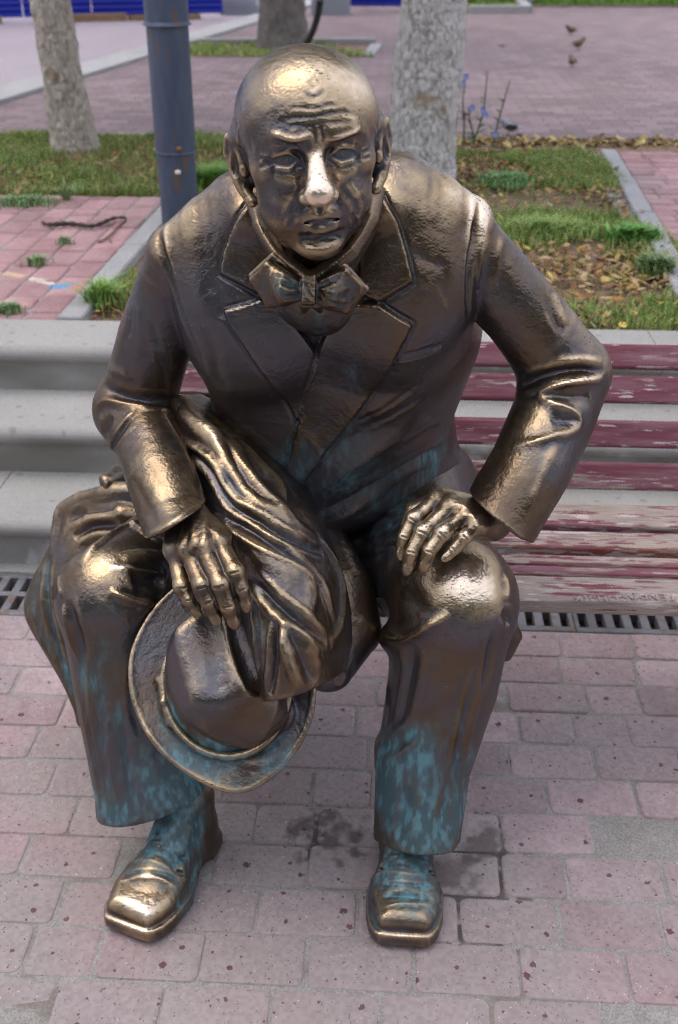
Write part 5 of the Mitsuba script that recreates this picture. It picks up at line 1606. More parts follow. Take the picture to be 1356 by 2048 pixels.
def body_base():
    c = Clay(HC - [0.13, 0.165, 0.22], HC + [0.13, 0.155, 0.155], 0.0017)
    head_into(c)
    head = c.mesh()
    c = Clay(np.array(RW) - [0.10, 0.20, 0.20], np.array(RW) + [0.16, 0.12, 0.09], 0.0018)
    hand_into(c, RW, None, RH, 0.0150, [np.array(RW) + [0.045, 0.01, -0.02], (-0.2730, 1.5000, 0.7109), (-0.2479, 1.4700, 0.6736), (-0.2366, 1.4500, 0.6488)])
    c.chain([(-0.3780, 1.6250, 0.7390), RW], [0.028, 0.032], 0.01)
    rh = c.mesh()
    c = Clay(np.array(LW) - [0.22, 0.16, 0.14], np.array(LW) + [0.12, 0.14, 0.12], 0.0018)
    hand_into(c, LW, None, LH, 0.0136, [np.array(LW) + [-0.06, 0.03, 0.0], (0.0645, 1.6250, 0.7199), (0.0375, 1.6100, 0.7157), (0.0279, 1.5850, 0.6985)])
    c.chain([(0.2067, 1.5900, 0.7639), LW], [0.034, 0.034], 0.01)
    lh = c.mesh()
    # a plain body inside the clothes ties head and hands into one figure
    c = Clay((-0.5, 1.35, 0.05), (0.5, 2.15, 1.25), 0.012)
    sh = [(-0.3356, 1.7200, 1.0886), (0.0756, 1.7200, 1.1271)]
    c.chain([(-0.06, 2.0, 0.62), (-0.04, 1.83, 0.96), HC + [0, 0.09, -0.2]], [0.12, 0.10, 0.05], 0.04)
    c.chain([sh[0], (-0.4632, 1.7800, 0.8238), RW], [0.045, 0.045, 0.03], 0.03)
    c.chain([sh[1], (0.2806, 1.7200, 0.9244), LW], [0.045, 0.045, 0.03], 0.03)
    c.chain([sh[0], HC + [0, 0.11, -0.24], sh[1]], 0.045, 0.03)
    c.chain([(-0.19, 1.98, 0.57), (-0.4910, 1.6000, 0.5235), (-0.4336, 1.5200, 0.2023)], [0.06, 0.05, 0.04], 0.03)
    c.chain([(0.12, 1.98, 0.57), (0.1141, 1.6200, 0.5159), (0.0686, 1.5300, 0.1445)], [0.06, 0.05, 0.04], 0.03)
    core = c.mesh()
    return head, rh, lh, core


def shirt_base():
    c = Clay(HC - [0.17, 0.17, 0.40], HC + [0.17, 0.19, -0.02], 0.0026)
    # standing collar round the neck and the visible V of the shirt front
    c.chain([(-0.1228, 1.7200, 1.2221), (-0.1823, 1.6900, 1.2201), (-0.2125, 1.6100, 1.2223), (-0.1964, 1.5550, 1.1993), (-0.1657, 1.5150, 1.1692), (-0.1268, 1.4870, 1.1463)], [0.02, 0.016, 0.012, 0.012, 0.013, 0.012], 0.008)
    c.chain([(-0.1228, 1.7200, 1.2221), (-0.0633, 1.6900, 1.2312), (-0.0318, 1.6100, 1.2388), (-0.0386, 1.5550, 1.2120), (-0.0651, 1.5150, 1.1757), (-0.1142, 1.4870, 1.1465)], [0.02, 0.016, 0.012, 0.012, 0.013, 0.012], 0.008)
    c.chain([(-0.1898, 1.5750, 1.1836), (-0.1569, 1.5300, 1.1523), (-0.1197, 1.5100, 1.1259), (-0.0743, 1.5300, 1.1571), (-0.0461, 1.5750, 1.1928)], [0.016, 0.018, 0.018, 0.018, 0.016], 0.012)
    c.chain([(-0.1288, 1.6000, 1.1256), (-0.1284, 1.6250, 1.0636), (-0.1272, 1.6600, 0.9648)], [0.048, 0.040, 0.016], 0.02, flat=((0, -1, 0.5), 2.0))
    return c.mesh()


def bow_base():
    B = np.array((-0.1213, 1.4680, 1.1370))
    c = Clay(B - [0.13, 0.07, 0.09], B + [0.13, 0.07, 0.09], 0.0018)
    # wings: (pixel outline corners at their depths)
    def wing(cs, k):
        a, b, tip, d, e = [np.array(q) for q in cs]
        for (p, q, r, n) in ((a, b, 0.006, 12), (a, d, 0.006, 12)):
            pass
        for t in np.linspace(0, 1, 15):
            p, q = a + (e - a) * t, b + (d - b) * t
            m = (p + q) / 2 + np.array([0, -0.010 * math.sin(math.pi * t) - 0.006, 0])
            bulge = 0.0075 + 0.004 * math.sin(math.pi * t)
            c.chain([p, m, q], [0.006, bulge, 0.0055], 0.005)
        c.chain([b, tip, d], [0.0055, 0.005, 0.0055], 0.004)
        for t in np.linspace(0, 1, 7):
            q = b + (d - b) * t
            c.chain([q, q + (tip - q) * (1 - abs(2 * t - 1)) * 0.95], 0.0055, 0.004)
    wing([(-0.1311, 1.4620, 1.1422), (-0.1788, 1.4780, 1.1650), (-0.2021, 1.4900, 1.1413), (-0.1790, 1.4780, 1.1121), (-0.1313, 1.4620, 1.1294)], 0)
    wing([(-0.1110, 1.4620, 1.1425), (-0.0716, 1.4750, 1.1584), (-0.0432, 1.4850, 1.1324), (-0.0714, 1.4750, 1.1062), (-0.1112, 1.4620, 1.1255)], 1)
    # back leaves of the bow
    c.chain([(-0.1281, 1.4850, 1.1440), (-0.1731, 1.5050, 1.1704), (-0.2046, 1.5050, 1.1427)], [0.006, 0.007, 0.006], 0.006)
    c.chain([(-0.1211, 1.4850, 1.1441), (-0.0763, 1.5000, 1.1604), (-0.0501, 1.5000, 1.1336)], [0.006, 0.007, 0.006], 0.006)
    # knot
    K = frame(np.array([0.08, -0.9, 0.42]), (0.0, 0.4, 0.9))
    c.box((-0.1207, 1.4520, 1.1397), (0.011, 0.0098, 0.021), 0.004, 0.004, rot=K)
    # hanging ends
    c.chain([(-0.1263, 1.4750, 1.1183), (-0.1307, 1.4900, 1.0974)], [0.012, 0.004], 0.004, flat=((0, -1, 0.4), 1.8))
    c.chain([(-0.1122, 1.4750, 1.1185), (-0.1078, 1.4900, 1.0978)], [0.012, 0.004], 0.004, flat=((0, -1, 0.4), 1.8))
    return c.mesh()

STROKES = {
    'head': [
        ('c',2.6,0.84,[(-138,1390,1386),(-129,1390,1386),(-121,1389,1386),(-112,1389,1385),(-104,1390,1385),(-97,1392,1386),(-89,1396,1388),(-81,1399,1388),(-72,1403,1387)]),
        ('r',3.5,0.15000000000000002,[(-138,1389,1382),(-129,1388,1382),(-120,1388,1381),(-111,1388,1381),(-103,1389,1381),(-94,1392,1382),(-86,1395,1383),(-77,1399,1383),(-69,1403,1382)]),
        ('c',3,1.008,[(-142,1387,1373),(-133,1387,1374),(-124,1386,1375),(-115,1386,1376),(-106,1388,1376),(-97,1390,1378),(-88,1393,1379),(-79,1398,1380),(-70,1402,1380),(-61,1408,1377),(-52,1414,1374)]),
        ('r',4,0.18000000000000002,[(-144,1386,1368),(-136,1386,1369),(-127,1385,1370),(-118,1385,1371),(-109,1386,1371),(-101,1387,1372),(-92,1390,1373),(-84,1393,1375),(-75,1397,1375),(-67,1402,1375),(-59,1408,1372),(-50,1414,1368)]),
        ('c',2.6,0.672,[(-138,1383,1363),(-128,1383,1366),(-119,1384,1366),(-109,1384,1363)]),
        ('c',2.6,0.672,[(-89,1387,1366),(-79,1392,1369),(-68,1397,1369),(-57,1403,1366)]),
        ('r',4,4.2,[(-160,1388,1358),(-151,1385,1355),(-143,1383,1353),(-134,1381,1351),(-125,1381,1351),(-116,1382,1353),(-108,1383,1356)]),
        ('r',4,4.2,[(-94,1385,1351),(-85,1389,1351),(-75,1393,1352),(-66,1398,1354),(-58,1405,1357),(-49,1413,1360)]),
        ('c',3,1.5,[(-155,1386,1349),(-145,1384,1345),(-134,1382,1344),(-123,1382,1343)]),
        ('c',3,1.5,[(-86,1391,1343),(-78,1394,1345),(-69,1398,1347),(-61,1403,1348),(-53,1409,1350)]),
        ('c',3.2,0.924,[(-118,1398,1404),(-112,1396,1399),(-105,1396,1398),(-99,1399,1401),(-94,1404,1406)]),
        ('c',2.2,1.2,[(-106,1385,1366),(-104,1383,1355),(-103,1382,1343)]),
        ('c',2.2,1.08,[(-98,1386,1367),(-96,1385,1358),(-93,1385,1349)]),
        ('c',4,2.4,[(-112,1356,1299),(-119,1370,1289),(-126,1381,1279),(-133,1389,1269),(-138,1392,1260),(-141,1393,1250)]),
        ('r',6,1.4,[(-125,1395,1295),(-131,1393,1288),(-136,1391,1281),(-140,1390,1274)]),
        ('c',4,2.4,[(-74,1401,1293),(-67,1402,1286),(-62,1403,1279),(-57,1406,1271),(-54,1409,1262),(-53,1412,1252)]),
        ('r',6,1.4,[(-67,1401,1294),(-59,1403,1285),(-52,1407,1273)]),
        ('c',2.4,1.8,[(-173,1399,1318),(-165,1396,1321),(-157,1394,1323)]),
        ('c',2.4,1.8,[(-176,1402,1324),(-168,1397,1324),(-159,1393,1325)]),
        ('c',2.4,1.8,[(-177,1402,1313),(-167,1396,1316),(-158,1396,1318)]),
        ('c',2.2,1.5,[(-49,1413,1328),(-43,1418,1330),(-38,1427,1332)]),
        ('c',2.2,1.5,[(-49,1413,1324),(-43,1417,1323),(-37,1425,1325)]),
        ('c',3,2.2,[(-130,1391,1257),(-137,1393,1248),(-140,1398,1238)]),
        ('c',3,2.2,[(-61,1406,1256),(-56,1414,1245),(-56,1428,1231)]),
        ('c',4,2.6,[(-118,1392,1234),(-108,1400,1229),(-98,1406,1226),(-88,1410,1226),(-78,1414,1228)]),
        ('r',3,1.6,[(-121,1391,1247),(-114,1392,1241),(-106,1395,1235),(-99,1399,1232),(-91,1401,1233),(-84,1401,1238),(-77,1399,1245)]),
        ('c',3,2,[(-165,1529,1180),(-154,1507,1179),(-143,1499,1177)]),
        ('r',1.8,0.11000000000000001,[(-210,1500,1399),(-210,1485,1394),(-209,1471,1389)]),
        ('r',1.8,0.11000000000000001,[(-211,1492,1394),(-212,1484,1389),(-212,1474,1383)]),
        ('r',1.8,0.11000000000000001,[(-210,1480,1390),(-212,1477,1384),(-212,1470,1378)]),
        ('r',1.8,0.11000000000000001,[(-203,1451,1389),(-205,1449,1382),(-206,1445,1376)]),
        ('r',1.8,0.11000000000000001,[(-196,1432,1386),(-198,1430,1380),(-199,1429,1373)]),
        ('r',1.8,0.11000000000000001,[(-197,1430,1381),(-199,1430,1374),(-200,1429,1368)]),
        ('r',1.8,0.11000000000000001,[(-198,1427,1376),(-200,1429,1369),(-201,1430,1362)]),
        ('r',1.8,0.11000000000000001,[(-204,1437,1369),(-207,1443,1362),(-209,1449,1354)]),
        ('r',1.8,0.11000000000000001,[(-200,1429,1365),(-203,1434,1358),(-205,1441,1350)]),
        ('r',1.8,1.1,[(-204,1436,1358),(-207,1447,1350),(-210,1458,1341)]),
        ('r',1.8,1.1,[(-206,1441,1352),(-210,1458,1343),(-212,1460,1335)]),
        ('r',1.8,1.1,[(-208,1452,1345),(-211,1459,1337),(-214,1469,1328)]),
        ('r',1.8,1.1,[(-208,1454,1339),(-211,1462,1331),(-213,1469,1322)]),
        ('r',1.8,1.1,[(-199,1435,1337),(-204,1455,1326),(-206,1467,1317)]),
        ('r',1.8,0.11000000000000001,[(-38,1470,1396),(-35,1464,1391),(-35,1454,1385)]),
        ('r',1.8,0.11000000000000001,[(-36,1460,1392),(-34,1457,1386),(-34,1451,1380)]),
        ('r',1.8,0.11000000000000001,[(-34,1458,1386),(-32,1459,1379),(-32,1454,1373)]),
        ('r',1.8,0.11000000000000001,[(-33,1454,1381),(-32,1457,1374),(-31,1455,1367)]),
        ('r',1.8,0.11000000000000001,[(-33,1453,1375),(-31,1459,1367),(-31,1460,1360)]),
        ('r',1.8,0.11000000000000001,[(-32,1451,1369),(-30,1461,1361),(-31,1468,1353)]),
        ('r',1.8,0.11000000000000001,[(-37,1437,1365),(-35,1443,1358),(-35,1447,1350)]),
        ('r',1.8,1.1,[(-34,1447,1357),(-32,1462,1349),(-32,1481,1339)]),
        ('r',1.8,1.1,[(-33,1453,1350),(-32,1484,1339),(-32,1492,1330)]),
        ('c',2.2,1.6,[(-151,1388,1336),(-142,1386,1340),(-133,1384,1341),(-123,1385,1339)]),
        ('c',2.2,0.96,[(-82,1398,1339),(-73,1397,1343),(-64,1401,1343),(-55,1408,1340)]),
    ],
    'band': [
    ],
    'jacket': [
        ('c',5,5,[(-369,1681,1162),(-367,1671,1154),(-365,1662,1145),(-362,1656,1136),(-359,1652,1127),(-356,1648,1117),(-353,1645,1108),(-350,1643,1098),(-348,1640,1088),(-345,1638,1078),(-342,1635,1068),(-339,1633,1058),(-336,1630,1048),(-333,1628,1037),(-329,1626,1027),(-326,1625,1017),(-322,1624,1007)]),
        ('r',10,3.5,[(-384,1679,1150),(-381,1671,1140),(-379,1665,1131),(-376,1661,1120),(-374,1660,1109),(-372,1660,1098),(-370,1662,1086),(-367,1663,1074),(-365,1665,1062),(-363,1668,1050)]),
        ('r',9,2.5,[(-361,1687,1172),(-358,1673,1164),(-356,1661,1155),(-353,1653,1146),(-350,1647,1136),(-347,1642,1126)]),
        ('c',5,5.5,[(120,1682,1212),(119,1672,1204),(118,1664,1195),(116,1658,1186),(115,1653,1177),(114,1649,1167),(113,1644,1158),(111,1638,1149),(110,1633,1140),(109,1629,1130),(108,1626,1120),(108,1624,1110),(109,1624,1099),(110,1626,1088),(110,1628,1076),(112,1632,1064),(113,1637,1051),(115,1644,1038)]),
        ('r',9,4,[(134,1682,1202),(132,1673,1193),(131,1666,1183),(130,1661,1174),(129,1656,1163),(127,1652,1153),(126,1648,1143),(125,1646,1132),(124,1645,1121),(124,1645,1109),(124,1646,1097),(124,1648,1085)]),
        ('r',8,2.5,[(115,1694,1219),(112,1678,1211),(110,1665,1202),(109,1656,1192),(107,1649,1182),(105,1643,1172),(104,1637,1161),(102,1630,1151)]),
        ('c',9,3.5,[(151,1691,1177),(150,1678,1169),(148,1668,1160),(147,1660,1151),(145,1655,1142),(144,1651,1132),(142,1649,1121),(140,1648,1111),(138,1648,1100),(135,1649,1088)]),
        ('c',8,3.0,[(169,1683,1154),(166,1671,1145),(164,1662,1135),(162,1655,1125),(160,1651,1114),(159,1648,1102),(157,1647,1090),(156,1646,1078)]),
        ('r',9,2.5,[(158,1677,1163),(156,1668,1153),(154,1660,1144),(152,1655,1134),(151,1651,1123),(149,1648,1112),(147,1647,1101),(146,1647,1089)]),
        ('r',11,4,[(247,1687,1071),(253,1681,1060),(257,1675,1049),(261,1668,1038),(264,1661,1026)]),
        ('c',6,3,[(234,1670,1072),(238,1666,1062),(242,1662,1052),(247,1659,1042),(252,1657,1032),(259,1656,1023),(266,1656,1013)]),
        ('p',0,7.5,[(-216,1618,1226),(-233,1600,1205),(-249,1610,1176),(-261,1609,1144),(-266,1604,1117),(-238,1598,1105),(-212,1596,1091),(-192,1601,1097),(-191,1609,1137),(-194,1611,1175),(-197,1618,1217)]),
        ('p',0,7.5,[(-24,1608,1237),(-2,1602,1200),(14,1596,1154),(25,1587,1115),(-26,1586,1082),(-53,1593,1094),(-55,1602,1141),(-50,1609,1192),(-43,1610,1224)]),
        ('p',0,5.625,[(-207,1595,1081),(-263,1592,1064),(-262,1591,1059),(-234,1589,1011),(-200,1609,945),(-161,1673,846),(-151,1668,867),(-143,1649,913),(-128,1630,956),(-124,1618,990),(-147,1604,1028),(-177,1599,1069)]),
        ('p',0,8.125,[(-26,1586,1081),(25,1585,1049),(12,1588,1018),(-36,1639,914),(-114,1670,790),(-164,1697,708),(-202,1710,690),(-184,1687,747),(-170,1678,800),(-156,1672,851),(-143,1649,913),(-130,1630,955),(-117,1613,1003),(-94,1602,1057),(-58,1592,1078)]),
        ('p',0,-6,[(-177,1599,1069),(-147,1604,1028),(-124,1618,990),(-117,1613,1003),(-94,1602,1057),(-77,1598,1081),(-132,1616,1102),(-192,1601,1097)]),
        ('c',3,3,[(-138,1608,1053),(-133,1608,1041),(-129,1609,1029),(-125,1610,1016),(-122,1613,1003)]),
        ('c',3,2,[(-109,1606,1054),(-112,1606,1042),(-115,1608,1029),(-118,1610,1016),(-120,1613,1003)]),
        ('c',14,4,[(20,1598,1159),(30,1598,1153),(39,1598,1148),(49,1598,1144),(59,1600,1139),(69,1602,1135),(79,1604,1131)]),
        ('r',10,2,[(26,1597,1155),(36,1599,1153),(47,1600,1150),(57,1602,1147),(67,1604,1143),(77,1607,1139),(87,1610,1134)]),
        ('c',18,4,[(-292,1607,1106),(-282,1603,1099),(-274,1599,1091),(-269,1596,1083),(-267,1594,1072),(-266,1592,1061),(-265,1591,1048)]),
        ('s',10,4,[(68,1609,1005),(55,1604,999),(36,1600,991),(1,1597,985)]),
        ('r',4,2,[(1,1596,986),(12,1597,988),(24,1598,990),(35,1600,992),(46,1603,995),(56,1606,999),(67,1609,1003)]),
        ('c',3,2,[(6,1593,995),(18,1594,998),(30,1596,1000),(41,1598,1003),(53,1601,1007),(64,1604,1010)]),
        ('c',16,9,[(-298,1709,839),(-292,1708,827),(-286,1707,816),(-280,1705,805),(-273,1704,795),(-264,1702,785),(-256,1700,777),(-246,1699,768),(-237,1697,760),(-227,1697,751),(-217,1696,742),(-207,1696,734),(-197,1697,724),(-188,1698,715),(-179,1700,704),(-170,1703,693),(-161,1704,682),(-153,1705,671),(-145,1704,659),(-137,1704,648)]),
        ('r',26,11,[(-153,1705,674),(-144,1702,687),(-134,1698,699),(-124,1693,712),(-114,1688,724),(-103,1684,735),(-93,1681,745),(-82,1679,753),(-72,1678,761),(-61,1678,769),(-50,1678,776),(-39,1679,783),(-29,1680,790),(-18,1682,796),(-8,1684,803),(2,1686,810),(12,1687,817),(22,1689,824),(32,1690,831),(42,1692,839),(51,1693,847),(60,1694,855)]),
        ('c',13,11,[(-143,1704,643),(-131,1704,650),(-119,1704,656),(-107,1704,663),(-95,1704,669),(-84,1704,676),(-72,1705,682),(-61,1707,688),(-49,1709,694),(-38,1712,699),(-27,1716,705),(-16,1719,711),(-5,1722,717),(5,1726,723),(16,1731,728),(27,1738,733),(38,1748,736),(49,1761,737),(61,1780,735),(73,1803,731),(86,1830,726),(99,1857,720)]),
        ('c',18,6,[(-141,1679,757),(-131,1676,767),(-121,1673,776),(-111,1671,785),(-100,1669,794),(-90,1668,802),(-80,1666,810),(-70,1665,818),(-60,1664,825),(-49,1663,832),(-39,1662,839),(-29,1661,846),(-18,1660,853),(-8,1659,860),(2,1659,867),(12,1659,873),(22,1661,879),(32,1663,885),(42,1666,890),(52,1669,895)]),
        ('r',14,5,[(50,1642,937),(41,1646,926),(32,1649,917),(23,1651,908),(13,1651,900),(4,1651,893),(-6,1651,886),(-17,1651,879),(-27,1651,872),(-38,1652,865)]),
        ('c',12,5,[(83,1751,810),(71,1739,808),(60,1728,805),(49,1719,802),(38,1712,797),(27,1707,792),(16,1702,786),(5,1698,780)]),
        ('r',12,5,[(-293,1713,810),(-283,1708,804),(-273,1704,798),(-263,1700,790),(-254,1698,783),(-244,1696,775),(-234,1695,767),(-225,1694,759),(-215,1693,751),(-205,1693,742),(-195,1693,734)]),
        ('c',10,4,[(-304,1606,1031),(-298,1604,1021),(-293,1604,1010),(-289,1604,999),(-286,1606,987),(-284,1610,974),(-283,1616,960),(-283,1624,944),(-284,1637,927),(-286,1652,908)]),
        ('r',8,2.2,[(-148,1671,831),(-140,1670,821),(-132,1670,811),(-126,1670,800),(-122,1671,787),(-119,1673,773),(-117,1677,758),(-115,1681,742)]),
        ('c',8,8,[(-509,1750,873),(-495,1735,872),(-482,1723,870),(-469,1715,868),(-456,1710,866),(-443,1708,864),(-431,1708,862),(-419,1710,859),(-408,1717,856),(-398,1728,851),(-388,1742,845)]),
        ('r',8,6,[(-521,1734,840),(-507,1727,848),(-493,1720,855),(-479,1713,858),(-466,1707,859),(-453,1703,859),(-440,1700,858),(-428,1698,857),(-416,1696,855)]),
        ('r',9,5,[(-489,1739,903),(-472,1721,910),(-459,1712,910),(-447,1708,900)]),
        ('c',8,6,[(-483,1697,838),(-489,1695,826),(-494,1695,813),(-498,1699,797)]),
        ('f',10,7,[(-437,1688,854),(-444,1679,846),(-451,1672,837),(-459,1668,827),(-468,1670,813),(-478,1681,795),(-490,1700,772)]),
        ('c',9,5,[(-444,1672,844),(-452,1668,835),(-459,1665,825),(-467,1667,812),(-477,1678,795),(-488,1695,774)]),
        ('r',7,4,[(-506,1716,834),(-506,1711,821),(-505,1709,807),(-506,1713,790)]),
        ('r',9,4,[(-399,1699,850),(-391,1685,845),(-382,1672,839),(-374,1659,833),(-366,1647,828),(-358,1635,822),(-351,1623,816),(-344,1611,809),(-337,1601,803),(-330,1591,796),(-324,1582,788),(-318,1574,780),(-312,1566,773),(-307,1558,765)]),
        ('c',12,3,[(-426,1568,790),(-418,1554,785),(-410,1541,781),(-402,1527,776),(-394,1514,772),(-386,1500,768),(-377,1485,766),(-368,1469,764),(-358,1452,763)]),
        ('r',5,2.5,[(-390,1481,724),(-374,1461,739),(-360,1448,752),(-348,1443,761),(-339,1445,768),(-331,1450,773),(-323,1458,776),(-316,1470,777),(-309,1485,775),(-303,1503,772)]),
        ('c',8,11,[(208,1681,911),(216,1670,922),(225,1661,931),(234,1654,939),(244,1650,945),(255,1647,950),(266,1647,953),(277,1647,955),(288,1649,956),(300,1653,956),(313,1657,954),(326,1664,951),(339,1671,947)]),
        ('r',7,7,[(231,1642,911),(240,1642,919),(249,1642,925),(259,1641,930),(269,1641,934),(280,1642,937),(291,1644,938),(303,1648,939),(315,1653,939),(327,1660,939),(339,1669,939)]),
        ('r',8,7,[(230,1646,913),(239,1636,911),(248,1628,908),(259,1623,906),(270,1621,903),(281,1620,898),(290,1619,892),(296,1617,884),(296,1612,877),(291,1605,872),(281,1597,870),(269,1591,869),(257,1585,869),(245,1579,867),(234,1576,864),(223,1573,861),(212,1574,859),(201,1576,856),(190,1580,853)]),
        ('c',11,6,[(254,1634,918),(265,1633,917),(277,1632,916),(289,1634,916),(302,1639,916),(314,1644,917)]),
        ('c',13,6,[(249,1601,888),(263,1604,889),(276,1607,888),(289,1610,882)]),
        ('r',9,4.5,[(243,1645,975),(256,1646,975),(269,1649,974),(282,1652,973),(295,1656,970),(308,1660,966),(321,1666,961),(335,1672,955)]),
        ('r',9,3.5,[(264,1582,864),(258,1573,857),(252,1565,849),(247,1557,842),(242,1550,834),(238,1543,826),(233,1536,818),(229,1530,810),(225,1523,802),(221,1516,793),(218,1510,785),(214,1504,776)]),
        ('r',9,3,[(173,1591,842),(165,1588,832),(157,1585,823),(150,1581,813),(143,1576,803),(136,1569,794),(130,1562,786)]),
        ('r',5,2.5,[(171,1482,765),(181,1481,759),(191,1481,751),(202,1484,742),(213,1489,732)]),
        ('c',6,3,[(-439,1726,1044),(-437,1714,1036),(-435,1705,1026),(-436,1701,1015),(-438,1700,1003),(-441,1701,990),(-446,1703,977),(-451,1705,964)]),
        ('r',8,3,[(-424,1695,1045),(-421,1691,1033),(-419,1688,1022),(-419,1687,1009),(-419,1687,997),(-421,1688,983),(-425,1691,969),(-429,1694,955),(-434,1697,940)]),
        ('c',6,3,[(-399,1678,1017),(-397,1680,1004),(-395,1683,990),(-392,1686,977),(-389,1690,963),(-386,1696,948),(-383,1703,933),(-380,1712,918)]),
        ('r',5,2.4,[(42,1589,1116),(51,1590,1109),(58,1592,1100),(65,1594,1091),(70,1596,1081),(75,1599,1070),(79,1602,1059)]),
        ('c',5,2.4,[(-71,1657,848),(-60,1655,855),(-48,1653,862),(-37,1651,870),(-26,1650,877),(-16,1649,884),(-6,1649,892),(4,1649,900),(14,1648,908),(24,1645,918),(33,1641,928),(42,1635,939)]),
        ('r',8,3,[(-55,1664,827),(-44,1664,833),(-33,1663,839),(-22,1663,846),(-11,1662,853),(0,1661,860),(10,1661,867),(20,1662,873),(30,1664,880),(40,1666,886),(50,1669,892),(60,1672,899)]),
    ],
    'tail': [
        ('c',8,8,[(-632,1829,556),(-617,1825,566),(-602,1821,576),(-586,1816,584),(-571,1811,591),(-555,1806,596),(-539,1801,601),(-523,1794,606)]),
        ('c',7,8,[(-612,1796,536),(-597,1796,547),(-582,1795,556),(-566,1791,564),(-549,1786,569),(-531,1780,574),(-513,1774,579)]),
        ('c',7,9,[(-667,1801,492),(-668,1793,480),(-670,1785,469),(-670,1777,457),(-670,1769,446),(-670,1762,434),(-670,1755,422),(-668,1749,409),(-666,1744,396),(-664,1739,383),(-661,1734,370),(-658,1730,356),(-655,1726,342),(-651,1722,329),(-648,1718,315),(-643,1714,302),(-638,1709,290),(-632,1705,278),(-626,1700,265)]),
        ('r',5,3,[(-710,1780,408),(-707,1772,396),(-705,1764,384),(-702,1757,371),(-698,1751,359),(-695,1746,346),(-690,1741,333),(-684,1736,321),(-677,1731,310),(-669,1725,299),(-660,1719,288),(-650,1714,278),(-640,1708,268)]),
    ],
    'trousers': [
        ('r',8,10.4,[(-54,1690,488),(-40,1686,492),(-26,1680,498),(-12,1650,519)]),
        ('c',20,13.0,[(-29,1684,469),(-15,1680,473)]),
        ('r',8,10.4,[(-6,1557,494),(6,1539,502),(18,1525,510),(30,1515,519),(40,1508,530),(51,1503,541),(61,1500,552),(71,1498,562),(82,1496,570),(92,1496,578),(102,1496,586)]),
        ('r',7,7.800000000000001,[(198,1522,553),(211,1539,528)]),
        ('c',8,7.800000000000001,[(189,1520,577),(201,1527,560),(208,1533,541),(210,1538,522)]),
        ('r',7,5.2,[(189,1562,622),(197,1557,610),(198,1546,600),(196,1534,590)]),
        ('c',14,10.4,[(-82,1724,513),(-72,1726,523),(-62,1726,533),(-51,1722,545),(-40,1712,558),(-28,1698,573),(-16,1683,587),(-3,1670,600),(9,1656,612)]),
        ('r',12,9.1,[(-69,1736,533),(-57,1732,545),(-45,1723,558),(-33,1710,573),(-20,1694,587),(-7,1678,599),(5,1664,609),(18,1650,618),(31,1636,627)]),
        ('r',16,9.1,[(-122,1832,570),(-109,1837,575),(-97,1842,581),(-85,1847,586),(-73,1851,592),(-60,1853,598),(-48,1852,606),(-35,1847,615),(-22,1840,626),(-9,1834,636),(3,1830,644),(16,1830,651),(29,1832,656),(41,1837,660),(54,1844,663),(67,1854,664),(79,1866,665),(93,1879,665)]),
        ('r',12,5.2,[(-75,1767,553),(-65,1774,561),(-54,1777,570),(-43,1774,582),(-32,1766,596),(-20,1757,610),(-8,1750,621),(4,1746,630),(17,1743,638)]),
        ('c',12,6.5,[(-105,1796,568),(-98,1784,562),(-90,1771,555),(-84,1760,548),(-78,1748,540),(-72,1737,533),(-67,1726,525),(-62,1715,517),(-57,1704,508),(-53,1694,500)]),
        ('r',4,4.55,[(147,1490,488),(143,1487,475),(139,1485,463),(136,1483,450),(133,1480,438),(130,1478,425),(128,1476,412),(125,1474,398),(124,1472,385),(122,1469,372),(120,1467,358),(118,1465,344),(116,1463,331),(114,1460,317),(112,1457,304),(109,1455,290),(107,1452,277),(105,1448,264),(102,1445,251),(100,1441,239),(98,1436,227),(95,1431,215),(93,1426,204),(91,1421,192),(89,1415,181),(86,1410,170),(84,1404,159)]),
        ('c',8,3.9000000000000004,[(139,1481,421),(137,1479,407),(136,1477,393),(134,1475,379),(133,1473,365),(132,1471,351),(130,1469,337),(129,1467,322),(128,1465,308),(127,1463,293),(126,1462,278),(125,1460,264),(124,1457,250),(123,1454,236),(122,1450,223)]),
        ('c',10,5.2,[(-15,1520,256),(-4,1503,279),(7,1490,299),(18,1482,315),(28,1476,328),(39,1472,340),(50,1470,350),(60,1468,360)]),
        ('r',10,5.2,[(-7,1493,259),(4,1484,277),(15,1476,293),(26,1471,308),(37,1468,321),(48,1466,333),(59,1465,344),(69,1464,355)]),
        ('c',9,5.2,[(44,1445,258),(42,1442,243),(40,1439,229),(38,1436,214),(36,1432,200),(34,1428,186),(32,1424,172),(30,1420,158),(28,1416,144)]),
        ('r',9,3.9000000000000004,[(63,1445,270),(62,1441,257),(60,1438,244),(59,1434,231),(58,1430,218),(57,1425,205),(57,1420,193),(56,1415,181),(56,1410,169),(56,1404,157)]),
        ('c',8,3.9000000000000004,[(110,1443,229),(109,1438,216),(107,1432,203),(105,1426,191),(103,1420,179),(102,1414,167),(100,1408,156)]),
        ('r',12,5.2,[(176,1505,467),(171,1501,456),(166,1496,445),(161,1492,434),(157,1489,422),(153,1486,410),(150,1483,397),(147,1481,384),(144,1479,370),(142,1477,356),(140,1475,342),(139,1473,328),(138,1471,313),(137,1470,298)]),
        ('c',10,5.2,[(47,1502,516),(45,1502,501),(44,1502,486),(42,1501,471),(41,1500,456),(39,1499,442),(37,1497,427),(35,1496,413),(33,1494,399),(31,1491,385),(28,1489,371),(26,1486,357)]),
        ('r',6,11.700000000000001,[(-467,1510,603),(-456,1510,596),(-444,1511,590),(-433,1514,583),(-422,1519,575),(-411,1526,567),(-400,1535,559)]),
        ('c',20,15.600000000000001,[(-435,1534,608),(-425,1544,605),(-416,1553,601),(-406,1562,594),(-397,1569,586),(-388,1576,576)]),
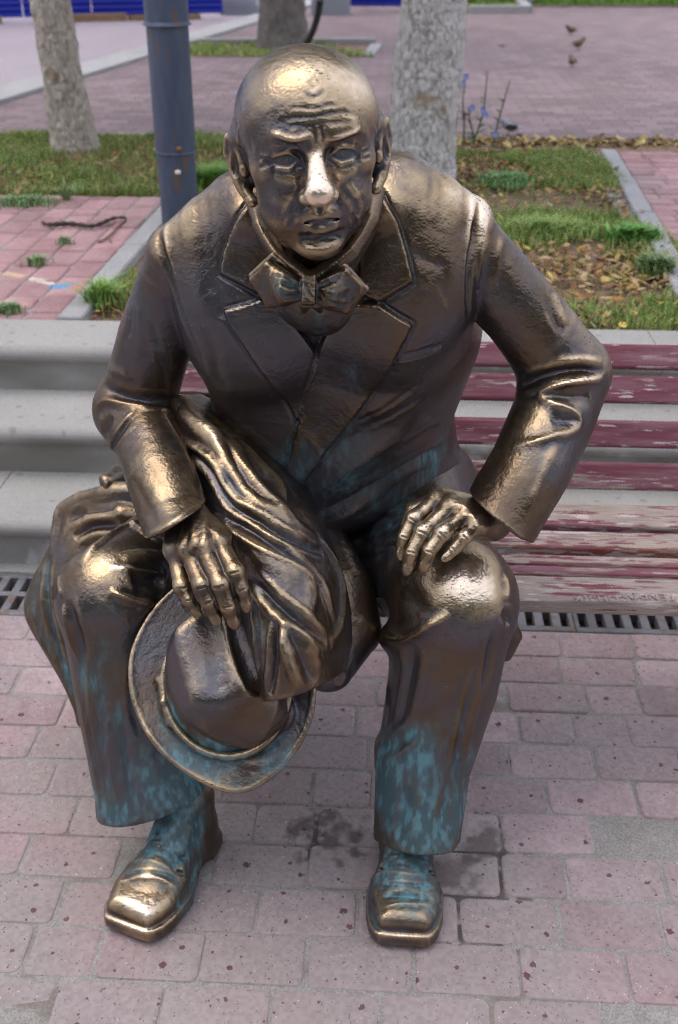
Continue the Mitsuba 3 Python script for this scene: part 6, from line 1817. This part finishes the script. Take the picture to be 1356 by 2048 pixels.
        ('r',7,7.800000000000001,[(-472,1542,629),(-460,1543,625),(-447,1546,621),(-435,1551,616),(-424,1558,611),(-413,1567,604),(-402,1578,597),(-391,1589,590)]),
        ('f',8,7.800000000000001,[(-397,1639,617),(-409,1640,623),(-422,1643,628),(-436,1651,632),(-450,1664,633),(-466,1681,632)]),
        ('r',6,5.2,[(-568,1565,593),(-562,1544,591),(-558,1531,585),(-553,1521,577)]),
        ('r',6,6.5,[(-551,1515,571),(-547,1509,560),(-544,1505,548),(-542,1502,534),(-540,1501,519),(-538,1501,504),(-536,1500,489),(-533,1499,475),(-530,1496,461)]),
        ('c',8,6.5,[(-540,1511,580),(-535,1504,569),(-531,1499,558),(-528,1495,545),(-525,1493,532),(-523,1492,517),(-521,1492,501),(-520,1492,486),(-518,1491,471)]),
        ('r',8,3.25,[(-505,1487,513),(-507,1487,497),(-509,1487,482),(-510,1487,466),(-512,1486,452),(-513,1485,437),(-514,1483,422),(-515,1482,407),(-515,1481,392),(-516,1479,377),(-516,1478,362)]),
        ('c',9,6.5,[(-462,1466,374),(-462,1463,361),(-461,1459,348),(-459,1455,336),(-458,1451,323),(-457,1447,310),(-456,1443,298),(-454,1439,285),(-453,1435,273),(-451,1431,260),(-449,1427,247),(-446,1423,235),(-443,1419,223),(-439,1416,211),(-434,1412,198),(-430,1409,186)]),
        ('r',9,4.55,[(-484,1466,362),(-483,1462,349),(-483,1458,335),(-482,1454,322),(-481,1451,309),(-480,1447,295),(-479,1443,282),(-478,1439,269),(-476,1435,255),(-474,1431,242),(-472,1427,229),(-470,1423,216),(-468,1419,203),(-465,1415,189),(-462,1411,176)]),
        ('c',9,3.9000000000000004,[(-489,1475,420),(-491,1474,406),(-494,1473,391),(-496,1471,377),(-497,1469,363),(-498,1467,349),(-499,1464,336),(-499,1461,323),(-498,1458,310),(-497,1454,297),(-496,1451,284)]),
        ('r',10,3.9000000000000004,[(-411,1454,308),(-407,1450,295),(-403,1446,282),(-399,1443,268),(-395,1439,255),(-390,1437,241),(-384,1434,228),(-378,1431,215)]),
        ('r',4,2.6,[(-497,1424,156),(-481,1418,163),(-466,1413,170),(-452,1410,177),(-438,1409,183),(-426,1411,189),(-413,1413,194),(-401,1417,197),(-390,1421,199),(-378,1427,200),(-367,1435,200),(-356,1444,198),(-346,1454,195)]),
        ('c',6,5.2,[(174,1502,551),(174,1502,536),(173,1502,521),(172,1502,506),(171,1502,492),(170,1501,477),(168,1499,464),(166,1497,450),(163,1494,437),(161,1491,424)]),
        ('r',7,5.2,[(4,1554,412),(5,1545,403),(5,1536,393),(5,1529,382),(5,1523,370),(4,1519,357),(2,1516,342),(-1,1515,326),(-4,1513,310)]),
        ('c',6,5.2,[(-532,1491,384),(-530,1489,370),(-529,1485,357),(-527,1482,344),(-524,1478,331),(-522,1474,318),(-520,1470,305),(-518,1467,292),(-516,1463,279),(-514,1459,267),(-511,1454,254),(-509,1450,241),(-507,1447,228),(-505,1443,215),(-503,1439,201)]),
        ('c',6,5.2,[(-431,1490,464),(-434,1486,452),(-436,1483,439),(-438,1479,427),(-439,1476,414),(-440,1474,400),(-440,1471,387),(-438,1469,374),(-435,1466,361),(-432,1463,349),(-427,1459,337)]),
        ('f',14,7.800000000000001,[(-391,1680,624),(-404,1683,629),(-416,1685,632),(-429,1686,633),(-442,1685,634),(-454,1682,634),(-465,1676,633),(-475,1668,632),(-484,1656,631),(-491,1641,632),(-497,1623,633),(-502,1604,635),(-507,1587,635),(-512,1573,633),(-518,1561,630),(-525,1551,625)]),
    ],
    'shoe_001': [
        ('r',3.6,2.4,[(-12,1418,65),(0,1414,75),(12,1409,84),(24,1403,90),(36,1399,93),(49,1397,93),(61,1399,91),(74,1404,87)]),
        ('r',4,2.4,[(3,1443,80),(18,1432,98),(33,1428,105)]),
        ('c',3,2.6,[(-5,1388,70),(8,1386,76),(22,1383,81),(36,1381,84),(50,1380,84),(64,1382,81),(78,1388,75),(92,1399,66),(107,1414,53)]),
        ('r',3.6,2.2,[(-3,1375,70),(9,1374,73),(22,1373,76),(35,1372,78),(47,1372,78),(60,1372,77),(72,1373,74),(85,1375,69),(98,1378,64)]),
        ('c',3,2.2,[(4,1424,82),(18,1419,90),(32,1415,96),(46,1412,98),(60,1410,98)]),
        ('c',3,2.2,[(2,1361,70),(15,1363,72),(29,1363,73),(42,1363,74),(55,1362,73),(68,1362,71),(81,1362,69),(94,1364,65)]),
        ('r',3.6,2.4,[(4,1345,68),(17,1347,70),(29,1349,71),(42,1350,72),(55,1350,71),(67,1351,70),(80,1351,67),(92,1352,63)]),
        ('r',2.4,2,[(24,1421,99),(38,1422,101),(51,1423,101),(65,1426,97),(78,1430,90)]),
    ],
    'bow': [
        ('r',2.5,2.43,[(-171,1468,1165),(-173,1464,1155),(-174,1462,1144),(-175,1463,1132),(-176,1465,1119)]),
        ('c',3.5,4.050000000000001,[(-159,1448,1153),(-149,1446,1149),(-139,1450,1145),(-127,1443,1145)]),
        ('c',3.5,4.050000000000001,[(-158,1442,1131),(-148,1444,1132),(-138,1449,1132),(-127,1439,1138)]),
        ('c',3.0,3.24,[(-162,1448,1150),(-165,1445,1141),(-159,1442,1132)]),
        ('r',4,3.24,[(-155,1441,1142),(-142,1447,1141),(-129,1442,1141)]),
        ('c',3.2,3.78,[(-109,1451,1143),(-98,1448,1150),(-86,1452,1153),(-75,1462,1154)]),
        ('c',3.2,3.78,[(-109,1449,1138),(-99,1445,1136),(-89,1446,1134),(-80,1452,1130),(-71,1463,1124)]),
        ('r',3,2.7,[(-107,1450,1141),(-96,1448,1142),(-85,1450,1141),(-75,1459,1139),(-64,1471,1136)]),
        ('c',2.6,2.7,[(-104,1446,1135),(-95,1440,1130),(-85,1443,1124),(-75,1461,1115)]),
        ('r',2.2,2.0250000000000004,[(-68,1469,1160),(-61,1472,1152),(-54,1475,1144),(-50,1477,1137),(-51,1476,1129),(-55,1474,1122),(-62,1471,1116),(-70,1467,1110)]),
        ('c',2,2.16,[(-123,1445,1152),(-121,1441,1141),(-114,1437,1133)]),
        ('c',2.4,3.24,[(-167,1461,1159),(-157,1456,1156),(-147,1453,1154),(-137,1449,1151),(-127,1444,1149)]),
        ('c',2.4,3.24,[(-105,1452,1147),(-95,1451,1153),(-85,1457,1156),(-75,1465,1158)]),
        ('r',2.4,2.7,[(-104,1446,1136),(-95,1445,1133),(-85,1448,1129),(-76,1457,1124),(-67,1469,1117)]),
    ],
    'shirt': [
        ('s',14,4,[(-110,1603,1039),(-124,1622,1000)]),
        ('r',5,3,[(-210,1590,1227),(-206,1575,1220),(-202,1561,1213),(-198,1548,1207),(-193,1538,1200),(-187,1528,1193),(-181,1520,1187),(-175,1512,1180),(-168,1504,1175),(-160,1498,1169),(-152,1492,1164),(-143,1486,1160),(-135,1481,1156)]),
        ('c',5,3,[(-203,1585,1224),(-199,1570,1218),(-195,1557,1212),(-190,1545,1205),(-185,1535,1199),(-179,1526,1193),(-173,1518,1187),(-166,1510,1181),(-159,1503,1176)]),
        ('r',5,3,[(-33,1588,1241),(-35,1574,1234),(-37,1561,1227),(-39,1549,1220),(-43,1539,1213),(-47,1531,1206),(-51,1523,1199),(-57,1515,1192),(-63,1508,1186),(-69,1502,1180),(-76,1497,1174),(-84,1492,1169),(-92,1488,1164),(-100,1483,1159)]),
    ],
    'shoe': [
        ('r',3.2,2.6,[(-473,1375,67),(-460,1376,72),(-447,1375,76),(-433,1374,81),(-420,1372,84),(-407,1372,84),(-395,1372,82),(-383,1371,77),(-373,1370,70),(-362,1369,63)]),
        ('c',3,2.8,[(-462,1390,71),(-447,1386,79),(-433,1383,85),(-420,1381,88),(-407,1380,89),(-394,1380,86),(-383,1380,81),(-372,1380,74),(-361,1379,66)]),
        ('r',4,2.6,[(-461,1421,68),(-445,1413,81),(-430,1406,91),(-415,1401,96),(-402,1397,96),(-390,1394,91),(-379,1390,84),(-369,1386,76)]),
        ('c',3,2.4,[(-437,1424,90),(-421,1418,97),(-407,1411,100),(-395,1405,98),(-383,1398,92)]),
        ('r',3,2.0,[(-431,1435,96),(-413,1426,107)]),
        ('c',3,2.2,[(-415,1463,122),(-410,1448,118),(-404,1435,114),(-397,1425,109),(-388,1419,102),(-377,1418,95),(-366,1422,86)]),
        ('r',2.4,2.2,[(-424,1451,108),(-402,1439,120)]),
        ('r',2.4,2.2,[(-430,1442,98),(-412,1432,110),(-396,1428,113)]),
        ('c',2.4,1.8,[(-357,1430,96),(-354,1426,80),(-352,1418,68),(-350,1407,59),(-350,1392,54)]),
    ],
    'rh': [
        ('c',1.6,1.5,[(-319,1392,688),(-314,1392,686),(-310,1396,687)]),
        ('c',1.6,1.5,[(-292,1375,698),(-283,1374,699),(-275,1378,701)]),
        ('c',1.6,1.5,[(-266,1372,702),(-255,1369,705),(-246,1373,707)]),
        ('c',1.6,1.5,[(-242,1387,719),(-233,1385,721),(-226,1389,722)]),
        ('c',1.6,1.5,[(-310,1382,671),(-305,1383,670),(-301,1385,671)]),
        ('c',1.6,1.5,[(-281,1368,675),(-273,1366,677),(-266,1370,679)]),
        ('c',1.6,1.5,[(-252,1361,673),(-242,1360,675),(-234,1367,675)]),
        ('c',1.6,1.5,[(-228,1377,695),(-221,1377,696),(-216,1382,697)]),
        ('r',4,1.08,[(-324,1475,755),(-325,1461,749),(-326,1450,742),(-329,1441,734),(-332,1435,724)]),
        ('r',4,1.08,[(-307,1480,761),(-306,1461,756),(-306,1444,750),(-307,1432,742),(-309,1422,732)]),
        ('r',4,1.08,[(-291,1488,761),(-288,1466,759),(-286,1447,755),(-285,1431,750),(-285,1418,743)]),
        ('c',5,1.8,[(-311,1451,753),(-313,1437,746),(-315,1427,737),(-319,1423,725)]),
        ('c',5,1.8,[(-294,1446,756),(-294,1428,752),(-295,1420,742),(-298,1418,729)]),
        ('c',5,1.8,[(-274,1446,757),(-271,1433,751),(-269,1426,742),(-267,1418,734)]),
    ],
    'coat': [
        ('f',26.0,10.799999999999999,[(-368,1714,852),(-356,1702,849),(-345,1690,846),(-333,1679,843),(-322,1668,840),(-311,1658,836),(-300,1649,833),(-290,1640,829),(-281,1630,824),(-272,1620,819),(-264,1610,813),(-257,1599,808),(-249,1590,802),(-240,1581,796),(-232,1573,791),(-224,1565,785),(-216,1557,779),(-208,1551,772),(-200,1546,766),(-191,1544,760),(-182,1543,753),(-174,1540,745),(-166,1537,737),(-159,1535,729),(-151,1537,719),(-142,1542,709),(-132,1551,699),(-122,1563,687)]),
        ('f',24.0,9.6,[(-371,1692,812),(-360,1678,808),(-350,1665,805),(-339,1651,803),(-327,1638,802),(-314,1625,802),(-302,1614,802),(-292,1604,799),(-284,1594,795),(-278,1585,788),(-274,1575,780),(-269,1566,772),(-263,1557,766),(-256,1548,761),(-246,1538,758),(-235,1529,756),(-224,1521,754),(-213,1515,751),(-203,1511,748),(-192,1507,745)]),
        ('c',7.0,10.799999999999999,[(-377,1695,786),(-362,1675,791),(-347,1658,793),(-334,1642,794),(-322,1629,794),(-313,1618,791),(-304,1607,787),(-296,1597,781),(-289,1586,775),(-282,1576,769),(-274,1566,763),(-266,1555,758),(-258,1545,754),(-249,1534,751),(-239,1525,749),(-228,1516,747),(-218,1509,745),(-207,1503,743),(-196,1498,739),(-186,1495,735),(-177,1494,730),(-167,1495,723),(-158,1498,716),(-148,1503,707),(-139,1511,698),(-129,1521,687),(-119,1533,676),(-109,1546,664)]),
        ('c',7.0,8.4,[(-290,1655,833),(-283,1640,827),(-276,1626,822),(-268,1614,815),(-261,1601,809),(-254,1590,803),(-247,1579,796),(-239,1569,790),(-232,1559,783),(-223,1552,777),(-214,1545,772),(-204,1540,766),(-194,1538,760),(-184,1536,753)]),
        ('f',20.0,8.4,[(-257,1656,817),(-248,1644,811),(-239,1632,806),(-230,1623,800),(-221,1616,793),(-211,1611,786),(-202,1608,778),(-193,1603,771),(-186,1596,764),(-180,1584,759),(-176,1569,753),(-172,1553,748)]),
        ('f',30.0,12.0,[(-280,1556,736),(-272,1544,732),(-263,1532,728),(-254,1520,725),(-245,1508,722),(-235,1496,720),(-225,1486,718),(-215,1476,716),(-205,1468,714),(-194,1462,712),(-184,1457,709),(-173,1455,705),(-163,1454,700),(-153,1455,693),(-144,1457,686),(-135,1457,677),(-129,1455,669),(-125,1450,661),(-122,1441,654),(-121,1431,648),(-122,1419,643),(-124,1406,638),(-127,1392,635)]),
        ('c',7.0,10.799999999999999,[(-290,1569,738),(-280,1556,736),(-270,1543,734),(-259,1531,733),(-248,1519,732),(-237,1509,732),(-225,1499,731),(-215,1491,730),(-204,1483,728),(-194,1477,724),(-185,1472,720),(-175,1469,715),(-166,1466,709),(-157,1466,702),(-148,1467,694),(-139,1470,685),(-130,1474,675),(-122,1477,665),(-115,1478,654),(-109,1477,645),(-104,1473,635),(-100,1469,625),(-96,1464,615),(-92,1459,606),(-89,1453,596),(-86,1448,587)]),
        ('f',18.0,8.4,[(-92,1412,580),(-86,1433,577),(-82,1454,575),(-79,1472,576),(-77,1488,579),(-77,1501,584),(-78,1514,589),(-79,1527,595),(-80,1540,601),(-82,1550,608),(-86,1557,617),(-91,1561,628),(-96,1563,639),(-101,1566,650),(-107,1567,661),(-113,1569,672),(-119,1569,684)]),
        ('c',8.0,13.2,[(-221,1445,676),(-211,1434,673),(-202,1423,671),(-193,1414,668),(-184,1405,665),(-175,1398,661),(-165,1393,657),(-156,1389,652),(-147,1386,646),(-138,1386,639),(-129,1386,631),(-120,1389,622),(-112,1392,611),(-104,1397,598),(-96,1404,585)]),
        ('f',16.0,9.6,[(-139,1333,536),(-142,1335,547),(-144,1337,558),(-147,1340,569),(-149,1343,580),(-152,1346,590),(-154,1349,601),(-157,1353,610),(-160,1358,619),(-162,1364,628),(-165,1371,636),(-168,1378,644)]),
        ('c',6.0,12.0,[(-169,1378,643),(-169,1371,634),(-170,1364,624),(-171,1359,614),(-171,1354,603),(-173,1351,592),(-174,1348,580),(-175,1345,567),(-177,1343,555),(-179,1341,542),(-181,1339,529)]),
        ('c',11.0,9.6,[(-154,1375,640),(-149,1369,632),(-145,1363,624),(-140,1359,614),(-135,1356,604),(-131,1354,593),(-126,1354,582),(-121,1354,569),(-116,1355,556),(-110,1357,543)]),
        ('c',6.0,8.4,[(-212,1417,647),(-209,1409,640),(-207,1402,631),(-205,1395,623),(-203,1389,614),(-202,1384,604),(-202,1380,594),(-202,1377,582),(-202,1374,571),(-202,1371,559),(-202,1368,547)]),
    ],
    'lh': [
        ('c',1.6,1.5,[(29,1549,734),(36,1545,732),(43,1545,728)]),
        ('c',1.6,1.5,[(43,1525,724),(53,1520,723),(62,1521,718)]),
        ('c',1.6,1.5,[(77,1514,729),(84,1510,725),(92,1511,718)]),
        ('c',1.6,1.5,[(115,1515,723),(121,1512,720),(127,1513,715)]),
        ('c',1.6,1.5,[(16,1532,709),(23,1530,708),(30,1531,705)]),
        ('c',1.6,1.5,[(26,1509,694),(35,1504,695),(44,1506,692)]),
        ('c',1.6,1.5,[(56,1501,701),(63,1497,701),(71,1498,697)]),
        ('c',1.6,1.5,[(98,1509,704),(102,1506,702),(106,1505,699)]),
        ('r',4,1.2,[(127,1552,750),(117,1559,754),(107,1561,754),(95,1560,752)]),
        ('r',4,1.2,[(138,1541,744),(126,1544,745),(114,1543,742)]),
        ('r',4,1.2,[(152,1535,732),(144,1531,732),(135,1529,732)]),
    ],
    'hat': [
        ('c',10,4,[(-314,1357,448),(-306,1357,437),(-298,1358,427),(-289,1358,418),(-280,1358,411),(-270,1359,405),(-260,1360,400),(-249,1363,394),(-238,1367,389),(-228,1372,384),(-217,1376,381),(-206,1379,381),(-195,1381,384),(-184,1383,389),(-173,1385,394)]),
    ],
}


WEAR = {
    'head': [((-0.0965, 1.3600, 1.2898), (0.020, 0.05, 0.018), 2.0), ((-0.0989, 1.3700, 1.3100), (0.011, 0.05, 0.032), 1.7), ((-0.1310, 1.4200, 1.4193), (0.07, 0.08, 0.05), 0.4), ((-0.0757, 1.4200, 1.4196), (0.08, 0.08, 0.06), 0.35), ((-0.1354, 1.4000, 1.3238), (0.014, 0.03, 0.006), -0.5), ((-0.0665, 1.4000, 1.3299), (0.014, 0.03, 0.006), -0.5), ((-0.1432, 1.4200, 1.2903), (0.04, 0.05, 0.035), 0.25), ((-0.0628, 1.4200, 1.2943), (0.035, 0.05, 0.035), 0.25), ((-0.1005, 1.4000, 1.2156), (0.04, 0.05, 0.02), 0.2), ((-0.0489, 1.4500, 1.3929), (0.03, 0.06, 0.05), 0.5), ((-0.0997, 1.3900, 1.2311), 0.03, -0.2)],
    'jacket': [((-0.3028, 1.6600, 1.1914), (0.09, 0.1, 0.06), 0.75), ((-0.3577, 1.6500, 1.1549), (0.04, 0.08, 0.06), 0.5), ((0.0470, 1.6600, 1.2181), (0.13, 0.1, 0.055), 0.95), ((0.1294, 1.6500, 1.2065), (0.03, 0.08, 0.07), 0.9),
               ((0.2506, 1.6400, 0.9246), (0.09, 0.10, 0.06), 0.5), ((0.2271, 1.5800, 0.8459), (0.06, 0.10, 0.08), 0.45), ((0.3142, 1.6800, 0.9790), (0.06, 0.08, 0.08), 0.5), ((0.2607, 1.6800, 1.0365), (0.05, 0.08, 0.08), 0.35),
               ((-0.4035, 1.6200, 0.8112), (0.06, 0.1, 0.09), 0.4), ((-0.3410, 1.5000, 0.7817), (0.06, 0.07, 0.06), 0.6), ((-0.1478, 1.6000, 0.9824), (0.16, 0.12, 0.12), -0.25), ((-0.0736, 1.7200, 0.7139), (0.25, 0.15, 0.08), -0.5)],
    'trousers': [((0.1239, 1.4900, 0.6262), (0.09, 0.07, 0.05), 1.25), ((0.1316, 1.5300, 0.6686), (0.09, 0.08, 0.05), 0.9), ((0.1820, 1.5000, 0.6121), 0.04, 0.7), ((-0.4617, 1.5000, 0.6578), (0.09, 0.07, 0.05), 1.15), ((-0.4452, 1.5600, 0.6712), (0.07, 0.07, 0.05), 0.95), ((0.0871, 1.4700, 0.5302), (0.10, 0.1, 0.06), 0.3), ((-0.4836, 1.5000, 0.5687), (0.1, 0.1, 0.04), 0.3),
                 ((-0.0543, 1.7000, 0.6340), (0.12, 0.15, 0.1), -0.4)],
    'shoe': [((-0.4204, 1.3100, 0.0967), (0.06, 0.06, 0.035), 1.9), ((-0.4350, 1.2900, 0.0320), (0.07, 0.05, 0.03), 0.7)],
    'shoe_001': [((0.0418, 1.2900, 0.1111), (0.06, 0.05, 0.028), 1.8), ((0.0353, 1.2900, 0.0372), (0.06, 0.03, 0.03), 0.8), ((0.0070, 1.3600, 0.1038), (0.03, 0.04, 0.03), 0.4)],
    'hands': [((0.0879, 1.5300, 0.7327), (0.10, 0.1, 0.06), 0.45), ((-0.2778, 1.4300, 0.7152), (0.08, 0.1, 0.09), -0.12)],
    'coat': [((-0.1764, 1.5200, 0.7759), (0.10, 0.1, 0.1), 0.45), ((-0.3042, 1.6400, 0.8411), (0.06, 0.08, 0.08), 0.5), ((-0.1070, 1.4200, 0.6068), (0.06, 0.08, 0.12), 0.35), ((-0.0628, 1.5000, 0.5539), (0.03, 0.1, 0.1), -0.6)],
    'hat': [((-0.2113, 1.2700, 0.6707), (0.05, 0.07, 0.07), 0.6), ((-0.2780, 1.3000, 0.6105), (0.05, 0.06, 0.06), 0.35), ((-0.3960, 1.3600, 0.4928), (0.015, 0.05, 0.12), 0.8), ((-0.3051, 1.3600, 0.3351), (0.08, 0.05, 0.03), 0.6)],
    'bow': [((-0.1739, 1.4600, 1.1680), 0.012, 0.6), ((-0.0466, 1.4600, 1.1385), 0.014, 0.5)],
    'shirt': [], 'band': [], 'tail': [((-0.6098, 1.8000, 0.5507), 0.05, 0.2)], 'cane': []}
GREEN = {
    'head': [((-0.1354, 1.4000, 1.3238), (0.014, 0.03, 0.006), 0.5), ((-0.0665, 1.4000, 1.3299), (0.014, 0.03, 0.006), 0.45)],
    'jacket': [((-0.1623, 1.7200, 0.7412), (0.10, 0.1, 0.09), 0.46), ((-0.0727, 1.7000, 0.7240), (0.13, 0.1, 0.06), 0.40), ((-0.3067, 1.7500, 0.7919), 0.06, 0.42), ((0.0975, 1.8000, 0.7092), 0.07, 0.45)],
    'trousers': [((-0.3731, 1.4500, 0.2092), (0.09, 0.12, 0.10), 0.85), ((-0.4654, 1.4500, 0.1926), (0.10, 0.12, 0.07), 0.52), ((0.0659, 1.4600, 0.3196), (0.035, 0.1, 0.06), 0.95), ((0.0070, 1.4700, 0.2333), (0.045, 0.1, 0.12), 0.80), ((0.0751, 1.4400, 0.1823), (0.10, 0.12, 0.12), 0.70), ((0.1350, 1.5000, 0.2709), (0.03, 0.1, 0.06), 0.58),
                 ((0.0452, 1.5200, 0.5644), 0.03, 0.40), ((-0.0181, 1.6500, 0.6728), (0.12, 0.15, 0.08), 0.43), ((-0.4904, 1.4600, 0.4101), (0.08, 0.1, 0.12), 0.36)],
    'shoe': [((-0.3910, 1.4000, 0.1428), (0.11, 0.12, 0.08), 1.6), ((-0.3525, 1.4200, 0.0304), (0.05, 0.09, 0.06), 0.62), ((-0.4068, 1.3600, 0.1225), (0.07, 0.06, 0.025), 1.3)],
    'shoe_001': [((0.0504, 1.3800, 0.1153), (0.10, 0.10, 0.06), 1.5), ((0.0951, 1.3600, 0.0844), (0.035, 0.09, 0.06), 0.70), ((-0.0034, 1.4200, 0.1255), 0.03, 0.4)],
    'hands': [((0.0809, 1.5300, 0.7094), 0.05, 0.34)],
    'coat': [((-0.1735, 1.4500, 0.6130), 0.05, 0.36), ((-0.2485, 1.5800, 0.7795), 0.06, 0.32)],
    'hat': [((-0.3096, 1.4000, 0.3702), (0.07, 0.08, 0.05), 1.4), ((-0.2362, 1.4000, 0.3078), (0.08, 0.08, 0.035), 1.3), ((-0.1622, 1.4000, 0.3662), (0.05, 0.08, 0.045), 1.0), ((-0.3517, 1.4000, 0.4321), (0.025, 0.07, 0.04), 1.1)],
    'bow': [((-0.1516, 1.4400, 1.1533), 0.035, 0.62), ((-0.0766, 1.4400, 1.1441), 0.035, 0.45)], 'shirt': [((-0.1273, 1.5500, 1.0566), 0.05, 0.35)],
    'band': [((-0.3375, 1.3600, 0.4651), (0.05, 0.07, 0.06), 0.9), ((-0.2695, 1.3600, 0.3745), (0.09, 0.07, 0.05), 0.9)], 'tail': [((-0.6032, 1.7000, 0.2906), (0.04, 0.06, 0.06), 1.2), ((-0.6707, 1.7500, 0.3845), 0.09, 0.5)], 'cane': []}
BASE = {'head': 0.02, 'jacket': -0.38, 'trousers': -0.48, 'hat': -0.15, 'coat': -0.28, 'shoe': -0.15, 'shoe_001': -0.15, 'hands': 0.0, 'tail': -0.2, 'shirt': -0.5, 'bow': -0.45, 'band': -0.1, 'cane': -0.3}
SHOE1, SHOE2 = ((-0.3678, 1.5176, 0.0000), (-0.4468, 1.3056, 0.0000)), ((0.0468, 1.5298, 0.0000), (0.0415, 1.3076, 0.0000))
MAKE = {'jacket': jacket_base, 'trousers': trousers_base, 'coat': coat_base, 'tail': tail_base, 'hat': hat_base, 'band': hat_band, 'cane': cane_base, 'shirt': shirt_base, 'bow': bow_base,
        'shoe': lambda: shoe_base(*SHOE1, -1), 'shoe_001': lambda: shoe_base(*SHOE2, 1)}
LUMP = {'head': 0.0005, 'hands': 0.0004, 'bow': 0.0004, 'band': 0.0005, 'shirt': 0.0006, 'shoe': 0.0006, 'shoe_001': 0.0006}


def sculpt(only=None, strokes=None):
    strokes = STROKES if strokes is None else strokes
    if only is None or only & {'head', 'hands', 'core'}:
        head, rh, lh, core = body_base()
        finish('head', *head, strokes.get('head', []), 1, LUMP['head'])
        finish('rh', *rh, strokes.get('rh', []), 2, 0.0003)
        finish('lh', *lh, strokes.get('lh', []), 2, 0.0003)
        PARTS['core'] = core
    for k, fn in MAKE.items():
        if only is None or k in only:
            finish(k, *fn(), strokes.get(k, []), 2 if k in ('jacket', 'trousers', 'coat', 'tail', 'hat') else 1, LUMP.get(k, 0.0009))


def bronze_part(name, keys, parent, label=None):
    Vs, Fs, Us, Ns, o = [], [], [], [], 0
    for k in keys:
        V, Fc = PARTS[k]
        N = vnormals(V, Fc)
        mk = {'rh': 'hands', 'lh': 'hands', 'core': 'shirt'}.get(k, k)
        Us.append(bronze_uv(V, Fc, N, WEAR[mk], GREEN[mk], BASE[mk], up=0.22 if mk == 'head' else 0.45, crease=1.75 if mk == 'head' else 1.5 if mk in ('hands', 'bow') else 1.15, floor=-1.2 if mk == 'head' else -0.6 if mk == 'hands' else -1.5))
        Vs.append(V)
        Fs.append(Fc + o)
        o += len(V)
    return add(name, trimesh.Trimesh(np.vstack(Vs), np.vstack(Fs), process=False), 'bronze', parent, smooth=True, uv=np.vstack(Us), label=label)


if not globals().get('DEV_BAKE'):
    sculpt()
    man = thing('bronze_statue', 'bronze statue of a bald old man in suit and bow tie seated on the bench', 'statue')
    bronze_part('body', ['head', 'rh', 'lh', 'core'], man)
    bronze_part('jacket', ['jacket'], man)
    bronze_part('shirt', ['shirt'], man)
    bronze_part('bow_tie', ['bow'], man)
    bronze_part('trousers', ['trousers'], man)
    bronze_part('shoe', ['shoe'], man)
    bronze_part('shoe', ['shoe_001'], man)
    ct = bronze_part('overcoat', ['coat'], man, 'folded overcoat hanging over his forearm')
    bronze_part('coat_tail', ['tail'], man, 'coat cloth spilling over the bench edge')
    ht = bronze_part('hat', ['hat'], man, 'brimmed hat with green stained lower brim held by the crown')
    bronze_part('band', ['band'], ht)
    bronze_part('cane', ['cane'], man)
